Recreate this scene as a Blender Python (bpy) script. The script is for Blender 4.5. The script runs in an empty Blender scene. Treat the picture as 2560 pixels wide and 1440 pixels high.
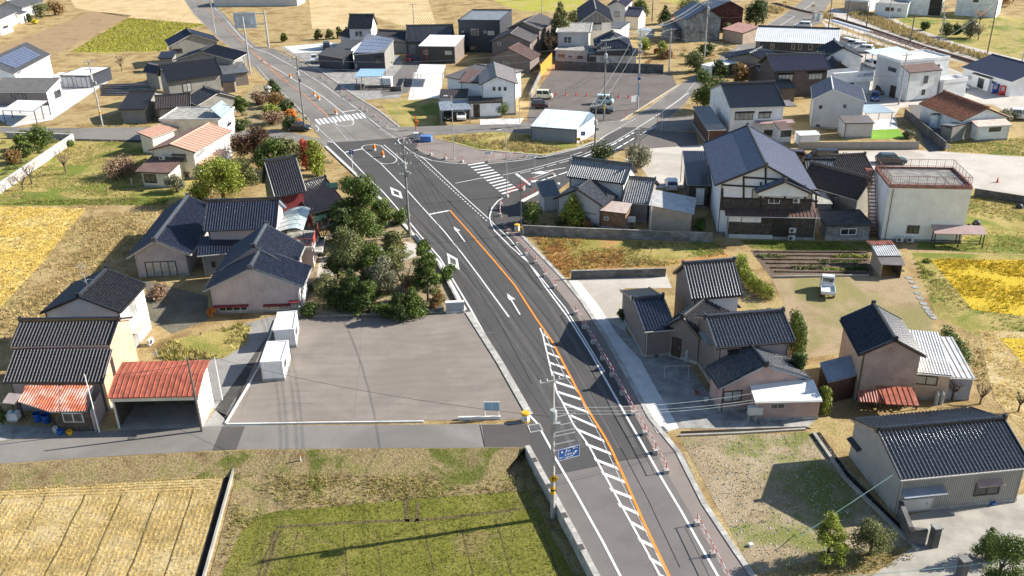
# A Japanese village crossroads seen from the air: everything is built in metres on real ground.
import bpy, math, random
import numpy as np
from mathutils import Vector, Matrix
random.seed(7); RNG = np.random.default_rng(7)
PI = math.pi
import os
DBG = bool(os.environ.get('DBG'))
S = bpy.context.scene
COL = S.collection

# ---------------------------------------------------------------- survey of the photograph
FOC, TH, RO, CH = 2245.717, math.radians(25.5942), math.radians(-1.22134), 43.5
CP = Vector((0, 0, CH))
_c, _s = math.cos(RO), math.sin(RO)
RGT = Vector((_c, _s*math.sin(TH), _s*math.cos(TH)))
UPV = Vector((-_s, _c*math.sin(TH), _c*math.cos(TH)))
FWD = Vector((0, math.cos(TH), -math.sin(TH)))
def ray(px, py): return FWD + RGT*((px-1280)/FOC) - UPV*((py-720)/FOC)
def at(px, py, z=0.0):
	r = ray(px, py); return CP + r*((z-CH)/r.z)
def proj(p):
	d = p-CP; k = d.dot(FWD); return (1280+FOC*d.dot(RGT)/k, 720-FOC*d.dot(UPV)/k)
def mpp(p): return (p-CP).dot(FWD)/FOC          # metres per photo pixel at a point
def hgt(base, px, py):                           # height above ground where the sight line passes over base
	r = ray(px, py); t = base.y/r.y; return CH + r.z*t
def V(x, y, z=0.0): return Vector((x, y, z))

# ---------------------------------------------------------------- materials
MATS = {}
def _n(nt, t, **kw):
	n = nt.nodes.new(t)
	for k, v in kw.items():
		if k in n.inputs: n.inputs[k].default_value = v
		else: setattr(n, k, v)
	return n
def base_mat(name, rough=0.6, metallic=0.0, spec=0.5):
	m = bpy.data.materials.new(name); m.use_nodes = True
	nt = m.node_tree; b = nt.nodes['Principled BSDF']
	b.inputs['Roughness'].default_value = rough; b.inputs['Metallic'].default_value = metallic
	b.inputs['Specular IOR Level'].default_value = spec
	return m, nt, b
def c4(c): return (c[0], c[1], c[2], 1)
def ramp(nt, cols, lo=0.3, hi=0.7):
	r = nt.nodes.new('ShaderNodeValToRGB'); e = r.color_ramp.elements
	n = len(cols)
	while len(e) < n: e.new(0.5)
	for i, c in enumerate(cols):
		e[i].position = lo+(hi-lo)*i/max(1, n-1); e[i].color = c4(c)
	return r
def L(nt, a, b): nt.links.new(a, b)
def mat(name, col, rough=0.6, var=0.12, scale=1.5, bump=0.0, metallic=0.0, spec=0.5, col2=None, stain=0.0, stainc=(0.08,0.06,0.045),
		lines=None, brick=None, fine=0.0):
	"""painted or weathered surface: base colour with noise, optional siding lines / block joints, optional stains"""
	if name in MATS: return MATS[name]
	m, nt, b = base_mat(name, rough, metallic, spec)
	geo = nt.nodes.new('ShaderNodeNewGeometry'); uv = nt.nodes.new('ShaderNodeUVMap')
	no = _n(nt, 'ShaderNodeTexNoise', Scale=scale, Detail=6.0, Roughness=0.6); L(nt, geo.outputs['Position'], no.inputs['Vector'])
	c2 = col2 if col2 else tuple(x*(1-2*var) for x in col)
	c1 = col if col2 else tuple(min(1, x*(1+var)) for x in col)
	r = ramp(nt, [c2, c1], 0.35, 0.65); L(nt, no.outputs['Fac'], r.inputs['Fac'])
	out = r.outputs['Color']; hb = None
	if lines:                       # ('u'|'v', pitch, width, darkness)
		sep = nt.nodes.new('ShaderNodeSeparateXYZ'); L(nt, uv.outputs['UV'], sep.inputs[0])
		d = _n(nt, 'ShaderNodeMath', operation='DIVIDE'); L(nt, sep.outputs[0 if lines[0] == 'u' else 1], d.inputs[0]); d.inputs[1].default_value = lines[1]
		f = _n(nt, 'ShaderNodeMath', operation='FRACT'); L(nt, d.outputs[0], f.inputs[0])
		g = _n(nt, 'ShaderNodeMath', operation='LESS_THAN'); L(nt, f.outputs[0], g.inputs[0]); g.inputs[1].default_value = lines[2]/lines[1]
		g2 = _n(nt, 'ShaderNodeMath', operation='MULTIPLY'); L(nt, g.outputs[0], g2.inputs[0]); g2.inputs[1].default_value = lines[3]
		mx = _n(nt, 'ShaderNodeMix', data_type='RGBA'); L(nt, g2.outputs[0], mx.inputs[0]); L(nt, out, mx.inputs[6])
		mx.inputs[7].default_value = c4(tuple(x*0.25 for x in col)); out = mx.outputs[2]
	if brick:                       # (w, h, mortar, mortar colour)
		bt = _n(nt, 'ShaderNodeTexBrick', Scale=1.0); bt.inputs['Brick Width'].default_value = brick[0]; bt.inputs['Row Height'].default_value = brick[1]
		bt.inputs['Mortar Size'].default_value = brick[2]; bt.inputs['Color1'].default_value = (1, 1, 1, 1); bt.inputs['Color2'].default_value = (.7, .7, .7, 1)
		bt.inputs['Mortar'].default_value = c4(brick[3]); L(nt, uv.outputs['UV'], bt.inputs['Vector'])
		mx = _n(nt, 'ShaderNodeMix', data_type='RGBA', blend_type='MULTIPLY'); mx.inputs[0].default_value = 1; L(nt, out, mx.inputs[6]); L(nt, bt.outputs['Color'], mx.inputs[7]); out = mx.outputs[2]
	if stain > 0:
		n2 = _n(nt, 'ShaderNodeTexNoise', Scale=0.55, Detail=9.0, Roughness=0.72); L(nt, geo.outputs['Position'], n2.inputs['Vector'])
		r2 = ramp(nt, [(0, 0, 0), (1, 1, 1)], 0.62-0.25*stain, 0.80-0.1*stain); L(nt, n2.outputs['Fac'], r2.inputs['Fac'])
		mx = _n(nt, 'ShaderNodeMix', data_type='RGBA'); L(nt, r2.outputs['Color'], mx.inputs[0]); L(nt, out, mx.inputs[6]); mx.inputs[7].default_value = c4(stainc); out = mx.outputs[2]
	if fine > 0:
		n3 = _n(nt, 'ShaderNodeTexNoise', Scale=14.0, Detail=4.0, Roughness=0.7); L(nt, geo.outputs['Position'], n3.inputs['Vector'])
		r3 = ramp(nt, [(1-fine,)*3, (1+fine*.6,)*3], 0.3, 0.7); L(nt, n3.outputs['Fac'], r3.inputs['Fac'])
		mx = _n(nt, 'ShaderNodeMix', data_type='RGBA', blend_type='MULTIPLY'); mx.inputs[0].default_value = 1; L(nt, out, mx.inputs[6]); L(nt, r3.outputs['Color'], mx.inputs[7]); out = mx.outputs[2]
	L(nt, out, b.inputs['Base Color'])
	if bump > 0:
		bn = _n(nt, 'ShaderNodeTexNoise', Scale=9.0, Detail=5.0); L(nt, geo.outputs['Position'], bn.inputs['Vector'])
		bm = _n(nt, 'ShaderNodeBump', Strength=bump, Distance=0.05); L(nt, bn.outputs['Fac'], bm.inputs['Height']); L(nt, bm.outputs[0], b.inputs['Normal'])
	MATS[name] = m; return m
def ground(name, cols, scale=0.25, fine=0.35, bump=0.5, rough=0.95, patch=None, rows=None, finescale=6.0, patchw=0.5):
	"""ground cover: big patches of colour, mid clumps, fine grain; rows = (angle, pitch, strength) for planted rows"""
	if name in MATS: return MATS[name]
	m, nt, b = base_mat(name, rough, 0, 0.15)
	geo = nt.nodes.new('ShaderNodeNewGeometry')
	no = _n(nt, 'ShaderNodeTexNoise', Scale=scale, Detail=9.0, Roughness=0.68); L(nt, geo.outputs['Position'], no.inputs['Vector'])
	r = ramp(nt, cols, 0.33, 0.67); L(nt, no.outputs['Fac'], r.inputs['Fac']); out = r.outputs['Color']
	if patch:
		n2 = _n(nt, 'ShaderNodeTexNoise', Scale=scale*0.45, Detail=4.0, Roughness=0.6, Distortion=0.6); L(nt, geo.outputs['Position'], n2.inputs['Vector'])
		r2 = ramp(nt, [(0, 0, 0), (1, 1, 1)], patchw, patchw+0.1); L(nt, n2.outputs['Fac'], r2.inputs['Fac'])
		mx = _n(nt, 'ShaderNodeMix', data_type='RGBA'); L(nt, r2.outputs['Color'], mx.inputs[0]); L(nt, out, mx.inputs[6]); mx.inputs[7].default_value = c4(patch); out = mx.outputs[2]
	n3 = _n(nt, 'ShaderNodeTexNoise', Scale=finescale, Detail=5.0, Roughness=0.75); L(nt, geo.outputs['Position'], n3.inputs['Vector'])
	r3 = ramp(nt, [(1-fine,)*3, (1+fine,)*3], 0.36, 0.64); L(nt, n3.outputs['Fac'], r3.inputs['Fac'])
	mx = _n(nt, 'ShaderNodeMix', data_type='RGBA', blend_type='MULTIPLY'); mx.inputs[0].default_value = 1; L(nt, out, mx.inputs[6]); L(nt, r3.outputs['Color'], mx.inputs[7]); out = mx.outputs[2]
	hsrc = n3.outputs['Fac']
	if rows:
		mp = nt.nodes.new('ShaderNodeMapping'); mp.inputs['Rotation'].default_value = (0, 0, rows[0]); L(nt, geo.outputs['Position'], mp.inputs['Vector'])
		wv = _n(nt, 'ShaderNodeTexWave', Scale=1.0/rows[1]/3.1416*1.571, Distortion=rows[3] if len(rows) > 3 else 0.6, Detail=2.0); wv.inputs['Detail Scale'].default_value = 0.6; L(nt, mp.outputs[0], wv.inputs['Vector'])
		r4 = ramp(nt, [(1-rows[2],)*3, (1+rows[2]*.5,)*3], 0.15, 0.6); L(nt, wv.outputs['Fac'], r4.inputs['Fac'])
		mx = _n(nt, 'ShaderNodeMix', data_type='RGBA', blend_type='MULTIPLY'); mx.inputs[0].default_value = 1; L(nt, out, mx.inputs[6]); L(nt, r4.outputs['Color'], mx.inputs[7]); out = mx.outputs[2]
	L(nt, out, b.inputs['Base Color'])
	bm = _n(nt, 'ShaderNodeBump', Strength=bump, Distance=0.12); L(nt, hsrc, bm.inputs['Height']); L(nt, bm.outputs[0], b.inputs['Normal'])
	MATS[name] = m; return m
def leafmat(name, cols, rough=0.55, trans=0.25):
	if name in MATS: return MATS[name]
	m, nt, b = base_mat(name, rough, 0, 0.35)
	geo = nt.nodes.new('ShaderNodeNewGeometry')
	r = ramp(nt, cols, 0.05, 0.95); L(nt, geo.outputs['Random Per Island'], r.inputs['Fac'])
	no = _n(nt, 'ShaderNodeTexNoise', Scale=1.1, Detail=3.0); L(nt, geo.outputs['Position'], no.inputs['Vector'])
	r3 = ramp(nt, [(0.6,)*3, (1.4,)*3], 0.35, 0.65); L(nt, no.outputs['Fac'], r3.inputs['Fac'])
	mx = _n(nt, 'ShaderNodeMix', data_type='RGBA', blend_type='MULTIPLY'); mx.inputs[0].default_value = 1; L(nt, r.outputs['Color'], mx.inputs[6]); L(nt, r3.outputs['Color'], mx.inputs[7])
	L(nt, mx.outputs[2], b.inputs['Base Color'])
	tr = nt.nodes.new('ShaderNodeBsdfTranslucent'); L(nt, mx.outputs[2], tr.inputs['Color'])
	ms = nt.nodes.new('ShaderNodeMixShader'); ms.inputs[0].default_value = trans
	L(nt, b.outputs[0], ms.inputs[1]); L(nt, tr.outputs[0], ms.inputs[2]); L(nt, ms.outputs[0], nt.nodes['Material Output'].inputs['Surface'])
	MATS[name] = m; return m

# ---------------------------------------------------------------- mesh builder
class MB:
	def __init__(s): s.v = []; s.f = []; s.m = []; s.mats = []
	def mi(s, m):
		if m not in s.mats: s.mats.append(m)
		return s.mats.index(m)
	def poly(s, pts, m):
		k = len(s.v); s.v += [tuple(p) for p in pts]; s.f.append(tuple(range(k, k+len(pts)))); s.m.append(s.mi(m))
	def raw(s, vs, fs, m):
		k = len(s.v); i = s.mi(m); s.v += [tuple(p) for p in vs]; s.f += [tuple(a+k for a in f) for f in fs]; s.m += [i]*len(fs)
	def obox(s, o, a, b, c, m):       # origin corner + three edge vectors
		p = [o, o+a, o+a+b, o+b, o+c, o+a+c, o+a+b+c, o+b+c]
		fs = [(0,3,2,1),(4,5,6,7),(0,1,5,4),(1,2,6,5),(2,3,7,6),(3,0,4,7)]
		if a.cross(b).dot(c) < 0: fs = [f[::-1] for f in fs]
		s.raw(p, fs, m)
	def box(s, cx, cy, z0, sx, sy, sz, m, rz=0.0):
		a = V(math.cos(rz), math.sin(rz)); b = V(-a.y, a.x)
		s.obox(V(cx, cy, z0)-a*(sx/2)-b*(sy/2), a*sx, b*sy, V(0, 0, sz), m)
	def bar(s, p, q, w, h, m, up=V(0,0,1)):  # rectangular bar p->q
		d = q-p; sd = d.cross(up)
		if sd.length < 1e-6: sd = d.cross(V(1, 0, 0))
		sd.normalize(); uu = sd.cross(d).normalized()
		s.obox(p-sd*(w/2)-uu*(h/2), d, sd*w, uu*h, m)
	def tube(s, p, q, r0, r1, m, n=8, caps=True):
		d = (q-p); dn = d.normalized(); a = dn.orthogonal().normalized(); b = dn.cross(a)
		vs = []
		for c, r in ((p, r0), (q, r1)):
			for i in range(n):
				t = 2*PI*i/n; vs.append(c+a*(math.cos(t)*r)+b*(math.sin(t)*r))
		fs = [(i, (i+1) % n, n+(i+1) % n, n+i) for i in range(n)]
		if caps: fs += [tuple(range(n))[::-1], tuple(range(n, 2*n))]
		s.raw(vs, fs, m)
	def path(s, pts, r, m, n=5):
		for i in range(len(pts)-1): s.tube(pts[i], pts[i+1], r, r, m, n, caps=(i in (0, len(pts)-2)))
	def prism(s, pts, z0, z1, m, mtop=None):   # pts: xy polygon (ccw)
		P = [(p[0], p[1]) for p in pts]
		ar = sum(P[i][0]*P[(i+1) % len(P)][1]-P[(i+1) % len(P)][0]*P[i][1] for i in range(len(P)))
		if ar < 0: P = P[::-1]
		n = len(P)
		s.poly([V(x, y, z1) for x, y in P], mtop or m); s.poly([V(x, y, z0) for x, y in P[::-1]], m)
		for i in range(n):
			a, b = P[i], P[(i+1) % n]; s.poly([V(*a, z0), V(*b, z0), V(*b, z1), V(*a, z1)], m)
	def slab(s, pts, th, m):           # extrude a 3-D planar polygon downwards by th
		n = len(pts); nrm = Vector((0, 0, 0))
		for i in range(n): nrm += Vector(pts[i]).cross(Vector(pts[(i+1) % n]))
		if nrm.z < 0: pts = pts[::-1]
		lo = [p-V(0, 0, th) for p in pts]
		s.poly(pts, m); s.poly(lo[::-1], m)
		for i in range(n):
			j = (i+1) % n; s.poly([lo[i], lo[j], pts[j], pts[i]], m)
	def lathe(s, c, prof, m, n=12):    # prof: [(r, z)]
		vs = []; fs = []
		for r, z in prof:
			for i in range(n): t = 2*PI*i/n; vs.append(c+V(math.cos(t)*r, math.sin(t)*r, z))
		for k in range(len(prof)-1):
			for i in range(n): j = (i+1) % n; fs.append((k*n+i, k*n+j, (k+1)*n+j, (k+1)*n+i))
		fs.append(tuple(range(n))[::-1]); fs.append(tuple(range((len(prof)-1)*n, len(prof)*n)))
		s.raw(vs, fs, m)
	def build(s, name, parent=None, smooth=False, uv=True):
		me = bpy.data.meshes.new(name)
		o = None
		loc = parent_loc(parent) if parent else None
		vs = np.array(s.v, dtype=np.float64) if s.v else np.zeros((0, 3))
		if loc is None:
			lo = vs.min(0); hi = vs.max(0); org = Vector(((lo[0]+hi[0])/2, (lo[1]+hi[1])/2, lo[2]))
		else: org = loc
		vv = vs-np.array(org)
		me.from_pydata(vv.tolist(), [], s.f)
		for m in s.mats: me.materials.append(m)
		me.polygons.foreach_set('material_index', s.m)
		if smooth: me.polygons.foreach_set('use_smooth', [True]*len(s.f))
		me.update()
		if uv and len(s.f) < 400000:
			n = len(me.polygons); nr = np.zeros(n*3, dtype=np.float32); me.polygons.foreach_get('normal', nr); nr = nr.reshape(-1, 3).astype(np.float64)
			t = np.stack([-nr[:, 1], nr[:, 0], np.zeros(n)], 1); ln = np.linalg.norm(t, axis=1)
			flat = ln < 0.05; t[flat] = (1, 0, 0); ln[flat] = 1; t /= ln[:, None]
			b2 = np.cross(nr, t); ll = np.zeros(n, dtype=np.int32); me.polygons.foreach_get('loop_total', ll)
			vi = np.zeros(len(me.loops), dtype=np.int32); me.loops.foreach_get('vertex_index', vi)
			fi = np.repeat(np.arange(n), ll); P = vs[vi]
			u = np.einsum('ij,ij->i', P, t[fi]); w = np.einsum('ij,ij->i', P, b2[fi])
			lay = me.uv_layers.new(name='UVMap'); lay.data.foreach_set('uv', np.stack([u, w], 1).astype(np.float32).ravel())
		o = bpy.data.objects.new(name, me); COL.objects.link(o)
		if parent is not None:
			o.parent = parent; o['_l'] = 0; ABS[o.name] = org; del o['_l']
		else:
			o.location = org; ABS[o.name] = org
		return o
ABS = {}
def parent_loc(p): return ABS[p.name]
def tag(o, label=None, cat=None, group=None, kind=None):
	if label: o['label'] = label
	if cat: o['category'] = cat
	if group: o['group'] = group
	if kind: o['kind'] = kind
	return o
def thing(name, label, cat, loc, group=None):
	o = bpy.data.objects.new(name, None); COL.objects.link(o); o.location = loc; o.empty_display_size = 0.3
	ABS[o.name] = Vector(loc); return tag(o, label, cat, group)
def copy_thing(src, loc, rz=0.0, label=None, group=None):
	r = src.copy(); COL.objects.link(r); r.location = loc; r.rotation_euler = (0, 0, rz); ABS[r.name] = Vector(loc)
	if label: r['label'] = label
	if group: r['group'] = group
	def rec(a, b):
		for ch in [o for o in CH_OF.get(a.name, [])]:
			c = ch.copy(); COL.objects.link(c); c.parent = b; CH_OF.setdefault(b.name, []).append(c); ABS[c.name] = ABS[ch.name]
			rec(ch, c)
	if src.name not in CH_OF: index_children(src)
	rec(src, r); return r
CH_OF = {}
def index_children(src):
	allo = list(COL.objects); 
	def rec(a):
		CH_OF[a.name] = [o for o in allo if o.parent == a]
		for c in CH_OF[a.name]: rec(c)
	rec(src)
def struct(o): o['kind'] = 'structure'; return o
ORD = ['nearest', 'second nearest', 'third nearest', 'fourth nearest', 'fifth nearest', 'sixth nearest', 'seventh nearest', 'eighth nearest', 'ninth nearest', 'tenth nearest',
       'eleventh nearest', 'twelfth nearest', 'thirteenth nearest', 'fourteenth nearest', 'fifteenth nearest', 'sixteenth nearest', 'seventeenth nearest', 'eighteenth nearest']

# ---------------------------------------------------------------- roofs
def surf(mb, poly, m, style, lod):
	"""relief skin on a planar convex roof polygon: tile ribs and courses, standing seams or corrugation"""
	poly = [Vector(p) for p in poly]
	n = Vector((0, 0, 0))
	for i in range(len(poly)): n += (poly[i]-poly[0]).cross(poly[(i+1) % len(poly)]-poly[0])
	n.normalize()
	if n.z < 0: n = -n; poly = poly[::-1]
	if abs(n.z) > 0.9999: du = (poly[1]-poly[0]).normalized()
	else: du = V(-n.y, n.x).normalized()
	dv = n.cross(du)                      # up the slope
	o = poly[0]; P = [((p-o).dot(du), (p-o).dot(dv)) for p in poly]
	us = [p[0] for p in P]; u0, u1 = min(us), max(us)
	def vr(u):
		lo, hi = 1e9, -1e9
		for i in range(len(P)):
			a, b = P[i], P[(i+1) % len(P)]
			if (a[0]-u)*(b[0]-u) <= 1e-9:
				if abs(a[0]-b[0]) < 1e-7: vals = (a[1], b[1])
				else: t = (u-a[0])/(b[0]-a[0]); vals = (a[1]+t*(b[1]-a[1]),)
				for x in vals: lo = min(lo, x); hi = max(hi, x)
		return lo, hi
	if style == 'tile':
		pitch = 0.30; prof = [(0, .0), (.05, .045), (.14, .080), (.24, .093), (.34, .080), (.43, .045), (.48, .0)] if lod < 2 else [(0, .0), (.12, .075), (.24, .093), (.36, .075), (.48, .0)]
		row = 0.30
	elif style == 'flatile': pitch = 0.30; prof = [(0, 0.03), (.06, 0), (.5, .01), (.94, 0.0)]; row = 0.28
	elif style == 'seam': pitch = 0.45; prof = [(0, 0), (.02, .05), (.12, .05), (.14, 0)]; row = 0
	elif style == 'wideseam': pitch = 0.9; prof = [(0, 0), (.03, .07), (.13, .07), (.16, 0)]; row = 0
	elif style == 'corr': pitch = 0.24; prof = [(0, 0), (.25, .05), (.5, .075), (.75, .05)]; row = 0
	else: pitch = 0; row = 0
	if pitch == 0:
		mb.poly([p+n*0.012 for p in poly], m); return
	cu = []; k = math.floor(u0/pitch)
	while k*pitch < u1:
		for a, h in prof:
			u = (k+a)*pitch
			if u0 < u < u1: cu.append((u, h))
		k += 1
	cu = [(u0+1e-4, 0.02)]+cu+[(u1-1e-4, 0.02)]
	cu.sort()
	vmin = min(p[1] for p in P); vmax = max(p[1] for p in P)
	if row and lod < 2:
		vv = []; k = 0
		while vmin+k*row < vmax:
			vv.append((vmin+k*row, 0.016)); vv.append((min(vmax, vmin+k*row+row-0.02), 0.0)); k += 1
		vv.append((vmax, 0.0))
	else: vv = [(vmin, 0.0), (vmax, 0.0)]
	nv = len(vv); vs = []; fs = []
	for u, h in cu:
		lo, hi = vr(u)
		for v, e in vv:
			w = min(max(v, lo), hi); vs.append(o+du*u+dv*w+n*(h+e+0.012))
	for i in range(len(cu)-1):
		for j in range(nv-1):
			a = i*nv+j; fs.append((a, a+nv, a+nv+1, a+1))
	mb.raw(vs, fs, m)

def ridge(mb, p, q, m, w=0.30, h=0.32, endcap=True):
	d = (q-p); dn = d.normalized(); sd = V(-dn.y, dn.x).normalized(); 
	prof = [(-w/2, -0.06), (w/2, -0.06), (w/2*.8, h*.7), (w*.22, h), (-w*.22, h), (-w/2*.8, h*.7)]
	a = [p+sd*x+V(0, 0, z) for x, z in prof]; b = [q+sd*x+V(0, 0, z) for x, z in prof]; n = len(prof)
	fs = [(i, (i+1) % n, n+(i+1) % n, n+i) for i in range(n)]+[tuple(range(n))[::-1], tuple(range(n, 2*n))]
	mb.raw(a+b, fs, m)
	if endcap:
		for e, sg in ((p, -1), (q, 1)):
			c = e+dn*(sg*0.05); mb.obox(c-sd*(w*.62)-V(0, 0, .12)-dn*.09, sd*(w*1.24), dn*.18, V(0, 0, h+.22), m)

class Blk: pass
def blk(T, B, A, C, z, rise, ax='v', oh=0.45, ov=None, kind='gable', rm=None, style='tile', wm=None, z0=0.0, trim=None, cap=None, th=0.14, wall=True,
		peak=0.5, back=None, part=None, lod=None, hipin=None, capw=0.3, caph=0.3):
	"""one block of a house: eave corners surveyed at height z; B->A is the front eave, C a rear corner (or a depth)"""
	b = at(*B, z) if not isinstance(B, Vector) else Vector(B); a = at(*A, z) if not isinstance(A, Vector) else Vector(A)
	u = (a-b); u.z = 0; Lu = u.length; u.normalize(); v = V(-u.y, u.x)
	W = C if isinstance(C, (int, float)) else (at(*C, z)-Vector((b.x, b.y, z))).dot(v)
	if isinstance(rise, tuple):      # surveyed ridge end: sight line meets the plane of the gable / of the ridge
		r_ = ray(*rise); b0 = Vector((b.x, b.y, z))
		if ax == 'v': t_ = (b0-CP).dot(v)/r_.dot(v); p_ = CP+r_*t_; peak = min(.8, max(.2, (p_-b0).dot(u)/Lu)); rise = p_.z-z
		else: b0 = b0+v*(W*peak); t_ = (b0-CP).dot(v)/r_.dot(v); rise = (CP+r_*t_).z-z
		if DBG: print('   rise %.2f peak %.2f' % (rise, peak))
		rise = max(.3, rise)
	if ov is None: ov = oh*0.7
	K = Blk(); K.b, K.u, K.v, K.L, K.W, K.z, K.rise, K.ax, K.T = b, u, v, Lu, W, z, rise, ax, T
	if lod is None: lod = 1 if b.y < 125 else 2
	K.lod = lod
	g = lambda x, y, h: Vector((b.x, b.y, 0))+u*x+v*y+V(0, 0, h)
	K.g = g
	rb = MB(); cb = MB(); wb = MB()
	trim = trim or rm; cap = cap or rm
	slopes = []; ridges = []
	iu, iv = (ov, oh) if ax == 'u' else (oh, ov)
	if kind in ('shed', 'flat'): iu = iv = oh
	K.iu, K.iv = iu, iv
	if kind == 'gable':
		if ax == 'u':
			r = W*peak
			slopes = [[g(0, 0, z), g(Lu, 0, z), g(Lu, r, z+rise), g(0, r, z+rise)], [g(Lu, W, z+rise-(rise if back is None else back)), g(0, W, z+rise-(rise if back is None else back)), g(0, r, z+rise), g(Lu, r, z+rise)]]
			ridges = [(g(0, r, z+rise), g(Lu, r, z+rise))]
			hf = lambda x, y: z+rise*(y/r) if y <= r else z+rise-(rise if back is None else back)*(y-r)/(W-r)
		else:
			r = Lu*peak
			slopes = [[g(0, W, z), g(0, 0, z), g(r, 0, z+rise), g(r, W, z+rise)], [g(Lu, 0, z+rise-(rise if back is None else back)), g(Lu, W, z+rise-(rise if back is None else back)), g(r, W, z+rise), g(r, 0, z+rise)]]
			ridges = [(g(r, 0, z+rise), g(r, W, z+rise))]
			hf = lambda x, y: z+rise*(x/r) if x <= r else z+rise-(rise if back is None else back)*(x-r)/(Lu-r)
		K.r = r
	elif kind == 'hip':
		hi = hipin if hipin is not None else (W if ax == 'u' else Lu)/2
		if ax == 'u':
			p, q = g(hi, W/2, z+rise), g(Lu-hi, W/2, z+rise)
			slopes = [[g(0, 0, z), g(Lu, 0, z), q, p], [g(Lu, W, z), g(0, W, z), p, q], [g(0, W, z), g(0, 0, z), p], [g(Lu, 0, z), g(Lu, W, z), q]]
		else:
			p, q = g(Lu/2, hi, z+rise), g(Lu/2, W-hi, z+rise)
			slopes = [[g(0, W, z), g(0, 0, z), p, q], [g(Lu, 0, z), g(Lu, W, z), q, p], [g(0, 0, z), g(Lu, 0, z), p], [g(Lu, W, z), g(0, W, z), q]]
		ridges = [(p, q)]+[(c, p if (c-p).length < (c-q).length else q) for c in (g(0, 0, z), g(Lu, 0, z), g(0, W, z), g(Lu, W, z))]
		hf = lambda x, y: z+0.02+min(1, min(x, Lu-x, y, W-y)/(min(Lu, W)/2))*rise
	elif kind == 'shed':             # front edge at z, back edge at z+rise (ax 'u'), or left z, right z+rise (ax 'v')
		if ax == 'u':
			slopes = [[g(0, 0, z), g(Lu, 0, z), g(Lu, W, z+rise), g(0, W, z+rise)]]; hf = lambda x, y: z+rise*y/W
		else:
			slopes = [[g(0, W, z), g(0, 0, z), g(Lu, 0, z+rise), g(Lu, W, z+rise)]]; hf = lambda x, y: z+rise*x/Lu
	elif kind == 'flat':
		slopes = []; hf = lambda x, y: z
		rb.obox(g(0, 0, z-0.25), u*Lu, v*W, V(0, 0, .18), trim)
		rb.poly([g(.12, .12, z-.066), g(Lu-.12, .12, z-.066), g(Lu-.12, W-.12, z-.066), g(.12, W-.12, z-.066)], rm)
		t = .13
		for o_, a_, b_ in ((g(0, 0, z-.0699), u*Lu, v*t), (g(0, W-t, z-.0699), u*Lu, v*t), (g(0, t, z-.0699), u*t, v*(W-2*t)), (g(Lu-t, t, z-.0699), u*t, v*(W-2*t))):
			rb.obox(o_, a_, b_, V(0, 0, max(rise, .07)), trim)
	K.hf = hf
	if DBG: print('BLK %-34s L=%.1f W=%.1f z=%.1f rise=%.2f base fl %s fr %s br %s' % ((T.get('label') or T.name)[:34], Lu, W, z, rise, *[tuple(round(q) for q in proj(g(x, y, 0))) for x, y in ((iu, iv), (Lu-iu, iv), (Lu-iu, W-iv))]))
	for sl in slopes:
		rb.slab([p-V(0, 0, .0) for p in sl], th, trim); surf(rb, sl, rm, style, lod)
	K.roof = rb.build('roof', T) if rb.f else None
	if part and K.roof: K.roof['label'] = part
	if ridges and cap:
		for p, q in ridges: ridge(cb, p+V(0, 0, .03), q+V(0, 0, .03), cap, capw, caph, endcap=(style in ('tile', 'flatile') and (p.z == q.z)))
		if style in ('tile', 'flatile') and kind == 'gable':   # verge rolls along the gable edges
			for sl in slopes:
				a1, a2, a3, a4 = sl
				for e0, e1 in ((a1, a4), (a2, a3)):
					cb.tube(e0+V(0, 0, .10), e1+V(0, 0, .10), .085, .085, cap, 6)
		cp = cb.build('ridge_cap', K.roof)
	# walls
	if wall and wm:
		c = [(iu, iv), (Lu-iu, iv), (Lu-iu, W-iv), (iu, W-iv)]
		th2 = th+0.02 if kind != 'flat' else 0.252
		tops = {}
		def top(x, y): return max(z0+.05, hf(x, y)-th2)
		for i in range(4):
			p, q = c[i], c[(i+1) % 4]; pts = [(p, z0), (q, z0), (q, top(*q))]
			if kind == 'gable':
				if ax == 'u' and i in (1, 3): rp = (p[0], K.r); pts.append((rp, top(*rp)))
				if ax == 'v' and i in (0, 2): rp = (K.r, p[1]); pts.append((rp, top(*rp)))
			pts.append((p, top(*p)))
			wb.poly([g(x[0], x[1], h) for x, h in pts], wm if not isinstance(wm, (list, tuple)) else wm[i])
		wb.poly([g(x, y, top(x, y)) for x, y in c], wm if not isinstance(wm, (list, tuple)) else wm[0]) if kind in ('shed', 'flat') else None
		K.wall = wb.build('wall', T)
		fb = MB(); e = .025                                   # concrete footing
		if z0 == 0 and b.y < 170:
			for i in range(4):
				p, q = c[i], c[(i+1) % 4]
				P_, Q_ = g(*p, 0), g(*q, 0); d = (Q_-P_).normalized(); nn = V(d.y, -d.x)
				fb.obox(P_-d*e+nn*.004, d*((Q_-P_).length+e*(2 if i % 2 == 0 else 0)), nn*e, V(0, 0, .32), M_foot)
			fb.build('footing', K.wall)
		if b.y < 175 and kind != 'flat' and z0 == 0:          # eaves gutter and downpipe
			gm = M_gut if (len(T.name)+int(b.x)) % 2 else M_bronze
			es = [(g(0, -.07, z-.07), g(Lu, -.07, z-.07))] if (ax == 'u' or kind == 'shed') else [(g(-.07, 0, z-.07), g(-.07, W, z-.07)), (g(Lu+.07, 0, hf(Lu, 1)-.07), g(Lu+.07, W, hf(Lu, 1)-.07))]
			for p, q in es: fb = MB(); fb.bar(p, q, .11, .09, gm); fb.build('gutter', K.roof)
			for x in (iu+.12, Lu-iu-.12)[:(2 if Lu > 6 else 1)]: fb = MB(); fb.tube(g(x, iv-.06, .05), g(x, iv-.06, max(.5, hf(x, iv)-th2-.02)), .04, .04, gm, 6); fb.build('downpipe', K.wall)
	return K
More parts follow.
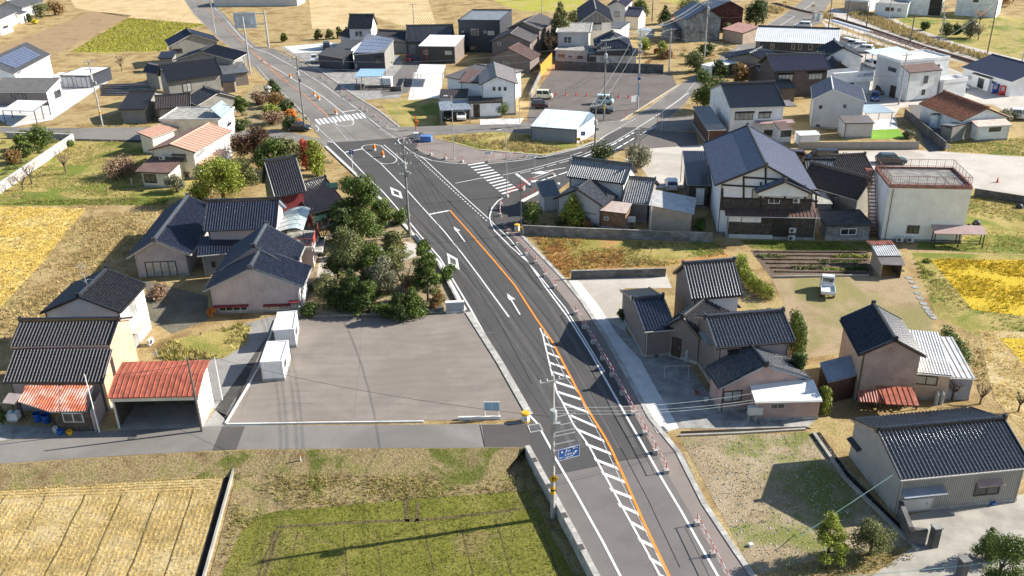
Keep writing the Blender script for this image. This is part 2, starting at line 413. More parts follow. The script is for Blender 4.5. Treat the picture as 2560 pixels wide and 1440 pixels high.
def face(K, side):
	"""origin, along, outward normal of a wall face"""
	if side == 'f': return K.g(K.iu, K.iv, 0), K.u, -K.v, K.L-2*K.iu
	if side == 'b': return K.g(K.iu, K.W-K.iv, 0), K.u, K.v, K.L-2*K.iu
	if side == 'r': return K.g(K.L-K.iu, K.iv, 0), K.v, K.u, K.W-2*K.iv
	return K.g(K.iu, K.iv, 0), K.v, -K.u, K.W-2*K.iv
def onface(K, side, px, py):
	o, a, n, l = face(K, side); r = ray(px, py); t = (o-CP).dot(n)/r.dot(n); p = CP+r*t
	return (p-o).dot(a), p.z
def win(K, side, x0, y0, x1, y1, fm=None, pm=None, kind='window', mull=1, bars=0, proud=0.06):
	a0, za = onface(K, side, x0, y0); a1, zb = onface(K, side, x1, y1)
	if a0 > a1: a0, a1 = a1, a0
	if za < zb: za, zb = zb, za
	if kind == 'door': zb = max(0.1, min(zb, .15))
	return winm(K, side, a0, zb, a1-a0, za-zb, fm, pm, kind, mull, bars, proud)
def winm(K, side, a, zb, w, h, fm=None, pm=None, kind='window', mull=1, bars=0, proud=0.06):
	o, al, n, l = face(K, side); fm = fm or M_alu; pm = pm or M_glass
	a = max(.05, min(a, l-.2)); w = min(w, l-a-.05)
	if w < .15 or h < .15: return None
	p = o+al*a+V(0, 0, zb); fw = min(0.09, w*.12); up = V(0, 0, 1)
	f = MB(); q = MB()
	f.obox(p, al*w, n*proud, up*fw, fm); f.obox(p+up*(h-fw), al*w, n*proud, up*fw, fm)
	f.obox(p+up*fw, al*fw, n*proud, up*(h-2*fw), fm); f.obox(p+al*(w-fw)+up*fw, al*fw, n*proud, up*(h-2*fw), fm)
	for i in range(mull):
		x = w*(i+1)/(mull+1)-fw*.4; f.obox(p+al*x+up*fw, al*(fw*.8), n*(proud*.9), up*(h-2*fw), fm)
	for i in range(bars):
		y = h*(i+1)/(bars+1)-.02; f.obox(p+al*fw+up*y, al*(w-2*fw), n*(proud*.8), up*.04, fm)
	fo = f.build(kind, K.T)
	if kind == 'door' and mull == 0:
		q.obox(p+al*fw+up*fw+n*.004, al*(w-2*fw), n*(proud*.5), up*(h-2*fw), pm); q.obox(p+al*(w*.8)+up*(h*.45)+n*(proud*.5), al*.05, n*.05, up*.2, M_alu); q.build('door_panel', fo)
	else:
		q.obox(p+al*fw+up*fw+n*.004, al*(w-2*fw), n*(proud*.35), up*(h-2*fw), pm); q.build('pane', fo)
	return fo
def awn(K, side, x0, y0, x1, y1, m, depth=0.6, drop=0.18, th=.05, style='flat'):
	a0, za = onface(K, side, x0, y0); a1, zb = onface(K, side, x1, y1); z = max(za, zb); 
	if a0 > a1: a0, a1 = a1, a0
	return awnm(K, side, a0, z, a1-a0, m, depth, drop, th, style)
def awnm(K, side, a, z, w, m, depth=.6, drop=.18, th=.05, style='flat', name='awning'):
	o, al, n, l = face(K, side); p = o+al*a+V(0, 0, z)+n*.004
	mb = MB(); pts = [p, p+al*w, p+al*w+n*depth-V(0, 0, drop), p+n*depth-V(0, 0, drop)]
	mb.slab(pts, th, m)
	if style != 'flat': surf(mb, pts, m, style, 2)
	if depth < 1.2:
		for x in (.06, w-.1): mb.bar(p+al*x+n*.02-V(0, 0, .3), p+al*x+n*(depth*.8)-V(0, 0, drop+th), .04, .04, M_alu)
	return mb.build(name, K.T)

def panel(K, side, x0, y0, x1, y1, m, proud=.02, name='panel', z0=None):
	a0, za = onface(K, side, x0, y0); a1, zb = onface(K, side, x1, y1)
	if a0 > a1: a0, a1 = a1, a0
	if za < zb: za, zb = zb, za
	if z0 is not None: zb = z0
	o, al, n, l = face(K, side); a0 = max(0, a0); a1 = min(l, a1); mb = MB()
	mb.obox(o+al*a0+V(0, 0, zb)+n*.003, al*(a1-a0), n*proud, V(0, 0, za-zb), m); return mb.build(name, K.T)
def beams(K, side, segs, m, w=.16, proud=.06, name='timber_frame'):
	o, al, n, l = face(K, side); mb = MB()
	for i, (x0, y0, x1, y1) in enumerate(segs):
		a0, za = onface(K, side, x0, y0); a1, zb = onface(K, side, x1, y1); p = o+al*a0+V(0, 0, za)+n*(proud/2+.002*i%.01); q = o+al*a1+V(0, 0, zb)+n*(proud/2+.002*i%.01)
		mb.bar(p, q, proud, w, m, up=n) if False else mb.bar(p, q, w, proud, m, up=n)
	return mb.build(name, K.T)
def troof(T, pts, m, style='corr', th=.05, trim=None, name='roof', lod=1, world=None):
	P = world or [at(x, y, z) for x, y, z in pts]; mb = MB()
	n = Vector((0, 0, 0))
	for i in range(1, len(P)-1): n += (P[i]-P[0]).cross(P[i+1]-P[0])
	if n.z < 0: n = -n
	n.normalize(); c = sum(P, Vector())/len(P); P = [Vector((p.x, p.y, c.z-((p-c).x*n.x+(p-c).y*n.y)/n.z)) for p in P]
	if n.z > .9999: pass
	mb.slab(P, th, trim or m); surf(mb, P, m, style, lod); return mb.build(name, T)
def posts(T, pxs, z1, m, r=.06, name='post', square=True):
	for p in pxs:
		c = at(*p) if not isinstance(p, Vector) else p; mb = MB(); zz = z1 if not callable(z1) else z1(c)
		mb.box(c.x, c.y, 0, r*2, r*2, zz, m) if square else mb.tube(V(c.x, c.y, 0), V(c.x, c.y, zz), r, r, m, 8)
		mb.build(name, T)
def carport(label, pts, z0, z1, m, pm, name='carport', style='flat', cat='carport', inset=.25, n=2, under=True, group=None):
	"""pts: four roof corners (front-left, front-right, rear-right, rear-left); front edge at z0, rear at z1"""
	P = [at(*pts[0], z0), at(*pts[1], z0), at(*pts[2], z1), at(*pts[3], z1)]
	c = sum(P, Vector())/4; c.z = 0; T = thing(name, label, cat, c, group)
	troof(T, None, m, style, .07, pm, world=P)
	for k in range(n):
		t = k/(n-1) if n > 1 else .5
		for a, b in ((P[0], P[3]), (P[1], P[2])):
			q = a.lerp(b, .08+.84*t); e = c-V(q.x, q.y); e.normalize(); q = V(q.x, q.y)+e*inset; zz = (a.z+(b.z-a.z)*(.08+.84*t))-.08
			mb = MB(); mb.box(q.x, q.y, 0, .12, .12, zz, pm); mb.build('post', T)
	return T
def base_of(*px): c = at(*px); return V(c.x, c.y, 0)
# ---------------------------------------------------------------- named materials
M_foot = mat('footing_concrete', (.34,.33,.31), .9, .15)
M_alu = mat('aluminium', (.42,.42,.42), .4, .05, metallic=.3)
M_gut = mat('pale_gutter', (.50,.48,.45), .5, .05)
M_bronze = mat('bronze_frame', (.035,.03,.027), .45, .1)
M_white = mat('white_paint', (.78,.78,.77), .5, .04)
M_offw = mat('offwhite_paint', (.62,.61,.57), .6, .08, stain=.25, stainc=(.35,.32,.27))
M_black = mat('black_paint', (.02,.02,.022), .4, .1)
def glassm(name, c, c2):
	m, nt, b = base_mat(name, .08, 0, .9); geo = nt.nodes.new('ShaderNodeNewGeometry')
	no = _n(nt, 'ShaderNodeTexNoise', Scale=.9, Detail=1.0); L(nt, geo.outputs['Position'], no.inputs['Vector']); r = ramp(nt, [c, c2], .4, .6)
	L(nt, no.outputs['Fac'], r.inputs['Fac']); L(nt, r.outputs['Color'], b.inputs['Base Color']); return m
M_glass = glassm('window_glass', (.02,.025,.03), (.06,.07,.08)); M_curt = glassm('curtained_glass', (.30,.30,.28), (.42,.42,.40)); M_shoji = glassm('pale_glass', (.30,.36,.42), (.5,.55,.6))
M_kblack = mat('glazed_black_tile', (.028,.028,.032), .2, .35, 5.0, spec=.9, fine=.25)
M_kblue = mat('glazed_blue_black_tile', (.026,.032,.055), .22, .3, 5.0, spec=.85, fine=.2)
M_kgrey = mat('grey_smoked_tile', (.07,.072,.08), .2, .3, 5.0, spec=1.0, fine=.3)
M_kpale = mat('pale_grey_tile', (.28,.28,.28), .24, .3, 4.0, spec=.9, fine=.35, stain=.4, stainc=(.12,.11,.10))
M_kpurple = mat('purple_grey_tile', (.085,.08,.12), .34, .3, 5.0, spec=.5, fine=.35)
M_kiri = mat('slate_blue_tile', (.20,.22,.29), .26, .3, 6.0, spec=.6, fine=.45, col2=(.11,.11,.16))
M_kmatt = mat('matt_black_tile', (.035,.035,.042), .5, .35, 5.0, spec=.4, fine=.25)
M_kbrown = mat('brown_tile', (.075,.06,.055), .45, .3, 5.0, fine=.3)
M_kred = mat('terracotta_tile', (.42,.17,.09), .6, .35, 4.0, fine=.4)
M_asph = ground('road_asphalt', [(.070,.068,.067),(.082,.079,.077),(.094,.090,.087)], .12, .12, .15, .85, finescale=25)
M_asph2 = ground('old_road_asphalt', [(.18,.168,.155),(.21,.196,.18),(.24,.224,.205)], .15, .12, .15, .9, finescale=20, patch=(.17,.158,.146))
M_asph3 = ground('worn_road_asphalt', [(.14,.128,.12),(.165,.152,.143),(.18,.167,.158)], .2, .12, .15, .9, finescale=20)
M_lot = ground('lot_asphalt', [(.205,.178,.155),(.235,.205,.180),(.26,.228,.20)], .3, .08, .12, .9, finescale=22, patch=(.212,.185,.162), rows=(1.57, 2.1, .03, 8.0))
M_lotd = ground('dark_lot_asphalt', [(.12,.105,.097),(.15,.132,.122),(.17,.15,.14)], .2, .15, .15, .9, finescale=15)
M_foot2 = ground('footpath_asphalt', [(.20,.168,.15),(.235,.20,.18),(.26,.22,.20)], .3, .1, .1, .9, finescale=25)
M_conc = mat('concrete', (.36,.335,.29), .85, .12, .6, fine=.1, stain=.3, stainc=(.25,.24,.21))
M_concw = mat('pale_concrete', (.62,.61,.58), .85, .08, .6, fine=.06, stain=.15, stainc=(.4,.38,.34))
M_concd = mat('damp_concrete', (.33,.32,.30), .85, .2, .8, fine=.2, stain=.4, stainc=(.12,.12,.11))
M_block = mat('concrete_block', (.36,.35,.33), .9, .2, .9, brick=(.4,.2,.012,(.35,.33,.3)), stain=.55, stainc=(.11,.10,.09), fine=.15)
M_blockd = mat('dark_concrete_block', (.17,.165,.16), .9, .2, .9, brick=(.4,.2,.012,(.6,.6,.6)), stain=.6, stainc=(.05,.05,.045), fine=.15)
M_blockw = mat('whitewashed_wall', (.60,.58,.55), .9, .15, .9, brick=(.4,.2,.01,(.6,.6,.6)), stain=.6, stainc=(.22,.2,.18), fine=.15)
M_kerb = mat('kerb_concrete', (.50,.48,.44), .85, .1, .7, fine=.1, stain=.2, stainc=(.28,.26,.22), brick=(.6,.5,.012,(.55,.55,.55)))
M_paint = mat('road_paint_white', (.74,.74,.73), .6, .05, 2.0, fine=.05, stain=.1, stainc=(.3,.3,.3))
M_paintw = mat('worn_road_paint', (.5,.49,.48), .7, .2, 2.5, fine=.2, stain=.5, stainc=(.16,.155,.15))
M_orange = mat('road_paint_orange', (.78,.27,.03), .6, .08, 2.0, fine=.08)
M_orangew = mat('faded_orange_paint', (.55,.24,.10), .7, .2, 2.0, stain=.4, stainc=(.2,.16,.13))
M_lots = ground('lot_stain', [(.17,.15,.135),(.21,.19,.17)], .6, .2, .1, .9)
M_patch = ground('asphalt_patch', [(.085,.078,.075),(.10,.092,.088)], .4, .1, .1, .9, finescale=22)
G_dry = ground('dry_grass', [(.19,.125,.055),(.29,.20,.09),(.40,.30,.145),(.27,.23,.08)], .22, .4, .7)
G_drygreen = ground('patchy_grass', [(.22,.19,.055),(.34,.28,.09),(.42,.32,.14)], .28, .4, .7, patch=(.16,.19,.035))
G_green = ground('green_grass', [(.10,.14,.02),(.15,.19,.03),(.24,.22,.06)], .3, .4, .7, patch=(.22,.19,.07))
G_lime = ground('lime_field', [(.27,.27,.045),(.36,.34,.06),(.30,.31,.04)], .35, .4, .7, patch=(.40,.33,.12), rows=(.5,.6,.2,2.0))
G_gold = ground('golden_rice', [(.52,.38,.10),(.64,.48,.15),(.58,.40,.07)], .3, .35, .8, rows=(-.9,.35,.3,1.2), patch=(.66,.53,.24))
G_gold2 = ground('yellow_rice', [(.44,.31,.03),(.58,.42,.04),(.52,.36,.03)], .5, .45, .8, rows=(-.15,.4,.35,1.2))
G_stub = ground('stubble_soil', [(.29,.21,.085),(.43,.325,.15),(.56,.45,.26)], .35, .35, .9)
G_stubfar = ground('far_stubble', [(.42,.30,.15),(.55,.41,.22),(.60,.47,.28)], .15, .3, .8, rows=(0.03,1.2,.3,1.5))
G_fieldg = ground('winter_grass_field', [(.12,.125,.020),(.165,.165,.03),(.215,.195,.05)], .3, .3, .8, patch=(.22,.18,.07), patchw=.56)
G_weed = ground('weedy_bank', [(.17,.12,.055),(.29,.22,.115),(.22,.20,.065)], .5, .45, .9, patch=(.12,.13,.03), patchw=.55)
G_red = ground('reddish_dry_grass', [(.40,.17,.06),(.42,.26,.10),(.36,.30,.10)], .25, .4, .7, patch=(.25,.23,.06))
G_soil = ground('garden_soil', [(.09,.065,.045),(.15,.11,.08),(.20,.16,.12)], .5, .4, .9)
G_yard = ground('bare_yard', [(.26,.19,.11),(.36,.27,.17),(.30,.24,.13)], .2, .2, .5, patch=(.24,.21,.09))
G_gravel = ground('gravel', [(.25,.19,.115),(.35,.275,.175),(.42,.345,.24)], .25, .45, .8, finescale=9, patch=(.19,.20,.06), patchw=.47)
G_pale = ground('pale_gravel_lot', [(.42,.38,.33),(.50,.46,.41),(.54,.50,.45)], .15, .12, .4, patch=(.40,.36,.31))
G_grey = ground('grey_gravel', [(.26,.25,.24),(.34,.33,.31)], .4, .4, .7, finescale=10)
G_dark = ground('ditch_bed', [(.02,.018,.015),(.04,.035,.03)], .6, .4, .5)
G_turf = ground('artificial_turf', [(.16,.30,.04),(.20,.36,.05)], .5, .2, .3)

# ---------------------------------------------------------------- ground sheets
def wpoly(px, z): return [at(x, y, z) for x, y in px]
def sheet(name, px, z, m, kind='structure', label=None, cat=None, world=None):
	mb = MB(); pts = world if world else wpoly(px, z)
	ar = sum(pts[i].x*pts[(i+1) % len(pts)].y-pts[(i+1) % len(pts)].x*pts[i].y for i in range(len(pts)))
	if ar < 0: pts = pts[::-1]
	mb.poly(pts, m); o = mb.build(name); o['kind'] = kind
	if label: tag(o, label, cat)
	return o
LOW = -0.9
edge = [at(-1200, 1260), at(-300, 1182), at(0, 1161), at(300, 1141), at(600, 1125), at(1312, 1119), at(1425, 1331), at(1481, 1440), at(1640, 1760)]
mb = MB(); mb.poly([V(-1500, -60, LOW-.06), V(1500, -60, LOW-.06), V(1500, 2500, LOW-.06), V(-1500, 2500, LOW-.06)], G_dry); struct(mb.build('ground'))
vg = edge+[V(40, -20), V(600, -20), V(1200, 2000), V(-1200, 2000), V(-600, edge[0].y)]
sheet('village_ground', None, 0, G_dry, world=vg)
mb = MB()                                             # grassy bank down to the fields
for i in range(5):
	a, b = edge[i], edge[i+1]; w = 2.4
	a2, b2 = a+V(0, -w, LOW-.02), b+V(-2.2 if i == 4 else 0, -w-.6 if i == 4 else -w, LOW-.02)
	mb.poly([a2, b2, b, a], G_weed)
tag(mb.build('grass_bank'), kind='structure')
def S_(name, px, lv, m, **k): return sheet(name, px, lv*.004, m, **k)
# fields below the lane
cub = [at(588, 1166, LOW), at(512, 1440, LOW)]; cd = (cub[1]-cub[0]).normalized(); cend = cub[0]+cd*40
stubL = [at(-900, 1215, LOW), at(0, 1182, LOW), at(300, 1168, LOW), cub[0]+V(-.5, -.2), cend+V(-.5, 0), V(-90, cend.y, LOW)]
sheet('rice_field', None, 0, G_stub, world=[p+V(0, 0, -.02) for p in stubL])
wd = [at(592, 1150, LOW), at(1315, 1150, LOW), at(1365, 1300, LOW), at(1333, 1228, LOW), at(1000, 1252, LOW), at(680, 1278, LOW), at(640, 1310, LOW), at(545, 1440, LOW)]
wd = [at(590, 1165, LOW), at(1310, 1150, LOW), at(1420, 1345, LOW), at(1510, 1520, LOW), cend+V(.5, 0), cub[0]+V(.3, 0)]
sheet('weedy_field', None, 0, G_weed, world=[p+V(0, 0, -.02) for p in wd])
gf = [at(690, 1278, LOW), at(1000, 1250, LOW), at(1325, 1226, LOW), at(1375, 1330, LOW), at(1490, 1540, LOW), at(510, 1540, LOW), at(600, 1330, LOW), at(640, 1290, LOW)]
sheet('grass_field', None, 0, G_fieldg, world=[p+V(0, 0, -.012) for p in gf])
# tractor ruts: shallow paired ridges of soil
M_rut = ground('rut_soil', [(.10,.075,.04),(.16,.125,.06)], .9, .5, .9)
rut = MB()
def strip(mb, pts, w, z, m, dz=0):
	n = len(pts); lf = []; rt = []
	for i in range(n):
		d = (pts[min(i+1, n-1)]-pts[max(i-1, 0)]); d.z = 0; d.normalize(); s_ = V(-d.y, d.x)*(w/2)
		lf.append(Vector((pts[i].x, pts[i].y, z))+s_); rt.append(Vector((pts[i].x, pts[i].y, z))-s_)
	for i in range(n-1): mb.poly([rt[i], rt[i+1], lf[i+1], lf[i]], m)
for px, w in (([(1010,1160),(1012,1210),(1015,1270),(1018,1305)],.35),([(1045,1255),(1042,1305)],.3),([(690,1318),(900,1305),(1050,1300),(1200,1285),(1330,1268)],.28),([(700,1323),(660,1440)],.25),([(688,1330),(645,1440)],.2),([(745,1330),(720,1440)],.1),([(860,1325),(868,1440)],.08),([(940,1322),(955,1440)],.08),([(1060,1318),(1088,1440)],.10),([(1150,1310),(1185,1440)],.10),([(1240,1300),(1280,1440)],.10),([(1345,1300),(1400,1440)],.12)):
	pts = [at(x, y, LOW) for x, y in px]
	q = []
	for i in range(len(pts)-1):
		for k in range(8): q.append(pts[i].lerp(pts[i+1], k/8)+V(random.uniform(-.03, .03), random.uniform(-.03, .03)))
	q.append(pts[-1]); strip(rut, q, w, LOW-.002, M_rut)
for o_ in (2.5,5.1,8.0,10.9,14.0,17.2):
	a = cub[0]+V(-o_, -3.2); q = [a+cd*(k*1.1)+V(random.uniform(-.06,.06), 0) for k in range(20)]; strip(rut, q, .12, LOW-.014, M_rut)
tag(rut.build('tyre_tracks'), kind='structure')
# concrete field divider + ditch
mb = MB(); mb.bar(cub[0]+V(0, 0, .12), cend+V(0, 0, .12), .16, .34, M_conc); tag(mb.build('field_kerb'), 'thin concrete kerb dividing the stubble field from the green field', 'kerb')
mb = MB(); strip(mb, [cub[0]+V(-.38, -.4), cend+V(-.38, 0)], .5, LOW-.003, G_dark); tag(mb.build('ditch'), kind='structure')
# retaining wall of the road
rw_o = [at(1312, 1120), at(1425, 1331), at(1481, 1440), at(1600, 1680)]; rw_i = [at(1327, 1120), at(1392+1, 1249), at(1497, 1440), at(1618, 1680)]
mb = MB()
ns = 40
for i in range(ns):
	t0, t1 = i/ns, (i+1)/ns-.0006
	def P_(pts, t):
		L_ = [0]; 
		for k in range(len(pts)-1): L_.append(L_[-1]+(pts[k+1]-pts[k]).length)
		d = t*L_[-1]
		for k in range(len(pts)-1):
			if d <= L_[k+1]+1e-9: return pts[k].lerp(pts[k+1], (d-L_[k])/(L_[k+1]-L_[k]))
	a, b = P_(rw_o, t0), P_(rw_o, t1); d = (b-a).normalized(); nn = V(-d.y, d.x); 
	if nn.x < 0: nn = -nn
	mb.obox(a+V(0, 0, LOW-.2), b-a, nn*.42, V(0, 0, -LOW+.2+.22), M_kerb)
	if i % 6 == 3: mb.obox(a+V(0, 0, .221)+nn*.03, b-a, nn*.33, V(0, 0, .012), M_patch)
tag(mb.build('retaining_wall'), 'pale concrete retaining wall holding the main road above the green field', 'wall')

# fields and lots of the village level (levels are 4 mm apart)
S_('grass_field', [(0,515),(410,512),(470,505),(520,470),(500,350),(187,345),(180,330),(0,480),(-400,560),(-400,530)], 1, G_drygreen)
S_('grass_field', [(0,500),(0,513),(415,512),(425,495),(330,492),(190,497),(120,480),(40,478)], 2, G_green)
S_('rice_field', [(-500,520),(0,517),(214,521),(105,658),(0,768),(-500,1100)], 2, G_gold)
S_('rice_field', [(322,45),(512,62),(440,80),(412,128),(300,132),(178,131)], 1, G_lime)
S_('rice_field', [(770,-30),(1060,-30),(1090,60),(1030,72),(930,40),(860,75),(780,72)], 1, G_stubfar)
S_('rice_field', [(-100,190),(0,120),(230,28),(330,38),(150,130),(125,150),(-100,240)], 1, ground('ploughed_field',[(.24,.16,.09),(.33,.23,.13),(.28,.20,.11)],.2,.35,.7))
S_('grass_field', [(440,-40),(462,0),(540,88),(512,60),(322,44),(190,20),(150,-40)], 1, G_stubfar)
S_('rice_field', [(1200,-30),(1350,-30),(1480,-30),(1450,25),(1400,30),(1300,27),(1240,5)], 1, G_lime)
S_('rice_field', [(1640,-30),(1760,-30),(1740,18),(1650,2)], 1, G_lime)
S_('grass_field', [(1330,590),(1560,600),(1790,606),(1822,640),(1660,668),(1428,676),(1418,700),(1375,655)], 2, G_red)
S_('grass_field', [(1560,600),(1790,606),(1812,628),(1700,648),(1480,650)], 3, G_drygreen)
S_('grass_field', [(1085,340),(1240,330),(1330,335),(1490,350),(1440,370),(1360,388),(1200,372)], 2, G_drygreen)
S_('grass_field', [(2395,470),(2440,480),(2700,500),(2700,640),(2400,630),(2290,620)], 2, G_drygreen)
S_('grass_field', [(2280,632),(2720,640),(2720,980),(2440,840),(2340,790)], 1, G_drygreen)
S_('grass_field', [(2370,352),(2530,345),(2700,330),(2700,400),(2560,392),(2370,380)], 2, G_drygreen)
S_('rice_field', [(2326,648),(2720,652),(2720,800),(2560,790),(2431,774)], 3, G_gold2)
S_('rice_field', [(2446,826),(2720,834),(2720,1110),(2560,1080),(2484,995)], 3, G_stub)
S_('rice_field', [(2500,845),(2720,850),(2720,930),(2560,910)], 4, G_gold2)
S_('vegetable_garden', [(1875,625),(2170,628),(2185,690),(1930,697)], 3, G_soil)
S_('yard', [(1930,697),(2270,690),(2330,800),(2330,830),(2120,880),(1990,900),(1960,760)], 2, G_yard)
S_('grass_field', [(1850,600),(2230,605),(2165,630),(1880,622)], 3, G_green)
S_('gravel_lot', [(1700,1095),(2015,1080),(2050,1090),(2290,1360),(2060,1395),(1888,1440),(1860,1390)], 2, G_gravel)
S_('grass_field', [(1888,1442),(2060,1396),(2290,1362),(2290,1400),(2130,1440),(2000,1600),(1960,1600)], 2, G_weed)
S_('driveway', [(2180,1440),(2290,1362),(2255,1290),(2560,1235),(2800,1190),(2800,1700),(2050,1700)], 3, M_conc)
S_('gravel_strip', [(380,880),(680,790),(700,795),(640,900),(590,960),(500,1075),(570,1062),(560,1045)], 1, G_grey)
S_('garden_bed', [(395,880),(430,850),(600,812),(628,815),(615,860),(560,895),(410,905)], 2, G_drygreen)
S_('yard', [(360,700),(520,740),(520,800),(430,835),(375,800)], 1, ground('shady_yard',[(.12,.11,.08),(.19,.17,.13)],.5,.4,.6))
S_('garden_ground', [(760,690),(790,600),(870,560),(1000,540),(1040,600),(1160,770),(1120,790),(780,785)], 1, ground('garden_earth',[(.20,.15,.09),(.34,.27,.17),(.13,.11,.05)],.5,.4,.6))
S_('garden_path', [(800,640),(900,640),(1000,600),(1040,610),(1040,640),(1000,655),(880,670),(830,690),(790,700)], 2, G_pale)
S_('garden_ground', [(620,320),(800,320),(770,300),(690,215),(640,210),(600,250)], 1, ground('far_garden_earth',[(.22,.17,.10),(.32,.26,.15),(.13,.12,.05)],.4,.4,.6))
S_('garden_ground', [(0,330),(30,320),(185,325),(120,400),(-200,600),(-300,500)], 1, G_drygreen)
S_('paved_yard', [(0,300),(30,318),(130,300),(270,205),(260,190),(150,180),(60,230),(-200,260),(-250,330)], 2, M_concw)
S_('yard', [(360,262),(350,320),(240,320),(258,318),(300,300),(350,250)], 1, ground('yard_earth',[(.3,.22,.12),(.22,.2,.09)],.3,.3,.5))
S_('vegetable_garden', [(250,237),(275,210),(370,205),(375,240)], 2, G_soil)
# side streets
S_('side_street', [(-600,300),(30,318),(185,321),(385,318),(690,325),(830,352),(820,366),(700,352),(600,345),(380,351),(185,347),(70,330),(-600,345)], 4, M_asph2)
S_('side_street', [(1000,318),(1240,308),(1310,305),(1325,300),(1500,300),(1560,300),(1740,288),(1740,326),(1600,334),(1590,352),(1240,329),(1085,338),(1050,345),(1000,342)], 4, M_asph2)
S_('side_street', [(1610,372),(1765,362),(1770,392),(1740,470),(1640,470),(1600,415),(1560,400)], 4, G_pale)
S_('yard', [(2060,378),(2290,375),(2560,392),(2800,400),(2800,520),(2560,500),(2430,470),(2200,480),(2080,440)], 4, G_pale)
S_('side_street', [(1540,340),(1640,325),(1740,332),(1745,362),(1610,372),(1575,372)], 5, M_lotd)
S_('lane', [(-900,1150),(0,1103),(117,1094),(253,1078),(507,1067),(567,1063),(900,1062),(1250,1060),(1322,1046),(1330,1118),(900,1121),(600,1123),(300,1139),(0,1159),(-900,1205)], 4, M_asph2)
S_('side_street', [(1550,312),(1610,277),(1700,212),(1735,188),(1807,139),(1886,87),(1917,62),(1967,32),(2007,0),(2060,-50),(2130,-50),(2070,10),(2053,45),(2053,57),(2010,72),(1893,118),(1815,170),(1760,212),(1735,232),(1700,272),(1642,317),(1600,345)], 5, M_asph2)
S_('paved_yard', [(2053,52),(2120,80),(2300,140),(2400,180),(2560,230),(2700,300),(2700,345),(2560,300),(2480,262),(2380,255),(2250,270),(2230,300),(2150,310),(2100,250),(2160,180),(2100,110)], 4, G_pale)
S_('paved_yard', [(2080,20),(2330,60),(2430,110),(2560,150),(2700,180),(2700,230),(2560,190),(2380,150),(2200,100),(2060,50)], 3, G_pale)
S_('grass_field', [(2230,40),(2400,30),(2700,60),(2700,180),(2560,150),(2400,110),(2260,60)], 4, G_drygreen)
# car parks
S_('parking_lot', [(1382,172),(1657,182),(1680,186),(1692,212),(1550,301),(1505,306),(1318,308),(1325,252)], 5, M_lotd)
S_('parking_lot', [(565,1058),(690,797),(1166,782),(1318,1046),(1250,1050),(790,1052)], 5, M_lot)
S_('paved_yard', [(700,118),(830,105),(930,120),(1000,140),(1020,200),(1000,245),(880,250),(800,175)], 3, M_concd)
S_('paved_yard', [(710,116),(830,106),(832,128),(735,133)], 4, M_concw)
S_('lane', [(1030,135),(1060,140),(1020,232),(960,240),(950,232)], 4, M_asph3)
S_('paved_yard', [(1035,180),(1110,185),(1100,245),(1020,250)], 4, M_concw)
S_('grass_field', [(950,258),(1095,248),(1100,320),(1005,318)], 3, G_drygreen)
S_('paved_yard', [(1200,298),(1310,295),(1300,310),(1200,312)], 6, M_concw)
S_('paved_yard', [(1440,700),(1660,672),(1680,720),(1560,720),(1565,830),(1500,790)], 4, G_pale)
S_('paved_yard', [(1500,790),(1565,830),(1620,880),(1700,880),(1790,1010),(1820,1060),(1670,1065)], 4, M_concd)
S_('concrete_strip', [(1420,700),(1446,700),(1500,768),(1542,835),(1602,900),(1642,975),(1698,1070),(1655,1083),(1633,1047),(1567,927),(1517,840),(1460,753)], 6, M_concw)
S_('paved_yard', [(1790,1010),(2040,1050),(2010,1075),(1670,1070)], 5, M_concd)
S_('artificial_lawn', [(2172,325),(2245,322),(2270,346),(2172,348)], 5, G_turf)
S_('paved_yard', [(2172,300),(2240,296),(2245,322),(2172,325)], 5, M_concw)
S_('ramp', [(2270,262),(2300,262),(2380,370),(2320,380)], 5, M_asph3)
S_('paved_yard', [(300,1000),(500,1000),(505,1068),(300,1076)], 5, M_conc)
S_('paved_yard', [(0,1060),(240,1075),(250,1078),(117,1093),(0,1102),(-200,1110)], 3, M_concd)
# main road
road_l = [(820,366),(887,432),(957,502),(1025,577),(1100,660),(1163,778),(1240,905),(1322,1040),(1327,1120),(1392,1249),(1497,1440),(1618,1680)]
road_r = [(1890,1440),(2010,1680)]
mainroad = [(818,356),(905,352),(1000,344),(1050,330),(1085,345),(1200,374),(1360,388),(1440,370),(1490,351),(1560,318),(1600,318),(1640,322),(1600,352),(1535,385),(1455,430),(1390,480),(1330,510),(1300,575),(1340,622),(1375,657),(1413,697),(1460,753),(1517,840),(1567,927),(1633,1047),(1700,1128),(1767,1259),(1841,1370),(1890,1440),(2010,1680),(1618,1680),(1497,1440),(1392,1249),(1327,1120),(1322,1040),(1240,905),(1163,778),(1100,660),(1025,577),(957,502),(887,432),(818,366)]
S_('main_road', mainroad, 6, M_asph)
S_('main_road', [(1390,1185),(1560,1150),(1708,1133),(1767,1259),(1841,1370),(1890,1440),(2010,1680),(1618,1680),(1497,1440),(1392,1249)], 7, M_asph3)
S_('main_road', [(818,357),(790,332),(775,305),(725,252),(672,203),(640,170),(600,138),(542,90),(487,35),(462,0),(430,-50),(485,-50),(525,0),(562,37),(600,80),(640,115),(680,122),(800,178),(890,242),(950,279),(1000,317),(1060,330),(1000,344),(905,352)], 6, M_asph2)
S_('footpath', [(1085,346),(1200,375),(1360,389),(1290,402),(1166,409),(1120,405),(1062,385),(1040,372),(1050,345)], 7, M_foot2)
foot = [(1307,587),(1340,622),(1375,657),(1413,697),(1460,753),(1517,840),(1567,927),(1633,1047),(1700,1128),(1767,1259),(1841,1370),(1890,1440),(2010,1680)]
footin = [(1252,560),(1285,592),(1335,645),(1387,717),(1420,757),(1470,833),(1518,912),(1565,1000),(1612,1083),(1665,1179),(1742,1311),(1795,1400),(1930,1680)]
S_('footpath', foot+footin[::-1], 8, M_foot2)
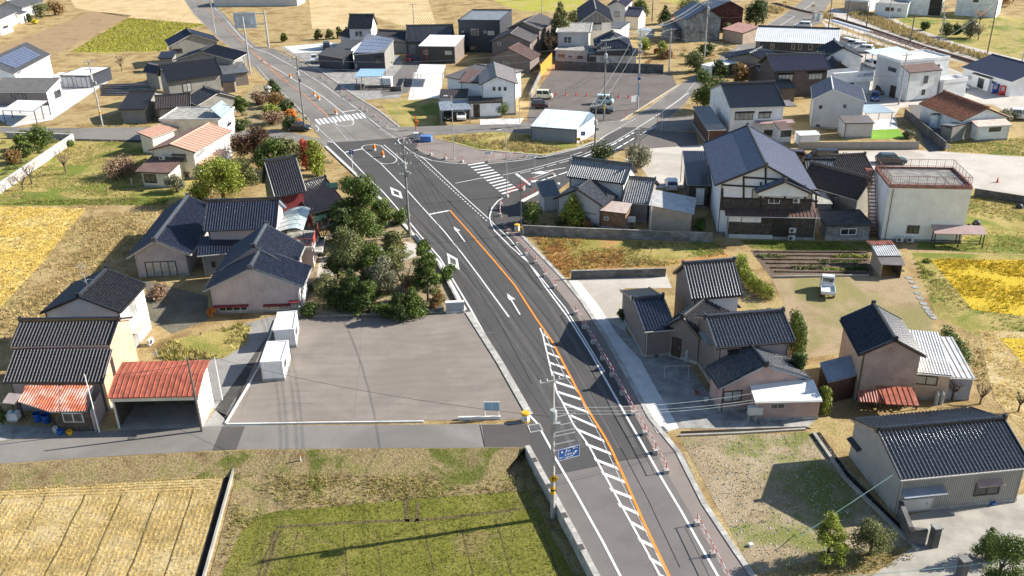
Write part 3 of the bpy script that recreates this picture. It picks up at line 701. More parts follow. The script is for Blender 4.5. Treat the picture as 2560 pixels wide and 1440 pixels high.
# wheel wear along the lanes
wear = MB(); M_wear = ground('wheel_worn_asphalt', [(.092,.088,.085),(.105,.10,.097),(.118,.112,.108)], .5, .1, .1, .8, finescale=18); M_seam = ground('joint_tar', [(.03,.029,.028),(.045,.042,.04)], .8, .2, .1)
for px_, w_ in (([(1150,540),(1225,632),(1320,745),(1395,850),(1450,940),(1500,1030),(1560,1140)],.45),([(1190,540),(1262,632),(1358,745),(1432,850),(1485,940),(1538,1030),(1600,1140)],.45),([(1040,560),(1120,640),(1220,760),(1300,880),(1385,1030),(1440,1140)],.4),([(1060,555),(1145,640),(1250,760),(1330,880),(1410,1030),(1470,1140)],.4),([(1250,430),(1350,408),(1470,377)],.4)):
	q = []; P = [at(*p) for p in px_]
	for i in range(len(P)-1):
		for k in range(6): q.append(P[i].lerp(P[i+1], k/6)+V(random.uniform(-.05,.05), 0))
	strip(wear, q, w_, .030, M_wear)
for px_ in ([(1395,1186),(1560,1151),(1700,1129)],[(905,352),(1000,345)],[(1120,500),(1240,640),(1380,810),(1520,1060),(1620,1250),(1700,1420)],[(1040,420),(1175,560),(1290,700)],[(1000,500),(1130,640),(1235,780),(1330,960)],[(1200,1063),(1212,1118)]):
	P = [at(*p) for p in px_]; strip(wear, P, .06, .0345, M_seam)
struct(wear.build('road_wear'))
# kerbs
def kerb(px, w, h, m, name='kerb', seg=0.6, lift=0.0, side=1):
	pts = [at(x, y) for x, y in px]; mb = MB()
	for i in range(len(pts)-1):
		a, b = pts[i], pts[i+1]; d = b-a; ln = d.length; n = max(1, int(ln/seg)); 
		dn = d/ln
		for k in range(n):
			p = a+dn*(ln*k/n); q = a+dn*(ln*(k+1)/n-.01); sd = V(-dn.y, dn.x)*(w*side)
			mb.obox(p+V(0, 0, lift), q-p, sd, V(0, 0, h), m)
	o = mb.build(name); return struct(o)
kerb(foot, .42, .09, M_kerb, side=-1)
kerb([(1163,783),(1240,905),(1316,1040)], .62, .10, M_kerb, side=1)
kerb([(812,368),(880,432),(950,502),(1018,577),(1094,660),(1157,778)], .45, .16, M_concw, side=1)
kerb([(640,168),(672,203),(725,252),(770,300)], .25, .1, M_kerb, side=1)
kerb([(685,122),(710,130),(800,175),(890,240),(950,277),(1000,317)], .35, .1, M_kerb, side=-1)
kerb([(1200,375),(1360,389),(1440,371),(1490,352)], .3, .12, M_kerb, side=-1)
kerb([(567,1061),(650,920),(692,800)], .16, .18, M_concw, side=1)
kerb([(567,1061),(790,1057),(1060,1054)], .16, .14, M_concw, side=-1)
kerb([(1145,1051),(1252,1049)], .2, .3, M_concw, side=1)
kerb([(1692,214),(1550,303),(1505,308)], .2, .12, M_kerb, side=1)
kerb([(700,795),(1110,782)], .2, .12, M_concd, side=1)
sheet('ditch', [(2025,1085),(2050,1080),(2120,1180),(2300,1360),(2285,1372),(2105,1190)], .024, G_dark)
sheet('ditch', [(1702,1078),(2015,1066),(2030,1072),(1702,1088)], .024, G_dark)
kerb([(1700,1092),(1850,1086),(2015,1076)], .2, .15, M_conc, side=1)
kerb([(2030,1085),(2110,1200),(2290,1378)], .25, .2, M_conc, side=1)
sheet('ditch', [(185,347),(380,351),(378,357),(187,352)], .02, G_dark)
# drain grates, manholes
mb = MB(); M_grate = mat('steel_grate', (.12,.13,.13), .5, .2, metallic=.5); M_iron = mat('cast_iron', (.10,.09,.085), .6, .3)
def quadat(px, m, z): mb.poly(([at(x, y, z) for x, y in px])[::-1], m)
def grate(name, px, label, z=.04):
	p = [at(x, y) for x, y in px]; g = MB(); c = sum(p, Vector())/4
	g.slab([q+V(0, 0, z+.02) for q in p], .03, M_kerb); q2 = [c+(q-c)*.8+V(0, 0, z+.026) for q in p]
	g.slab(q2, .01, M_grate)
	for k in range(1, 8): g.bar(q2[0].lerp(q2[1], k/8)+V(0,0,.006), q2[3].lerp(q2[2], k/8)+V(0,0,.006), .02, .012, M_alu)
	return tag(g.build(name), label, 'drain cover')
grate('drain_cover', [(1318,1064),(1349,1059),(1359,1077),(1325,1083)], 'square steel grate drain cover by the mouth of the lane')
grate('drain_cover', [(1634,1068),(1660,1066),(1673,1081),(1642,1084)], 'square steel grate drain cover on the footpath above the gravel lot')
grate('drain_cover', [(1320,388),(1343,390),(1335,397),(1313,396)], 'pale rectangular grate in the paving north of the crosswalk')
grate('drain_cover', [(1209,380),(1231,380),(1227,387),(1208,387)], 'small grate in the paved triangle by the road barrier')
for px_, lb in (((330,1095), 'round iron manhole cover in the lane below the red garage'), ((1157+0,1083+0), None)):
	if lb:
		c = at(*px_); g = MB(); g.lathe(c+V(0, 0, .016), [(.33, 0), (.33, .015), (.28, .02), (.28, .012)], M_iron, 16); tag(g.build('manhole_cover'), lb, 'manhole cover')

# ---------------------------------------------------------------- painted markings
PZ = .044
def line(mb, px, w, m, z=PZ, dash=None):
	pts = [at(x, y, z) for x, y in px]
	if dash is None:
		n = len(pts); lf = []; rt = []
		for i in range(n):
			d0 = (pts[i]-pts[i-1]).normalized() if i > 0 else None; d1 = (pts[i+1]-pts[i]).normalized() if i < n-1 else None
			d = ((d0 or d1)+(d1 or d0)).normalized(); s_ = V(-d.y, d.x); k = 1/max(.5, s_.dot(V(-(d1 or d0).y, (d1 or d0).x))); 
			lf.append(pts[i]+s_*(w/2*k)); rt.append(pts[i]-s_*(w/2*k))
		for i in range(n-1): mb.poly([rt[i], rt[i+1], lf[i+1], lf[i]], m)
	else:
		on, off = dash; pos = 0.0; acc = 0
		for i in range(len(pts)-1):
			a, b = pts[i], pts[i+1]; ln = (b-a).length; d = (b-a)/ln; s_ = V(-d.y, d.x)*(w/2); x = -acc
			while x < ln:
				x0, x1 = max(0, x), min(ln, x+on)
				if x1 > x0: p, q = a+d*x0, a+d*x1; mb.poly([p-s_, q-s_, q+s_, p+s_], m)
				x += on+off
			acc = ln-(x-on-off)
mk = MB()
Wd = .15
line(mk, [(820,354),(834,356),(860,381),(915,439),(960,482),(1025,557),(1052,590),(1100,645),(1177,773),(1250,905),(1323,1037),(1343,1058),(1377,1120),(1386,1141),(1438,1230),(1507,1354),(1551,1440),(1660,1650)], .18, M_paint)
line(mk, [(861,381),(905,372)], .35, M_paint)
line(mk, [(950,407),(1017,475),(1072,536),(1112,580),(1157,636),(1200,693),(1272,792)], Wd, M_paint)
line(mk, [(960,362),(1016,410)], Wd, M_paint)
loop = [(905,367),(912,363),(935,360.5),(953,364),(957,368),(991,396),(992,402),(983,408),(962,410),(950,407),(930,392),(905,371),(905,367)]
line(mk, loop, Wd, M_paint)
loop2 = [(1000,357),(995,352),(998,347),(1010,344),(1020,345),(1024,350)]
line(mk, loop2, Wd, M_paint)
line(mk, [(1000,357),(1025,377),(1060,397),(1150,482),(1220,545),(1240,565),(1275,598),(1307,638),(1367,712),(1387,738),(1413,770),(1460,845),(1512,930)], .13, M_paint)
line(mk, [(1037,388),(1090,437),(1150,492),(1217,552)], .15, M_paint, dash=(.5, .5))
line(mk, [(1052,391),(1080,401),(1125,407.5),(1166,409)], .15, M_paint)
line(mk, [(1220,409),(1295,402),(1360,392),(1425,377),(1482,362),(1517,337),(1550,318)], .15, M_paint)
line(mk, [(1266,489),(1245,502),(1230,520),(1224,540),(1225,555),(1237,577),(1275,615),(1322,657),(1363,717),(1420,793),(1477,883),(1530,977),(1577,1060),(1605,1108),(1655,1197),(1704,1279),(1740,1344),(1795,1440),(1910,1640)], .18, M_paint)
line(mk, [(1072,536),(1124,526)], .4, M_paint)
line(mk, [(1290,434),(1326,462)], .45, M_paint)
line(mk, [(1257,437),(1290,431),(1335,420),(1400,402),(1455,387),(1535,355),(1580,328),(1640,290),(1722,232)], .15, M_paint)
line(mk, [(1300,433),(1340,424),(1400,407),(1460,391)], .15, M_paint, dash=(2.0, .6))
line(mk, [(1460,392),(1535,360),(1585,331)], .3, M_paint, dash=(2.0, .6))
line(mk, [(1317,467),(1346,454),(1380,442),(1415,431)], .3, M_paint, dash=(2.0, .4))
line(mk, [(1415,431),(1500,395),(1540,372),(1600,337),(1640,315)], .3, M_paint, dash=(2.0, .5))
line(mk, [(1138,458),(1210,444)], .15, M_paint); line(mk, [(1425,390),(1455,380)], .15, M_paint)
line(mk, [(1552,304),(1610,277),(1700,212)], .15, M_paintw, z=PZ-.01)
line(mk, [(1500,347),(1550,318),(1590,296)], .15, M_paint, dash=(.5, .5))
line(mk, [(1600,345),(1642,317),(1700,272),(1720,252)], .15, M_paintw, z=PZ-.01, dash=(.5,.5))
line(mk, [(1590,322),(1700,250),(1738,205),(1850,118)], .15, M_paintw, z=PZ-.01)
line(mk, [(1655,309),(1740,305)], .15, M_paintw, z=PZ-.01)
line(mk, [(1886,87),(1917,62),(1967,33)], .2, M_paintw, z=PZ-.01); line(mk, [(1958,37),(1987,40),(1945,68)], .3, M_paintw, z=PZ-.01); line(mk, [(2036,5),(2011,23),(2040,25)], .3, M_paintw, z=PZ-.01)
# stepped zebra
L0 = (1170,412.5); L1 = (1255,484.5); R0 = (1206,407); R1 = (1291,478)
for i in range(12):
	t = i/11; x = lambda a, b: a+(b-a)*t
	w = 3.4 if i else 3.4
	p = at(x(L0[0], L1[0]), x(L0[1], L1[1]), PZ); r = at(x(R0[0]+6, R1[0]+4), x(R0[1]-1, R1[1]-5), PZ)
	d = (r-p).normalized(); s_ = V(-d.y, d.x)*.24; mk.poly([p-s_, r-s_, r+s_, p+s_], M_paint)
for i in range(12):
	bx, by = 600+(757+i*41.0)/4, (1193-i*6)/4
	p = at(bx, by, PZ); q = at(bx+11.5, by+13, PZ); d = (q-p); s_ = V(-d.y, d.x).normalized()*.24
	mk.poly([p-s_, q-s_, q+s_, p+s_][::-1], M_paint)
line(mk, [(855,280),(892,274.5)], .4, M_paint)
line(mk, [(462,2),(487,37),(542,90),(600,138),(672,203),(725,254),(775,303)], .15, M_paintw)
line(mk, [(530,12),(562,45),(600,90),(632,120),(670,132),(750,175),(810,212),(850,242),(900,277),(922,296),(950,317),(995,324)], .15, M_paint)
line(mk, [(647,147),(700,177),(740,202),(775,220),(812,245),(855,280),(885,302)], .15, M_paint)
line(mk, [(836,303),(842,312),(860,316),(880,313),(885,306),(876,297)], .15, M_paint)
line(mk, [(788,312),(796,319),(797,325),(792,328)], .15, M_paint); line(mk, [(800,325),(833,354)], .15, M_paint, dash=(.6, .6)); line(mk, [(950,320),(990,347)], .15, M_paint, dash=(.5,.5))
line(mk, [(815,290),(870,350)], .12, M_paintw)
def diamond(px):
	p = [at(x, y, PZ) for x, y in px]; c = sum(p, Vector())/4
	q = [c+(a-c)*.52 for a in p]
	for i in range(4): j = (i+1) % 4; mk.poly([p[i], p[j], q[j], q[i]][::-1], M_paint)
diamond([(975,467),(1002,479),(1007,497),(980,487)]); diamond([(1117,632),(1144,647),(1149,675),(1121,659)])
def arrow(base, tip, hook=None):
	a, b = at(*base, PZ), at(*tip, PZ); d = (b-a).normalized(); s_ = V(-d.y, d.x); ln = (b-a).length; h = a+d*(ln-1.7)
	mk.poly([a-s_*.08, h-s_*.08, h+s_*.08, a+s_*.08][::-1], M_paint)
	mk.poly([h+s_*.2, h-s_*.5, h-s_*.2+d*.8, b, h+s_*.22+d*.6][::-1] if hook else [h-s_*.45, b, h+s_*.45][::-1], M_paint)
arrow((1162,604),(1134,566), 1); arrow((1300,786),(1268,733), 1)
a = at(1414,419,PZ); b = at(1352,430,PZ); d = (b-a).normalized(); s_ = V(-d.y, d.x)
mk.poly([a-s_*.09, a+d*4-s_*.09, a+d*4+s_*.09, a+s_*.09][::-1], M_paint); mk.poly([a+d*4-s_*.5, a+d*6-s_*.3, a+d*4.6+s_*1.0, a+d*3.4+s_*.9, a+d*4+s_*.2][::-1], M_paint)
# hatching beside the orange line
hl = [(1350,820),(1357,837),(1377,923),(1393,983),(1405,1003),(1433,1060),(1471,1112),(1517,1197),(1586,1322),(1651,1440),(1750,1620)]
line(mk, hl, .15, M_paint)
line(mk, [(1357,822),(1378,870),(1412,940),(1447,985),(1470,1037),(1500,1089),(1553,1203),(1615,1331),(1668,1440)], .08, M_paintw)
bars = [((1354,833),(1372,845)),((1361,858),(1387,868)),((1366,881),(1400,894)),((1373,906),(1412,920)),((1382,930),(1430,945)),((1390,955),(1443,972)),((1395,980),(1459,1000)),((1408,1008),(1477,1033)),((1427,1039),(1491,1067)),((1446,1075),(1510,1102)),((1464,1110),(1527,1134)),((1486,1148),(1545,1171)),((1504,1182),(1563,1205)),((1525,1223),(1579,1244)),((1546,1262),(1596,1284)),((1573,1303),(1615,1326)),((1596,1348),(1635,1367)),((1622,1395),(1655,1413)),((1645,1436),(1673,1450))]
for a, b in bars:
	p, q = at(*a, PZ-.004), at(*b, PZ-.004); dd = at(a[0]+9, a[1]+17, PZ)-at(*a, PZ); dd = dd.normalized()*.23
	p.z = q.z = PZ-.004; mk.poly([p-dd, q-dd, q+dd, p+dd], M_paint)
struct(mk.build('road_marking'))
mo = MB()
line(mo, [(1125,526),(1175,582),(1240,657),(1287,713),(1343,800),(1380,853),(1420,930),(1463,1013),(1510,1089),(1527,1120),(1556,1184),(1609,1305),(1673,1440),(1770,1630)], .2, M_orange)
line(mo, [(624,122),(650,147),(700,195),(755,232),(820,291)], .25, M_orangew); line(mo, [(645,140),(690,175),(720,205)], .2, M_orangew)
line(mo, [(495,0),(550,55),(600,100),(624,122)], .2, M_orangew)
struct(mo.build('centre_line'))
mp_ = MB()
def seam(px, w=.05): line(mp_, px, w, M_patch, z=PZ-.012)
mp_.poly(wpoly([(555.5,1066),(612,1066),(591,1124),(531,1126)], .024)[::-1], M_patch)
mp_.poly(wpoly([(1205,1062),(1322,1060),(1327,1117),(1212,1117)], .024)[::-1], M_patch)
for _ in range(46):                                   # tar joints and stains of the car park
	x0 = random.uniform(640, 1150); y0 = random.uniform(800, 1035); x0 += (y0-800)*-.1; ln_ = random.uniform(20, 130)
	q = [at(x0+ln_*k/5, y0+random.uniform(-1.2, 1.2)+k*random.uniform(-.3, .3), .0245) for k in range(6)]; strip(mp_, q, random.uniform(.03, .12), .0245, M_lots)
for px_ in ([(700,905),(960,900),(1230,892)],[(690,798),(660,880),(600,1040)],[(905,790),(900,900),(885,1045)]): strip(mp_, [at(*p) for p in px_], .05, .0247, M_lots)
struct(mp_.build('asphalt_patch'))

# ---------------------------------------------------------------- vegetation made of many small faces
def bulk(name, verts, faces_n, m, parent=None, k=4, label=None, cat=None, kind=None, smooth=False):
	"""verts: (n*k,3) array, every k vertices one face"""
	org = np.array(parent_loc(parent)) if parent is not None else np.zeros(3)
	me = bpy.data.meshes.new(name); nv = len(verts); nf = nv//k
	me.vertices.add(nv); me.vertices.foreach_set('co', (verts-org).astype(np.float32).ravel())
	me.loops.add(nv); me.loops.foreach_set('vertex_index', np.arange(nv, dtype=np.int32))
	me.polygons.add(nf); me.polygons.foreach_set('loop_start', np.arange(0, nv, k, dtype=np.int32)); me.polygons.foreach_set('loop_total', np.full(nf, k, dtype=np.int32))
	me.materials.append(m); me.update(calc_edges=True)
	o = bpy.data.objects.new(name, me); COL.objects.link(o)
	if parent is not None: o.parent = parent; ABS[o.name] = Vector(org)
	else: ABS[o.name] = Vector(org)
	tag(o, label, cat, None, kind); return o
def inpoly(P, poly):
	x, y = P[:, 0], P[:, 1]; r = np.zeros(len(P), bool); n = len(poly)
	for i in range(n):
		x0, y0 = poly[i][0], poly[i][1]; x1, y1 = poly[(i+1) % n][0], poly[(i+1) % n][1]
		c = ((y0 > y) != (y1 > y)) & (x < (x1-x0)*(y-y0)/((y1-y0) or 1e-9)+x0); r ^= c
	return r
def blades(pts, z, h, w, per=3, lean=.5):
	n = len(pts); P = np.repeat(pts, per, 0); N = len(P); a = RNG.uniform(0, 2*PI, N); hh = h*RNG.uniform(.6, 1.3, N); ww = w*RNG.uniform(.7, 1.3, N)
	base = np.stack([P[:, 0]+RNG.normal(0, w, N), P[:, 1]+RNG.normal(0, w, N), np.full(N, z)], 1)
	s_ = np.stack([np.cos(a), np.sin(a), np.zeros(N)], 1)*ww[:, None]/2; ln = RNG.uniform(0, 2*PI, N)
	tip = base+np.stack([np.cos(ln)*hh*lean, np.sin(ln)*hh*lean, hh], 1)
	return np.stack([base-s_, base+s_, tip], 1).reshape(-1, 3)
def scatter(name, poly, z, dens, h, w, m, label, per=3, lean=.6, clump=0, cat='grass'):
	P = [(p.x, p.y) for p in poly]; xs = [p[0] for p in P]; ys = [p[1] for p in P]
	n = int((max(xs)-min(xs))*(max(ys)-min(ys))*dens/per); n = min(n, 60000)
	pts = np.stack([RNG.uniform(min(xs), max(xs), n), RNG.uniform(min(ys), max(ys), n)], 1); pts = pts[inpoly(pts, P)]
	if clump: f = np.sin(pts[:, 0]*clump+np.sin(pts[:, 1]*clump*1.3)*1.5)+np.sin(pts[:, 1]*clump*.9+pts[:, 0]*clump*.4); pts = pts[f > RNG.uniform(-1.6, 1.0, len(pts))]
	return bulk(name, blades(pts, z, h, w, per, lean), 0, m, k=3, label=label, cat=cat, kind='stuff')
F_straw = leafmat('straw', [(.58,.42,.12),(.72,.55,.23),(.80,.66,.38),(.62,.44,.05)], .7, .2)
F_gold = leafmat('golden_stems', [(.50,.36,.06),(.62,.46,.12),(.66,.52,.2)], .7, .2)
F_yell = leafmat('yellow_stems', [(.42,.30,.02),(.58,.42,.03),(.36,.30,.03)], .7, .2)
F_dry = leafmat('dry_blades', [(.38,.27,.11),(.52,.40,.20),(.28,.25,.07)], .8, .2)
F_grass = leafmat('green_blades', [(.095,.125,.015),(.16,.175,.028),(.23,.215,.05)], .7, .25)
F_mix = leafmat('mixed_blades', [(.16,.19,.03),(.34,.28,.09),(.48,.37,.17)], .8, .2)
F_red = leafmat('rusty_blades', [(.42,.17,.05),(.45,.28,.11),(.30,.24,.06)], .8, .2)
# stubble rows, bottom left
P = [(p.x, p.y) for p in stubL]; cx = np.array([cd.x, cd.y]); nx = np.array([-cd.y, cd.x]); o0 = np.array([cub[0].x, cub[0].y])
g = [];
for r_ in range(1, 150):
	q = np.arange(2.6, 26, .13); k = o0+np.outer(q+RNG.normal(0, .03, len(q)), cx)-nx*(r_*.36+.5); g.append(k)
g = np.concatenate(g); g = g+RNG.normal(0, .012, g.shape); g2 = []
for r_ in range(8): x = np.arange(-50, o0[0]-.4, .13); g2.append(np.stack([x, np.full(len(x), o0[1]-.3-r_*.36)+(o0[0]-x)*-.035+RNG.normal(0, .03, len(x))], 1))
g = np.concatenate([g]+g2); g = g[inpoly(g, P)]
f = np.sin(g[:, 0]*.55+2)+np.sin(g[:, 1]*.7+g[:, 0]*.3); g = g[f < RNG.uniform(.9, 2.6, len(g))]
bulk('rice_stubble', blades(g, LOW-.03, .18, .036, 5, .2), 0, F_straw, k=3, label='cut rice stubble standing in rows in the near left field', cat='stubble', kind='stuff')
scatter('rice_stubble', wpoly([(0,517),(214,521),(105,658),(0,768),(-60,800),(-60,517)], .008), .008, 60, .22, .07, F_gold, 'golden rice stems in the field at the left edge', per=3)
scatter('rice_stubble', wpoly([(2326,648),(2600,652),(2600,795),(2560,790),(2431,774)], .012), .012, 60, .28, .08, F_yell, 'bright yellow rice stems in the field at the right edge', clump=.9)
scatter('rice_stubble', wpoly([(2446,826),(2600,834),(2600,1090),(2560,1080),(2484,995)], .016), .016, 50, .18, .06, F_straw, 'pale stubble in the small field behind the grey corrugated house', clump=.6)
scatter('grass', gf, LOW-.012, 90, .075, .05, F_grass, 'short green grass of the near field', lean=.9)
scatter('grass', [at(596,1126,LOW*.3), at(1308,1122,LOW*.3), at(1420,1345,LOW), at(1325,1226,LOW), at(1000,1250,LOW), at(690,1278,LOW), at(600,1330,LOW), at(545,1440,LOW)], LOW-.01, 110, .22, .06, F_mix, 'tangled dry weeds between the lane and the green field', clump=.7)
scatter('grass', wpoly([(0,1166),(300,1146),(585,1130),(585,1160),(300,1170),(0,1188)], LOW*.6), LOW*.75, 110, .25, .06, F_dry, 'dry weeds on the verge above the stubble field')
scatter('grass', wpoly([(180,350),(375,356),(340,500),(0,512),(0,480)], 0), .008, 30, .2, .09, F_mix, 'patchy grass around the bare fruit trees', clump=.5)
scatter('grass', wpoly([(100,500),(420,495),(415,513),(0,513)], 0), .01, 60, .16, .08, F_grass, 'green grass strip beside the golden rice field')
scatter('grass', wpoly([(214,521),(470,505),(330,640),(320,700),(120,790),(0,860),(0,775),(105,660)], 0), 0, 45, .28, .09, F_dry, 'long dry grass between the rice field and the black-roofed houses', clump=.35)
scatter('grass', wpoly([(1335,595),(1560,604),(1560,668),(1430,676),(1418,695),(1375,655)], 0), .01, 90, .3, .08, F_red, 'rusty dry grass beside the main road', clump=.5)
scatter('grass', wpoly([(1560,604),(1795,610),(1815,635),(1660,666),(1560,668)], 0), .012, 90, .24, .08, F_mix, 'green and straw grass below the long block wall', clump=.5)
scatter('grass', wpoly([(1100,342),(1240,333),(1325,340),(1485,352),(1440,368),(1360,384),(1200,370)], 0), .01, 50, .4, .1, F_dry, 'tall dry grass on the island behind the blue metal warehouse', clump=.5)
scatter('grass', wpoly([(2435,480),(2600,495),(2600,635),(2400,630),(2300,618),(2390,600)], 0), .01, 40, .18, .08, F_mix, 'yellow-green grass right of the flat-roofed white building', clump=.4)
scatter('grass', wpoly([(2280,640),(2320,650),(2430,776),(2600,800),(2600,832),(2440,826),(2490,1000),(2450,990),(2400,800),(2345,780)], 0), .006, 40, .18, .08, F_mix, 'rough grass bank between the yellow rice fields', clump=.4)
scatter('grass', wpoly([(2010,1090),(2040,1130),(2240,1340),(2100,1380),(1900,1380),(1800,1240),(1740,1110)], 0), .012, 9, .1, .07, F_grass, 'thin grass tufts in the gravel lot', clump=.25)
scatter('grass', wpoly([(1890,1442),(2060,1398),(2285,1364),(2280,1402),(2130,1440),(2050,1500),(1940,1520)], 0), .012, 80, .14, .07, F_mix, 'rough grass verge at the edge of the concrete driveway', clump=.4)
scatter('grass', wpoly([(395,880),(430,850),(600,812),(628,815),(615,860),(560,895),(410,905)], 0), .012, 60, .45, .14, F_mix, 'overgrown leafy plot left of the container boxes', clump=.5)
scatter('grass', wpoly([(1850,602),(2230,606),(2165,628),(1880,620)], 0), .012, 60, .14, .07, F_grass, 'green lawn strip behind the timber-framed house')
scatter('grass', wpoly([(150,315),(385,318),(350,250),(300,300)], 0), .008, 25, .2, .1, F_dry, 'dry grass plot beside the leaning utility pole')
scatter('grass', wpoly([(322,45),(512,62),(440,80),(412,128),(178,131)], 0), .008, 14, .35, .18, leafmat('lime_blades', [(.26,.27,.04),(.38,.36,.06),(.30,.24,.05)], .7, .25), 'lime green stems in the field at the upper left', per=2)
scatter('grass', wpoly([(2370,354),(2530,347),(2600,340),(2600,394),(2560,390),(2370,378)], 0), .012, 40, .16, .08, F_mix, 'grass plot in front of the terracotta-roofed house')
# loose stones of the gravel lot
n = 2600; Pg = wpoly([(1700,1095),(2015,1080),(2050,1090),(2290,1360),(2060,1395),(1888,1440),(1860,1390)], .008); P = [(p.x, p.y) for p in Pg]
q = np.stack([RNG.uniform(min(x for x, y in P), max(x for x, y in P), n), RNG.uniform(min(y for x, y in P), max(y for x, y in P), n)], 1); q = q[inpoly(q, P)]
N = len(q); sz = RNG.uniform(.025, .09, N); vs = []
tet = np.array([[1,0,0],[-.5,.87,0],[-.5,-.87,0],[0,0,.9]]); fs_ = [(0,1,3),(1,2,3),(2,0,3)]
ang = RNG.uniform(0, 6.28, N); ca, sa = np.cos(ang), np.sin(ang)
T4 = np.stack([np.stack([(tet[i, 0]*ca-tet[i, 1]*sa)*sz+q[:, 0], (tet[i, 0]*sa+tet[i, 1]*ca)*sz+q[:, 1], tet[i, 2]*sz+.008], 1) for i in range(4)], 1)
vs = np.concatenate([T4[:, list(f), :].reshape(-1, 3) for f in fs_]); bulk('gravel', vs, 0, leafmat('stones', [(.16,.15,.13),(.36,.34,.30),(.55,.53,.5)], .9, 0), k=3, label='loose stones scattered over the gravel lot', cat='gravel', kind='stuff')
# ---------------------------------------------------------------- wall materials
W_white = mat('white_plaster', (.83,.83,.82), .7, .05, .8, stain=.15, stainc=(.5,.5,.48))
W_white2 = mat('white_siding', (.78,.80,.80), .6, .08, .8, lines=('u', .3, .02, .5), stain=.25, stainc=(.42,.42,.40))
W_cream = mat('cream_stucco', (.70,.64,.52), .8, .07, .8, stain=.15, stainc=(.4,.36,.3))
W_pink = mat('pinkish_grey_siding', (.47,.40,.39), .7, .07, .8, lines=('u', .6, .02, .35), stain=.15, stainc=(.22,.2,.19))
W_pink2 = mat('dusty_pink_siding', (.46,.32,.29), .7, .08, .8, lines=('u', .25, .015, .4), stain=.2, stainc=(.25,.18,.16))
W_ochre = mat('ochre_wall', (.60,.43,.26), .75, .1, .5, stain=.25, stainc=(.45,.40,.34))
W_grey = mat('grey_render', (.25,.24,.215), .8, .08, .8, stain=.15, stainc=(.18,.17,.15))
W_lgrey = mat('light_grey_siding', (.52,.52,.52), .7, .05, .8, lines=('v', .45, .015, .3))
W_beige = mat('beige_panel', (.52,.40,.30), .7, .08, .8, lines=('u', .9, .02, .3), stain=.2, stainc=(.33,.25,.19))
W_rustpink = mat('rusty_pinkish_panel', (.42,.33,.28), .75, .1, .8, stain=.5, stainc=(.26,.13,.09))
W_brown = mat('taupe_siding', (.20,.165,.15), .7, .06, .8, lines=('v', .3, .015, .3))
W_brown2 = mat('dark_brown_wall', (.105,.085,.075), .75, .1, .8, lines=('v', .3, .015, .3))
W_mauve = mat('mauve_lower_wall', (.17,.11,.12), .7, .1)
W_navy = mat('navy_metal_siding', (.035,.042,.062), .5, .1, .8, lines=('u', .3, .015, .3))
W_char = mat('charcoal_siding', (.04,.042,.048), .5, .1, .8, lines=('v', .3, .015, .3))
W_wood = mat('weathered_boards', (.13,.105,.08), .85, .3, 2.5, lines=('v', .18, .02, .8), fine=.4, col2=(.05,.04,.035))
W_woodd = mat('dark_timber', (.035,.028,.024), .7, .2)
W_red = mat('dark_red_wall', (.22,.035,.04), .6, .1, 1.0)
W_green = mat('bottle_green_wall', (.015,.06,.05), .5, .1)
W_stone = mat('stone_block_wall', (.32,.32,.31), .9, .2, .8, brick=(.9,.3,.015,(.4,.4,.4)), stain=.35, stainc=(.14,.14,.14), fine=.1)
W_corr = mat('grey_corrugated_siding', (.34,.325,.29), .55, .06, .8, lines=('u', .17, .07, .6), stain=.1, stainc=(.2,.15,.12))
W_dcorr = mat('rust_brown_corrugated', (.10,.045,.035), .7, .2, 1.0, lines=('u', .15, .06, .6))
W_bluey = mat('bluish_grey_siding', (.30,.33,.40), .6, .08, .8, lines=('v', .2, .02, .4), stain=.2, stainc=(.25,.2,.18))
R_white = mat('white_metal_roof', (.78,.78,.77), .45, .04, .8)
R_ptin = mat('pale_tin_roof', (.56,.56,.55), .6, .1, 1.2, stain=.35, stainc=(.40,.26,.20))
R_red = mat('red_metal_roof', (.42,.125,.075), .5, .15, 1.5, fine=.25, stain=.25, stainc=(.16,.04,.03))
R_redw = mat('red_and_white_tin', (.60,.58,.55), .5, .1, 1.5, lines=('u', .24, .10, .0), stain=.95, stainc=(.50,.15,.07))
R_orange = mat('rusted_orange_tin', (.48,.12,.05), .55, .2, 1.5, fine=.2, stain=.75, stainc=(.66,.56,.5))
R_rust = mat('rusting_tin', (.40,.12,.08), .6, .3, 1.2, stain=.4, stainc=(.55,.4,.3))
R_salmon = mat('salmon_metal_roof', (.54,.32,.235), .5, .06, 1.0)
R_brown = mat('brown_metal_roof', (.16,.10,.085), .45, .1, 1.0)
R_taupe = mat('taupe_roof', (.17,.15,.145), .5, .08, 1.0)
R_grey = mat('grey_metal_roof', (.20,.21,.22), .4, .12, 1.0, stain=.2, stainc=(.3,.3,.3))
R_bluegrey = mat('blue_grey_corrugated', (.28,.31,.35), .4, .12, 1.0)
R_lblue = mat('light_blue_metal', (.50,.60,.64), .6, .05, 1.0)
R_sky = mat('pale_blue_carport_sheet', (.30,.48,.62), .25, .05, 1.0)
R_conc = mat('weathered_flat_roof', (.36,.35,.32), .9, .2, 1.2, stain=.6, stainc=(.16,.16,.14))
R_dark = mat('dark_flat_roof', (.06,.06,.06), .8, .25, 1.0)
R_shin = mat('charcoal_shingle', (.07,.07,.075), .6, .15, 1.0)
M_solar = mat('solar_panel', (.10,.13,.20), .15, .1, 3, lines=('u', 1.0, .06, -2.0), spec=.8)
T_pink = mat('pink_fascia', (.48,.34,.30), .6, .1); T_blue = mat('pale_blue_fascia', (.34,.42,.50), .6, .08); T_cyan = mat('cyan_fascia', (.10,.42,.48), .5, .1)
M_blue = mat('blue_plastic', (.02,.10,.42), .4, .15); M_red = mat('red_paint', (.62,.03,.02), .45, .1); M_yel = mat('yellow_plastic', (.75,.42,.02), .45, .05)
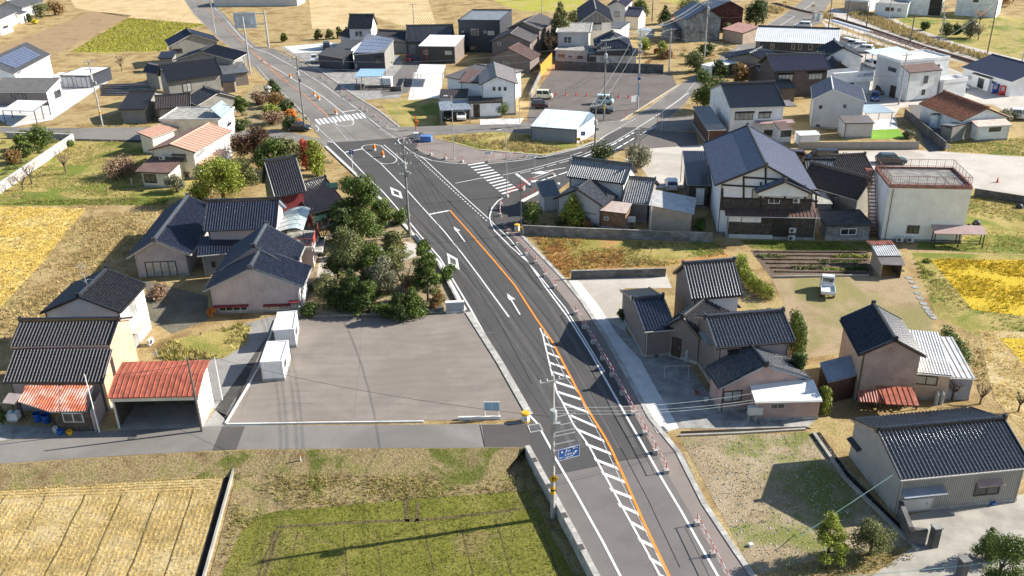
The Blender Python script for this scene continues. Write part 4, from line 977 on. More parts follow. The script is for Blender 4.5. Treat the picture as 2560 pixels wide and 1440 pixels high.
M_galv = mat('galvanised_steel', (.45,.46,.47), .45, .08, metallic=.35); M_wirem = mat('cable_black', (.03,.03,.03), .6, .1)
M_pole = mat('concrete_pole', (.40,.38,.36), .8, .1, 1.0, stain=.2, stainc=(.25,.24,.22)); M_poled = mat('dark_steel_pole', (.12,.10,.09), .6, .1)
M_dwood = mat('brown_door', (.06,.035,.025), .6, .2)
def H(label, px, name='house', cat='house', group=None): return thing(name, label, cat, base_of(*px), group)

# ================================================================ left side, near
T = H('white two-storey house with black gable roof and tall aerial, behind the ochre-walled barn', (230,850))
K = blk(T, (101.7,783), (300,781.7), (360,711.7), 5.0, (196.7,743), 'v', .2, .3, rm=M_kblack, wm=[W_lgrey, W_white, W_lgrey, W_lgrey], trim=M_bronze, cap=M_kblack)
win(K, 'f', 180,792, 222,800, M_bronze, mull=0); win(K, 'r', 320,760, 343,780, mull=1, pm=M_curt); win(K, 'r', 328,835, 354,880, mull=3, pm=M_curt)
awn(K, 'r', 325,832, 358,818, T_pink, .7)
T = H('black-tiled barn with an ochre gable wall and two stepped roofs, at the left edge', (150,1000), 'barn', 'barn')
d = (at(280,873,4.9)-at(258,955,3.2)).y
K1 = blk(T, (6.7,955), (258,955), d, 3.2, 1.7, 'u', .35, .1, kind='shed', rm=M_kmatt, wm=[W_pink, W_ochre, W_pink, W_pink], trim=T_pink)
K2 = blk(T, (25,867), (275,863), 5.2, 5.15, (48,803), 'u', .3, .2, rm=M_kmatt, wm=[W_pink, W_ochre, W_pink, W_pink], trim=T_pink, cap=M_kblack, z0=.1)
T = H('boarded lean-to workshop with a rusty red and white striped tin roof below the barn', (185,1075), 'lean_to', 'shed')
zf, zt = 2.15, 2.95
troof(T, [(125,1030,zf),(150,1030,zf),(150,990,2.6),(150,963,zt),(65,963,zt),(45,1005,2.42)], R_orange, 'corr', .05, M_alu, 'roof')
troof(T, [(150,1030,zf),(218,1029,zf),(236,963,zt),(150,963,zt)], R_orange, 'corr', .05, T_cyan, 'roof')
b0, b1, b2, b3 = base_of(146,1078), base_of(238,1078), base_of(262,1030), base_of(170,1030)
mb = MB(); mb.obox(b0, b1-b0, (b3-b0).normalized()*.1, V(0,0,2.0), W_wood); mb.obox(b1, (b1-b0).normalized()*.08, b2-b1, V(0,0,2.1), W_pink); wl = mb.build('wall', T)
mb = MB(); a = (b1-b0).normalized(); n_ = V(a.y, -a.x)
mb.obox(b0+a*.75+n_*.02+V(0,0,.95), a*1.75, n_*.05, V(0,0,.95), M_offw); fo = mb.build('window', T)
mb = MB(); mb.obox(b0+a*.83+n_*.07+V(0,0,1.03), a*.75, n_*.01, V(0,0,.78), M_glass); mb.obox(b0+a*1.68+n_*.07+V(0,0,1.03), a*.74, n_*.01, V(0,0,.78), M_glass); mb.build('pane', fo)
posts(T, [(60,1045),(140,1062)], 2.2, W_wood, .06)
T = H('small porch roof with pale pink sheet at the far left of the barn front', (25,1030), 'porch', 'porch')
troof(T, [(5,1007,2.3),(38,1010,2.3),(55,985,2.8),(22,982,2.8)], mat('pale_pink_sheet', (.5,.4,.37), .6), 'flat', .06); posts(T, [(12,1050),(42,1050)], 2.3, W_wood, .05)
# red garage
T = H('open-fronted garage with a folded red metal roof and white side wall beside the lane', (390,1030), 'garage', 'garage')
z1 = 3.25; z2 = 4.15; FL, FR = at(268,995,z1), at(495,990,z1); u = (FR-FL).normalized(); v = V(-u.y, u.x); BL, BR = at(292,938,z2), at(513,935,z2)
dv = (BR-FR).dot(v); FLb = FL+v*dv+V(0,0,z2-z1); FRb = FR+v*dv+V(0,0,z2-z1); rl = at(545,901,4.35); dd = (rl-FR).dot(v)
mb = MB(); s1 = [FL, FR, FRb, FLb]; s2 = [FLb, FRb, FR+v*dd+V(0,0,1.15), FL+v*dd+V(0,0,1.15)]
for s_ in (s1, s2): mb.slab(s_, .1, R_red); surf(mb, s_, R_red, 'seam', 1)
ro = mb.build('roof', T)
mb = MB(); Lg = (FR-FL).length; g = lambda x, y, z: V(FL.x, FL.y)+u*x+v*y+V(0, 0, z)
mb.poly([g(Lg-.25,.3,0), g(Lg-.25,dd-.2,0), g(Lg-.25,dd-.2,4.25), g(Lg-.25,dv,4.02), g(Lg-.25,.3,3.3)], W_white); mb.poly([g(.25,.3,0), g(.25,.3,3.3), g(.25,dv,4.02), g(.25,dd-.2,4.25), g(.25,dd-.2,0)], W_wood); mb.obox(g(.25,dd-.25,0), u*(Lg-.5), v*.08, V(0,0,4.2), W_wood); mb.build('wall', T)
mb = MB(); mb.obox(g(.1,.2,2.75), u*(Lg-.2), v*.1, V(0,0,.34), W_offw) if False else mb.obox(g(.1,.2,2.72), u*(Lg-.2), v*.1, V(0,0,.34), M_offw); mb.build('lintel', T)
for x in (.2, Lg-.35): mb = MB(); mb.obox(g(x,.2,0), u*.14, v*.14, V(0,0,2.75), M_offw); mb.build('post', T)
# house 3
T = H('one-storey house with blue-black gable roof and four curtained panes under its front gable', (400,690))
K = blk(T, (317,645), (476,638), (400,530), 2.75, (385,602), 'v', .7, .6, rm=M_kblue, wm=[W_pink, W_pink, W_pink, W_pink], trim=M_offw, cap=M_kgrey, capw=.4)
win(K, 'f', 361,655, 446,690, M_bronze, M_curt, mull=3); panel(K, 'f', 345,640, 470,612, W_grey, .01) if False else None
T3 = T
# house 4 + 5
T = H('large pinkish house with blue-black tiled roofs and a terrace with red railings', (600,760))
K = blk(T, (508,577), (690,570), 7.0, 5.0, (512,505), 'u', .55, .35, rm=M_kblue, wm=[W_pink]*4, trim=T_blue, cap=M_kblack)
Ka = blk(T, (509,727.5), (757.8,719), (770.5,668.4), 3.0, (625,671), 'v', .55, .5, rm=M_kblue, wm=[W_pink, W_white, W_pink, W_pink], trim=T_blue, cap=M_kgrey, capw=.4)
win(Ka, 'f', 546,767, 620,776, M_offw, M_glass, mull=3); win(Ka, 'f', 664,763, 724,773, M_offw, M_curt, mull=3); win(Ka, 'f', 727,752, 749,766, M_offw, M_curt, mull=1)
awn(Ka, 'f', 534,763, 622,762, W_red, .4, .1, .08); awn(Ka, 'f', 659,761, 727,758, W_red, .4, .1, .08); awn(Ka, 'f', 722,751, 750,750, W_red, .4, .1, .08)
win(Ka, 'r', 752,735, 762,700, M_alu, M_curt, mull=3)
Kb = blk(T, Ka.g(.3, Ka.W-1.0, 3.3), Ka.g(Ka.L-1.6, Ka.W-1.0, 3.3), 6.5, 3.3, 2.75, 'v', .5, .3, peak=.52, rm=M_kblue, wm=[W_pink]*4, trim=T_blue, cap=M_kgrey, capw=.4)
Kc = blk(T, (493,640), (620,628), 3.2, 2.75, 1.1, 'u', .4, .1, kind='shed', rm=M_kblue, wm=[W_grey]*4, trim=M_offw)
win(Kc, 'f', 528,655, 540,668, M_bronze)
Kd = blk(T, (683,571), (700,569), 6.2, 4.6, .6, 'u', .1, .1, kind='shed', rm=M_kblue, wm=None, wall=False, trim=M_offw) if False else None
# terrace: flat slab on walls, railings, curved canopy
tz = 2.75; mb = MB(); p = [at(585+0,618,tz), at(775,617,tz), at(785,575,tz), at(695,560,tz)]; p = [at(660,618,tz), at(784,618,tz), at(797,578,tz), at(690,570,tz)]
mb.slab([q+V(0,0,.0) for q in p], .3, M_offw); c = sum(p, Vector())/4; mb.slab([c+(q-c)*.94+V(0,0,.012) for q in p], .01, R_conc); mb.build('terrace', T)
p2 = [at(785,628,2.2), at(806,629,2.2), at(813,591,2.2), at(797,590,2.2)]; mb = MB(); mb.slab(p2, .22, M_offw); c2 = sum(p2, Vector())/4; mb.slab([c2+(q-c2)*.85+V(0,0,.012) for q in p2], .01, R_conc); mb.build('terrace', T)
mb = MB(); mb.slab([c+(q-c)*.9+V(0,0,-.3) for q in p], tz-.3, W_pink); mb.build('wall', T)
mb = MB(); M_rail = mat('red_railing', (.50,.10,.07), .5, .1)
for a, b in ((p[0], p[1]), (p[1], p[2])):
	for h in (.25, 1.05): mb.bar(a.lerp(b,.03)+V(0,0,h), a.lerp(b,.97)+V(0,0,h), .05, .05, M_rail)
	for i in range(13): q = a.lerp(b, .03+.94*i/12); mb.bar(q+V(0,0,0), q+V(0,0,1.05), .03, .03, M_rail)
	q0, q1 = a.lerp(b, .45), a.lerp(b, .97); 
q0, q1 = p[1].lerp(p[2], .1), p[1].lerp(p[2], .95); mb.obox(q0+V(0,0,.3), q1-q0, V(-.05,0,0), V(0,0,.65), M_rail); mb.build('railing', T)
M_poly = mat('polycarbonate_canopy', (.48,.58,.57), .2, .05); mb = MB()
e0, e1 = at(690,583,4.0), at(712,528,4.0); ax_ = V(1, .02).normalized(); N = 8; rows_ = []
for i in range(N+1):
	t = i/N; off = ax_*(3.2*t)+V(0,0,.55*math.sin(min(1, t*1.15)*PI*.62)-1.2*max(0, t-.75)*4*max(0,t-.75)); rows_.append((e0+off, e1+off))
for i in range(N): mb.poly([rows_[i][0], rows_[i+1][0], rows_[i+1][1], rows_[i][1]], M_poly)
for k in range(6):
	t = k/5; mb.path([r_[0].lerp(r_[1], t)+V(0,0,.03) for r_ in rows_], .035, M_galv, 4)
for t in (0, .5, 1): q = rows_[-1][0].lerp(rows_[-1][1], t); mb.bar(V(q.x, q.y, tz), q, .06, .06, M_bronze); 
mb.build('canopy', T)
# house 6 red / green
T = H('house with dark red walls and glittering black tiled roofs among the garden trees', (720,500))
K = blk(T, (686,493), (765,479), 6.5, 5.1, (650,407), 'u', .45, .3, rm=M_kblack, wm=[W_red, W_red, W_green, W_green], trim=M_bronze, cap=M_kblack)
K = blk(T, (775,534), (864,510), 8.0, 2.6, 2.4, 'u', .4, .3, rm=M_kblack, wm=[W_green, W_green, W_green, W_red], trim=M_bronze, cap=M_kblack, peak=.62)
mb = MB(); q = at(765,482,3.7); mb.obox(q, V(4.2,.6,.15), V(-.1,.7,.5), V(0,0,.3), W_green); mb.build('dormer', T)
# house 7 cream, salmon roof
T = H('cream two-storey house with a salmon metal roof and brown lower roofs', (430,460))
K = blk(T, (369,376), (487.5,381), (551,325), 4.45, (425,361), 'v', .5, .45, rm=R_salmon, style='wideseam', wm=[W_cream, W_white, W_cream, W_cream], trim=M_bronze, cap=R_salmon, capw=.15, caph=.12)
win(K, 'f', 434,387, 467,405, M_bronze, M_curt); awn(K, 'f', 430,384, 465,385, R_brown, .4); win(K, 'f', 443,432, 475,457, M_bronze, M_glass); awn(K, 'f', 438,428, 474,430, R_brown, .4)
win(K, 'r', 491,396, 500,380, mull=2, pm=M_curt); win(K, 'r', 502,386, 512,370, mull=2, pm=M_curt); win(K, 'r', 520,368, 530,354, pm=M_curt); awnm(K, 'r', 0.2, 2.6, 7.5, R_salmon, 1.4, .45, .08)
Kb = blk(T, (338,429), (423,433), 6.5, 2.5, 1.2, 'u', .5, .3, kind='shed', rm=R_brown, style='seam', wm=[W_cream]*4, trim=M_bronze)
win(Kb, 'f', 358,434, 393,458, M_bronze, M_glass)
Kc = blk(T, (378,345), (440,323), 3.0, 3.0, .7, 'u', .3, .2, kind='shed', rm=R_salmon, style='seam', wm=[W_cream]*4, trim=M_bronze)
# house 8 white, flat roof with solar water heater
T = H('white house with a grey flat roof behind the salmon-roofed house', (500,330))
K = blk(T, (396,299), (547,298), (527,268), 4.4, .18, 'u', .25, kind='flat', rm=R_conc, wm=[W_cream, W_white, W_cream, W_cream], trim=M_concw)
win(K, 'r', 568,318, 577,303, M_bronze, mull=0)
Kb = blk(T, (390,325), (441,324), 3.2, 2.9, .5, 'u', .2, kind='shed', rm=R_salmon, style='seam', wm=[W_cream]*4, trim=M_bronze)
T = H('slanted pale blue solar water heater standing on the grey flat roof', (552,300), 'solar_water_heater', 'solar heater')
p = [at(554,295,4.6), at(579,272,5.0), at(554,250,6.2), at(526,271,5.8)]; mb = MB(); mb.slab(p, .15, mat('pale_blue_glass', (.35,.45,.52), .15)); 
for t in (.25, .5, .75): mb.bar(p[0].lerp(p[3], t)+V(0,0,.03), p[1].lerp(p[2], t)+V(0,0,.03), .06, .03, M_white)
mb.build('collector', T)
mb = MB()
for q in p: mb.bar(V(q.x, q.y, 4.35), q, .05, .05, M_galv)
mb.build('stand', T)
# house group 10 (roofs beside the road, upper left)
T = H('farthest of the three black-roofed houses along the old road, with a pale gable', (485,150))
K = blk(T, (422,116), (549,104), 8.5, 4.9, (479,85), 'v', .6, .4, rm=M_kblue, wm=[W_grey, W_white, W_grey, W_grey], trim=M_offw, cap=M_kblack)
win(K, 'f', 432,123, 457,132, M_bronze, mull=1)
K = blk(T, (393,146), (432,145), 3.5, 3.2, .9, 'u', .3, kind='shed', rm=M_kblue, wm=[W_grey]*4, trim=M_bronze)
T = H('middle one of the three black-roofed houses along the old road', (520,180))
K = blk(T, (432,151), (586,151), 8, 4.6, (502,129), 'v', .6, .4, rm=M_kblack, wm=[W_grey]*4, trim=M_offw, cap=M_kblack)
T = H('nearest of the three black-roofed houses along the old road, with several lower roofs', (470,260))
K = blk(T, (416,205), (556,186), 7.0, 4.8, (416,160), 'u', .6, .4, rm=M_kblack, wm=[W_grey]*4, trim=M_bronze, cap=M_kblack)
win(K, 'f', 455,209, 481,228, M_bronze, M_curt, mull=1)
K = blk(T, (389,273), (476,266), 6.5, 2.7, 1.6, 'u', .5, .3, rm=M_kbrown, wm=[W_grey]*4, trim=M_bronze, cap=M_kblack)
K = blk(T, (495,263), (597,243), 6.0, 2.8, (547,231), 'v', .5, .4, rm=M_kblack, wm=[W_grey]*4, trim=M_offw, cap=M_kblack)
K = blk(T, (362,273), (425,233), 5.0, 2.7, 1.9, 'v', .5, .3, rm=M_kblack, wm=[W_grey]*4, trim=M_bronze, cap=M_kblack)
K = blk(T, (392,185), (425,178), 5.0, 3.4, 1.4, 'v', .4, .3, rm=M_kblue, wm=[W_grey]*4, trim=M_bronze, cap=M_kblack)
T = H('brown shed with a grey ribbed tile roof at the roadside retaining wall', (600,205), 'shed', 'shed')
K = blk(T, (557,187), (622,180), (606,165), 2.8, 1.0, 'u', .3, .2, kind='shed', rm=M_kpale, wm=[W_brown]*4, trim=M_bronze)
K = blk(T, (551,205), (588,203), 3.0, 2.4, .7, 'u', .3, .2, kind='shed', rm=M_kblack, wm=[W_brown]*4, trim=M_bronze)
# house 10, white with solar roof
T = H('white house with a dark roof covered in solar panels, upper left', (90,240))
K = blk(T, (-50,210), (36,184), 9.5, 4.9, 1.2, 'v', .5, .3, rm=R_shin, style='flat', wm=[W_white]*4, trim=M_alu) if False else None
P = [at(34,185,4.9), at(127,136,4.9), at(66,105,6.7), at(-45,155,6.7)]
troof(T, None, R_shin, 'flat', .15, M_alu, world=P)
c = sum(P, Vector())/4; q = [c+(a-c)*.68+V(0,0,.06) for a in P]; mb = MB(); 
def panels(T, q, nx, ny, m, name='solar_panel'):
	mb = MB()
	for i in range(nx):
		for j in range(ny):
			s0, s1, t0, t1 = i/nx+.004, (i+1)/nx-.006, j/ny+.006, (j+1)/ny-.01
			f_ = lambda s, t: q[0].lerp(q[1], s).lerp(q[3].lerp(q[2], s), t)
			mb.slab([f_(s0,t0)+V(0,0,.05), f_(s1,t0)+V(0,0,.05), f_(s1,t1)+V(0,0,.05), f_(s0,t1)+V(0,0,.05)], .04, m)
	return mb.build(name, T)
M_sol = mat('photovoltaic_cells', (.13,.15,.22), .18, .15, 2.0, spec=.8)
panels(T, q, 9, 6, M_sol)
w0 = [V(a.x, a.y) for a in (P[0], P[1], P[2], P[3])]; cc = sum(w0, Vector())/4; w0 = [cc+(a-cc)*.93 for a in w0]; mb = MB()
for i in range(4): a, b = w0[i], w0[(i+1) % 4]; za = [4.7,4.7,6.45,6.45][i]; zb = [4.7,4.7,6.45,6.45][(i+1) % 4]; mb.poly([a, b, b+V(0,0,zb), a+V(0,0,za)], W_white)
wl = mb.build('wall', T)
class F: pass
K = F(); K.T = T; dirr = (w0[1]-w0[0]); K.u = dirr.normalized(); K.v = V(-K.u.y, K.u.x); K.iu = K.iv = 0; K.L = dirr.length; K.W = 8; K.g = lambda x, y, h: w0[0]+K.u*x+K.v*y+V(0,0,h)
win(K, 'f', 42,187, 52,176, M_alu, M_glass, mull=1); win(K, 'f', 70,174, 88,163, M_bronze, M_glass, mull=2); win(K, 'f', 102,158, 113,149, M_alu, M_glass, mull=1)
K = blk(T, (-30,230), (117,230), 6.0, 2.8, 1.6, 'u', .3, .2, kind='shed', rm=R_shin, style='tile', wm=[W_brown, W_white, W_white, W_white], trim=M_offw)
win(K, 'f', 26,233, 32,246, M_bronze, mull=0); win(K, 'f', 35,234, 68,250, M_bronze, mull=2); win(K, 'r', 138,248, 150,222, M_bronze, M_glass, mull=1)
T = thing('carport', 'large white flat carport on six dark posts on the pale forecourt at the left edge', 'carport', base_of(60,300))
P = [at(4,276,2.6), at(83,277,2.6), at(120,252,2.6), at(44,250,2.6)]; troof(T, None, R_white, 'flat', .12, M_bronze, world=P)
for a, b in ((P[0], P[3]), (P[1], P[2])):
	for t in (.04, .5, .96): q = a.lerp(b, t); mb = MB(); mb.box(q.x, q.y, 0, .12, .12, 2.5, M_bronze); mb.build('post', T)
T = H('boxy grey storage garage with a white roof and two roller doors behind the carport', (195,220), 'garage', 'garage')
K = blk(T, (148,188), (221,189), (250,167), 2.75, .06, 'u', .12, kind='flat', rm=R_white, wm=[W_lgrey, W_navy, W_navy, W_navy], trim=M_bronze)
for a in (.25, .62): pass
win(K, 'f', 153,192, 186,221, M_bronze, W_lgrey, kind='door', mull=1); win(K, 'f', 188,192, 220,221, M_bronze, W_lgrey, kind='door', mull=1)
T = H('house with a dark roof and white walls in the top left corner', (40,60))
P = None
K = blk(T, at(-60,75,3.4), at(42,30,3.4), 12, 3.4, 2.6, 'u', .4, .4, rm=R_shin, style='flat', wm=[W_white, W_brown, W_white, W_white], trim=M_alu, cap=M_alu)
K = blk(T, at(50,36,2.8), at(70,29,2.8), 8, 2.8, 1.8, 'u', .3, .3, kind='shed', rm=R_shin, style='flat', wm=[W_white, W_brown, W_white, W_white], trim=M_alu)
K = blk(T, at(55,20,3.2), at(112,3,3.2), 9, 3.2, 2.2, 'u', .4, .4, rm=R_shin, style='flat', wm=[W_lgrey]*4, trim=M_alu, cap=M_alu); win(K, 'f', 70,25, 98,17, pm=M_glass, mull=3)
K = blk(T, at(0,68,2.3), at(30,58,2.3), 3, 2.3, .5, 'u', .1, .1, kind='shed', rm=mat('pale_green_sheet',(.55,.6,.52),.5), style='flat', wm=[W_white]*4, trim=M_alu); win(K, 'f', 8,73, 20,62, M_bronze)
# ================================================================ upper middle
T = H('narrow black-tiled two-storey house at the top, beside the stubble field', (905,100))
K = blk(T, (869,71), (929,71), 6.0, 5.2, (876,37), 'u', .4, .3, rm=M_kblack, wm=[W_lgrey, W_white, W_white, W_white], trim=M_bronze, cap=M_kblack)
win(K, 'f', 887,78, 906,91, M_alu, M_glass, mull=1); win(K, 'f', 897,78, 906,91, M_alu, M_curt, mull=0)
K = blk(T, (846,88), (880,96), 5.0, 2.6, 1.4, 'u', .4, rm=M_kblack, wm=[W_lgrey]*4, trim=M_bronze)
T = H('one-storey black-tiled wing joining the tall narrow house to the long roof', (970,120))
K = blk(T, (931,103), (1016,107), 8.0, 2.8, 2.0, 'u', .5, .3, rm=M_kblack, wm=[W_grey]*4, trim=M_bronze, cap=M_kblack)
T = H('long one-storey house with a grey-black ribbed roof behind the box with the white metal roof', (1070,120))
K = blk(T, (1014,105), (1130,103), 8.0, 2.9, (1021,65), 'u', .5, .3, rm=M_kgrey, wm=[W_grey]*4, trim=M_bronze, cap=M_kblack)
win(K, 'f', 1022,112, 1040,135, M_alu, M_curt, mull=1)
T = H('navy house with a steep sloping roof full of solar panels', (930,170))
P = [at(881,134,4.0), at(960,132,4.0), at(985,96,5.9), at(919,86,5.9)]
P = [at(881,134,3.9), at(925,141,3.9), at(960,133,3.9), at(985,96,5.8), at(919,86,6.0)]
pl = [at(881,134,3.9), at(962,133,3.9), at(985,96,5.8), at(919,86,5.8)]
troof(T, None, R_grey, 'flat', .15, M_alu, world=pl); c = sum(pl, Vector())/4; panels(T, [c+(a-c)*.96+V(0,0,.05) for a in pl], 6, 5, mat('bright_photovoltaic_cells', (.22,.25,.33), .2, .1, 2, spec=.8))
w0 = [V(a.x, a.y) for a in pl]; cc = sum(w0, Vector())/4; w0 = [cc+(a-cc)*.95 for a in w0]; mb = MB(); zz = [3.75,3.75,5.6,5.6]
for i in range(4): a, b = w0[i], w0[(i+1) % 4]; mb.poly([a, b, b+V(0,0,zz[(i+1) % 4]), a+V(0,0,zz[i])], W_navy if i != 1 else W_grey)
mb.build('wall', T)
K = F(); K.T = T; K.u = (w0[1]-w0[0]).normalized(); K.v = V(-K.u.y, K.u.x); K.iu = K.iv = 0; K.L = (w0[1]-w0[0]).length; K.W = (w0[2]-w0[1]).length; K.g = lambda x, y, h: w0[0]+K.u*x+K.v*y+V(0,0,h)
win(K, 'f', 888,160, 893,169, M_white, mull=0); win(K, 'f', 936,140, 955,160, M_navy if 0 else M_bronze, M_glass)
for i in range(3): winm(K, 'r', 1.2+i*1.5, 1.0, .5, 1.9, M_alu, M_glass, mull=0)
K = blk(T, (856,147), (886,140), 8.5, 3.0, 1.1, 'v', .2, kind='shed', rm=R_shin, style='seam', wm=[W_navy]*4, trim=M_bronze)
T = H('low white garage with a charcoal roof between the black van and the solar-roofed house', (850,160), 'garage', 'garage')
K = blk(T, (824,125), (872,126), (834,104), 2.7, .6, 'u', .15, kind='shed', rm=R_shin, style='flat', wm=[W_white]*4, trim=M_alu); win(K, 'f', 847,133, 868,140, M_bronze, mull=1)
T = H('charcoal box-shaped building with a white metal roof and two red stripes on its wall', (1090,155))
K = blk(T, (1046,115), (1137,116), (1059,92), 4.0, .5, 'u', .1, kind='shed', rm=R_white, style='seam', wm=[W_char, W_brown, W_char, W_char], trim=M_alu)
panel(K, 'f', 1053,117, 1056,158, M_red, .03, 'stripe', .1); panel(K, 'f', 1065,118, 1069,158, M_red, .03, 'stripe', .1); win(K, 'f', 1059,126, 1070,136, M_alu, M_glass); win(K, 'f', 1112,127, 1130,137, M_alu, M_curt)
T = H('tall navy box house with a pale grey roof behind a parapet', (1200,110))
K = blk(T, (1144,52), (1250,53), (1160,25), 7.6, .35, 'u', .1, kind='flat', rm=R_grey, wm=[W_navy]*4, trim=W_navy)
win(K, 'f', 1177,72, 1197,88, M_alu, M_glass, mull=1); win(K, 'f', 1153,77, 1160,83, M_alu, mull=0); win(K, 'f', 1209,76, 1216,83, M_alu, mull=0); win(K, 'f', 1219,77, 1236,88, M_alu, M_curt); win(K, 'f', 1160,115, 1200,134, M_bronze, M_glass, mull=2)
T = H('rear taupe house with a ribbed metal gable roof, behind its twin', (1320,110))
K = blk(T, (1266,72), (1352,75), (1362,50), 6.2, (1308,56), 'v', .5, .4, rm=R_taupe, style='seam', wm=[W_brown]*4, trim=M_bronze, cap=R_taupe, capw=.15, caph=.1)
K = blk(T, (1324,95), (1354,95), 6.5, 2.9, .1, 'u', .1, kind='flat', rm=R_conc, wm=[W_brown]*4, trim=M_white)
T = H('front taupe house with a ribbed metal gable roof and a lower brown gable wing', (1270,170))
K = blk(T, (1224,105), (1329,107), (1337,86), 4.9, (1276,84), 'v', .5, .4, rm=R_taupe, style='seam', wm=[W_brown]*4, trim=M_bronze, cap=R_taupe, capw=.15, caph=.1)
win(K, 'f', 1244,106, 1252,113, M_white, mull=0); win(K, 'f', 1300,113, 1310,126, M_white, mull=1)
Kb = blk(T, (1219,145), (1328,151), 7.0, 2.9, (1271,121), 'v', .4, .3, rm=R_brown, style='seam', wm=[W_brown]*4, trim=M_bronze, cap=R_brown, capw=.15, caph=.1)
win(Kb, 'f', 1258,153, 1263,164, M_white, mull=0); win(Kb, 'f', 1268,155, 1273,165, M_white, mull=0)
T = H('white house with taupe hipped and gabled roofs behind the grey-blue corrugated carport', (1240,280))
K = blk(T, (1199,212), (1294,209), (1263,172), 5.9, (1241,191), 'v', .4, .35, rm=R_taupe, style='flat', wm=[W_white]*4, trim=M_bronze, cap=R_taupe, capw=.2, caph=.12)
for x in (1231, 1245, 1259): win(K, 'f', x,217, x+8,227, M_alu, mull=0)
Kb = blk(T, (1112,192), (1205,207), (1127,150), 5.2, 1.6, 'u', .4, kind='hip', hipin=3.0, rm=R_taupe, style='flat', wm=[W_white]*4, trim=M_bronze, cap=R_taupe, capw=.2, caph=.12)
Kb = blk(T, (1147,205), (1200,208), 5.0, 5.0, 1.3, 'u', .3, kind='shed', rm=R_brown, style='seam', wm=[W_white]*4, trim=M_bronze)
Kc = blk(T, (1097,246), (1168,245), 4.0, 3.0, .8, 'u', .2, kind='shed', rm=M_kbrown, wm=[W_white]*4, trim=M_bronze)
Kd = blk(T, (1170,258), (1257,255), 2.6, 2.9, .7, 'u', .2, kind='shed', rm=M_kbrown, wm=[W_white]*4, trim=M_bronze)
win(Kd, 'f', 1183,261, 1200,290, M_bronze, M_dwood, kind='door', mull=0)
carport('grey-blue corrugated carport sheltering a black and a white car', [(1100,277),(1177,274),(1169,250),(1095,255)], 2.6, 2.9, R_bluegrey, M_alu, style='corr')
carport('white ribbed carport standing beside the narrow alley near the charcoal box building', [(1040,184),(1107,184),(1115,162),(1050,161)], 2.6, 2.8, R_white, M_alu, style='seam')
T = carport('pale sky-blue carport roof on dark posts beside a white storage box', [(886,192),(955,191),(965,172),(901,172)], 2.6, 2.9, R_sky, M_bronze)
T = thing('slat_fence', 'low dark slatted fence in front of the pale blue carport', 'fence', base_of(930,226))
a, b = at(888,226), at(977,225); mb = MB()
for h in (.2,.45,.7,.95): mb.bar(a+V(0,0,h), b+V(0,0,h), .03, .18, M_bronze)
mb.build('slats', T); mb = MB()
for i in range(6): q = a.lerp(b, i/5); mb.box(q.x, q.y+.06, 0, .06, .06, 1.1, M_bronze)
mb.build('post', T)
T = H('white storage box at the end of the dark slatted fence', (963,205), 'storage_box', 'shed'); K = blk(T, (948,196), (977,196), 1.8, 1.9, .1, 'u', .04, kind='shed', rm=R_white, style='flat', wm=[W_white]*4, trim=M_white)
# flat roofed house and irimoya house
T = H('two-storey house with weathered flat concrete roofs above the dark car park', (1440,140))
K = blk(T, (1389,80), (1477,80), (1396,57), 6.2, .16, 'u', .5, kind='flat', rm=R_conc, wm=[W_lgrey, W_cream, W_cream, W_cream], trim=M_concw)
win(K, 'f', 1409,91, 1429,109, M_white, M_glass, mull=1, bars=1)
K = blk(T, (1386,124), (1470,127), 6.5, 2.9, .1, 'u', .2, kind='flat', rm=R_conc, wm=[W_lgrey]*4, trim=M_concw)
win(K, 'f', 1396,136, 1412,144, M_bronze, mull=1); win(K, 'f', 1443,139, 1457,147, M_bronze, mull=1); win(K, 'f', 1420,139, 1429,143, M_bronze, mull=1)
T = H('traditional house with a black hip-and-gable tiled roof above the dark car park', (1530,145))
K = blk(T, (1487,121), (1581,120), (1575,98), 3.9, 2.4, 'v', .5, kind='hip', hipin=3.2, rm=M_kblue, wm=[W_lgrey]*4, trim=M_bronze, cap=M_kgrey)
Kg = blk(T, K.g(K.L*.27, 2.0, 5.0), K.g(K.L*.75, 2.0, 5.0), 3.2, 5.0, 1.6, 'v', .3, .3, rm=M_kblue, wm=[W_white]*4, z0=4.0, trim=M_bronze, cap=M_kgrey)
Kb = blk(T, (1469,137), (1595,138), 3.5, 2.7, .9, 'u', .4, kind='shed', rm=M_kblack, wm=[W_lgrey]*4, trim=M_bronze)
win(Kb, 'f', 1471,141, 1487,155, M_bronze, M_glass, mull=2); win(Kb, 'f', 1501,140, 1542,154, M_alu, M_shoji, mull=3); win(Kb, 'f', 1545,141, 1565,152, M_alu, M_curt, mull=1)
T = H('white two-storey house with a grey-blue roof and a striped tiled gable, behind the flat-roofed house', (1490,110))
K = blk(T, (1446,55), (1533,54), (1522,20), 6.2, (1490,25), 'v', .5, .4, rm=M_kpurple, style='seam', wm=[W_white]*4, trim=M_bronze, cap=M_kpale)
mb = MB(); o_, al, n__, l_ = face(K, 'f')
for i in range(22): x = .4+i*(K.L-1.8)/21; z_ = K.hf(x+K.iu, .1)-.3; mb.obox(o_+al*x+n__*.01+V(0,0,K.z-.25), al*.18, n__*.12, V(0,0,max(.1, z_-K.z+.1)), M_kblack)
mb.build('gable_tiles', T)
win(K, 'f', 1482,58, 1504,76, M_alu, M_shoji, mull=1); panel(K, 'f', 1484,57, 1504,61, M_bronze, .2, 'awning')
Kb = blk(T, (1524,70), (1552,72), 6.0, 3.4, .8, 'u', .1, kind='shed', rm=M_kgrey, wm=[W_white]*4, trim=M_bronze)
T = H('grey-green house with long dark roofs at the top edge, left of the leaning utility pole', (1550,50))
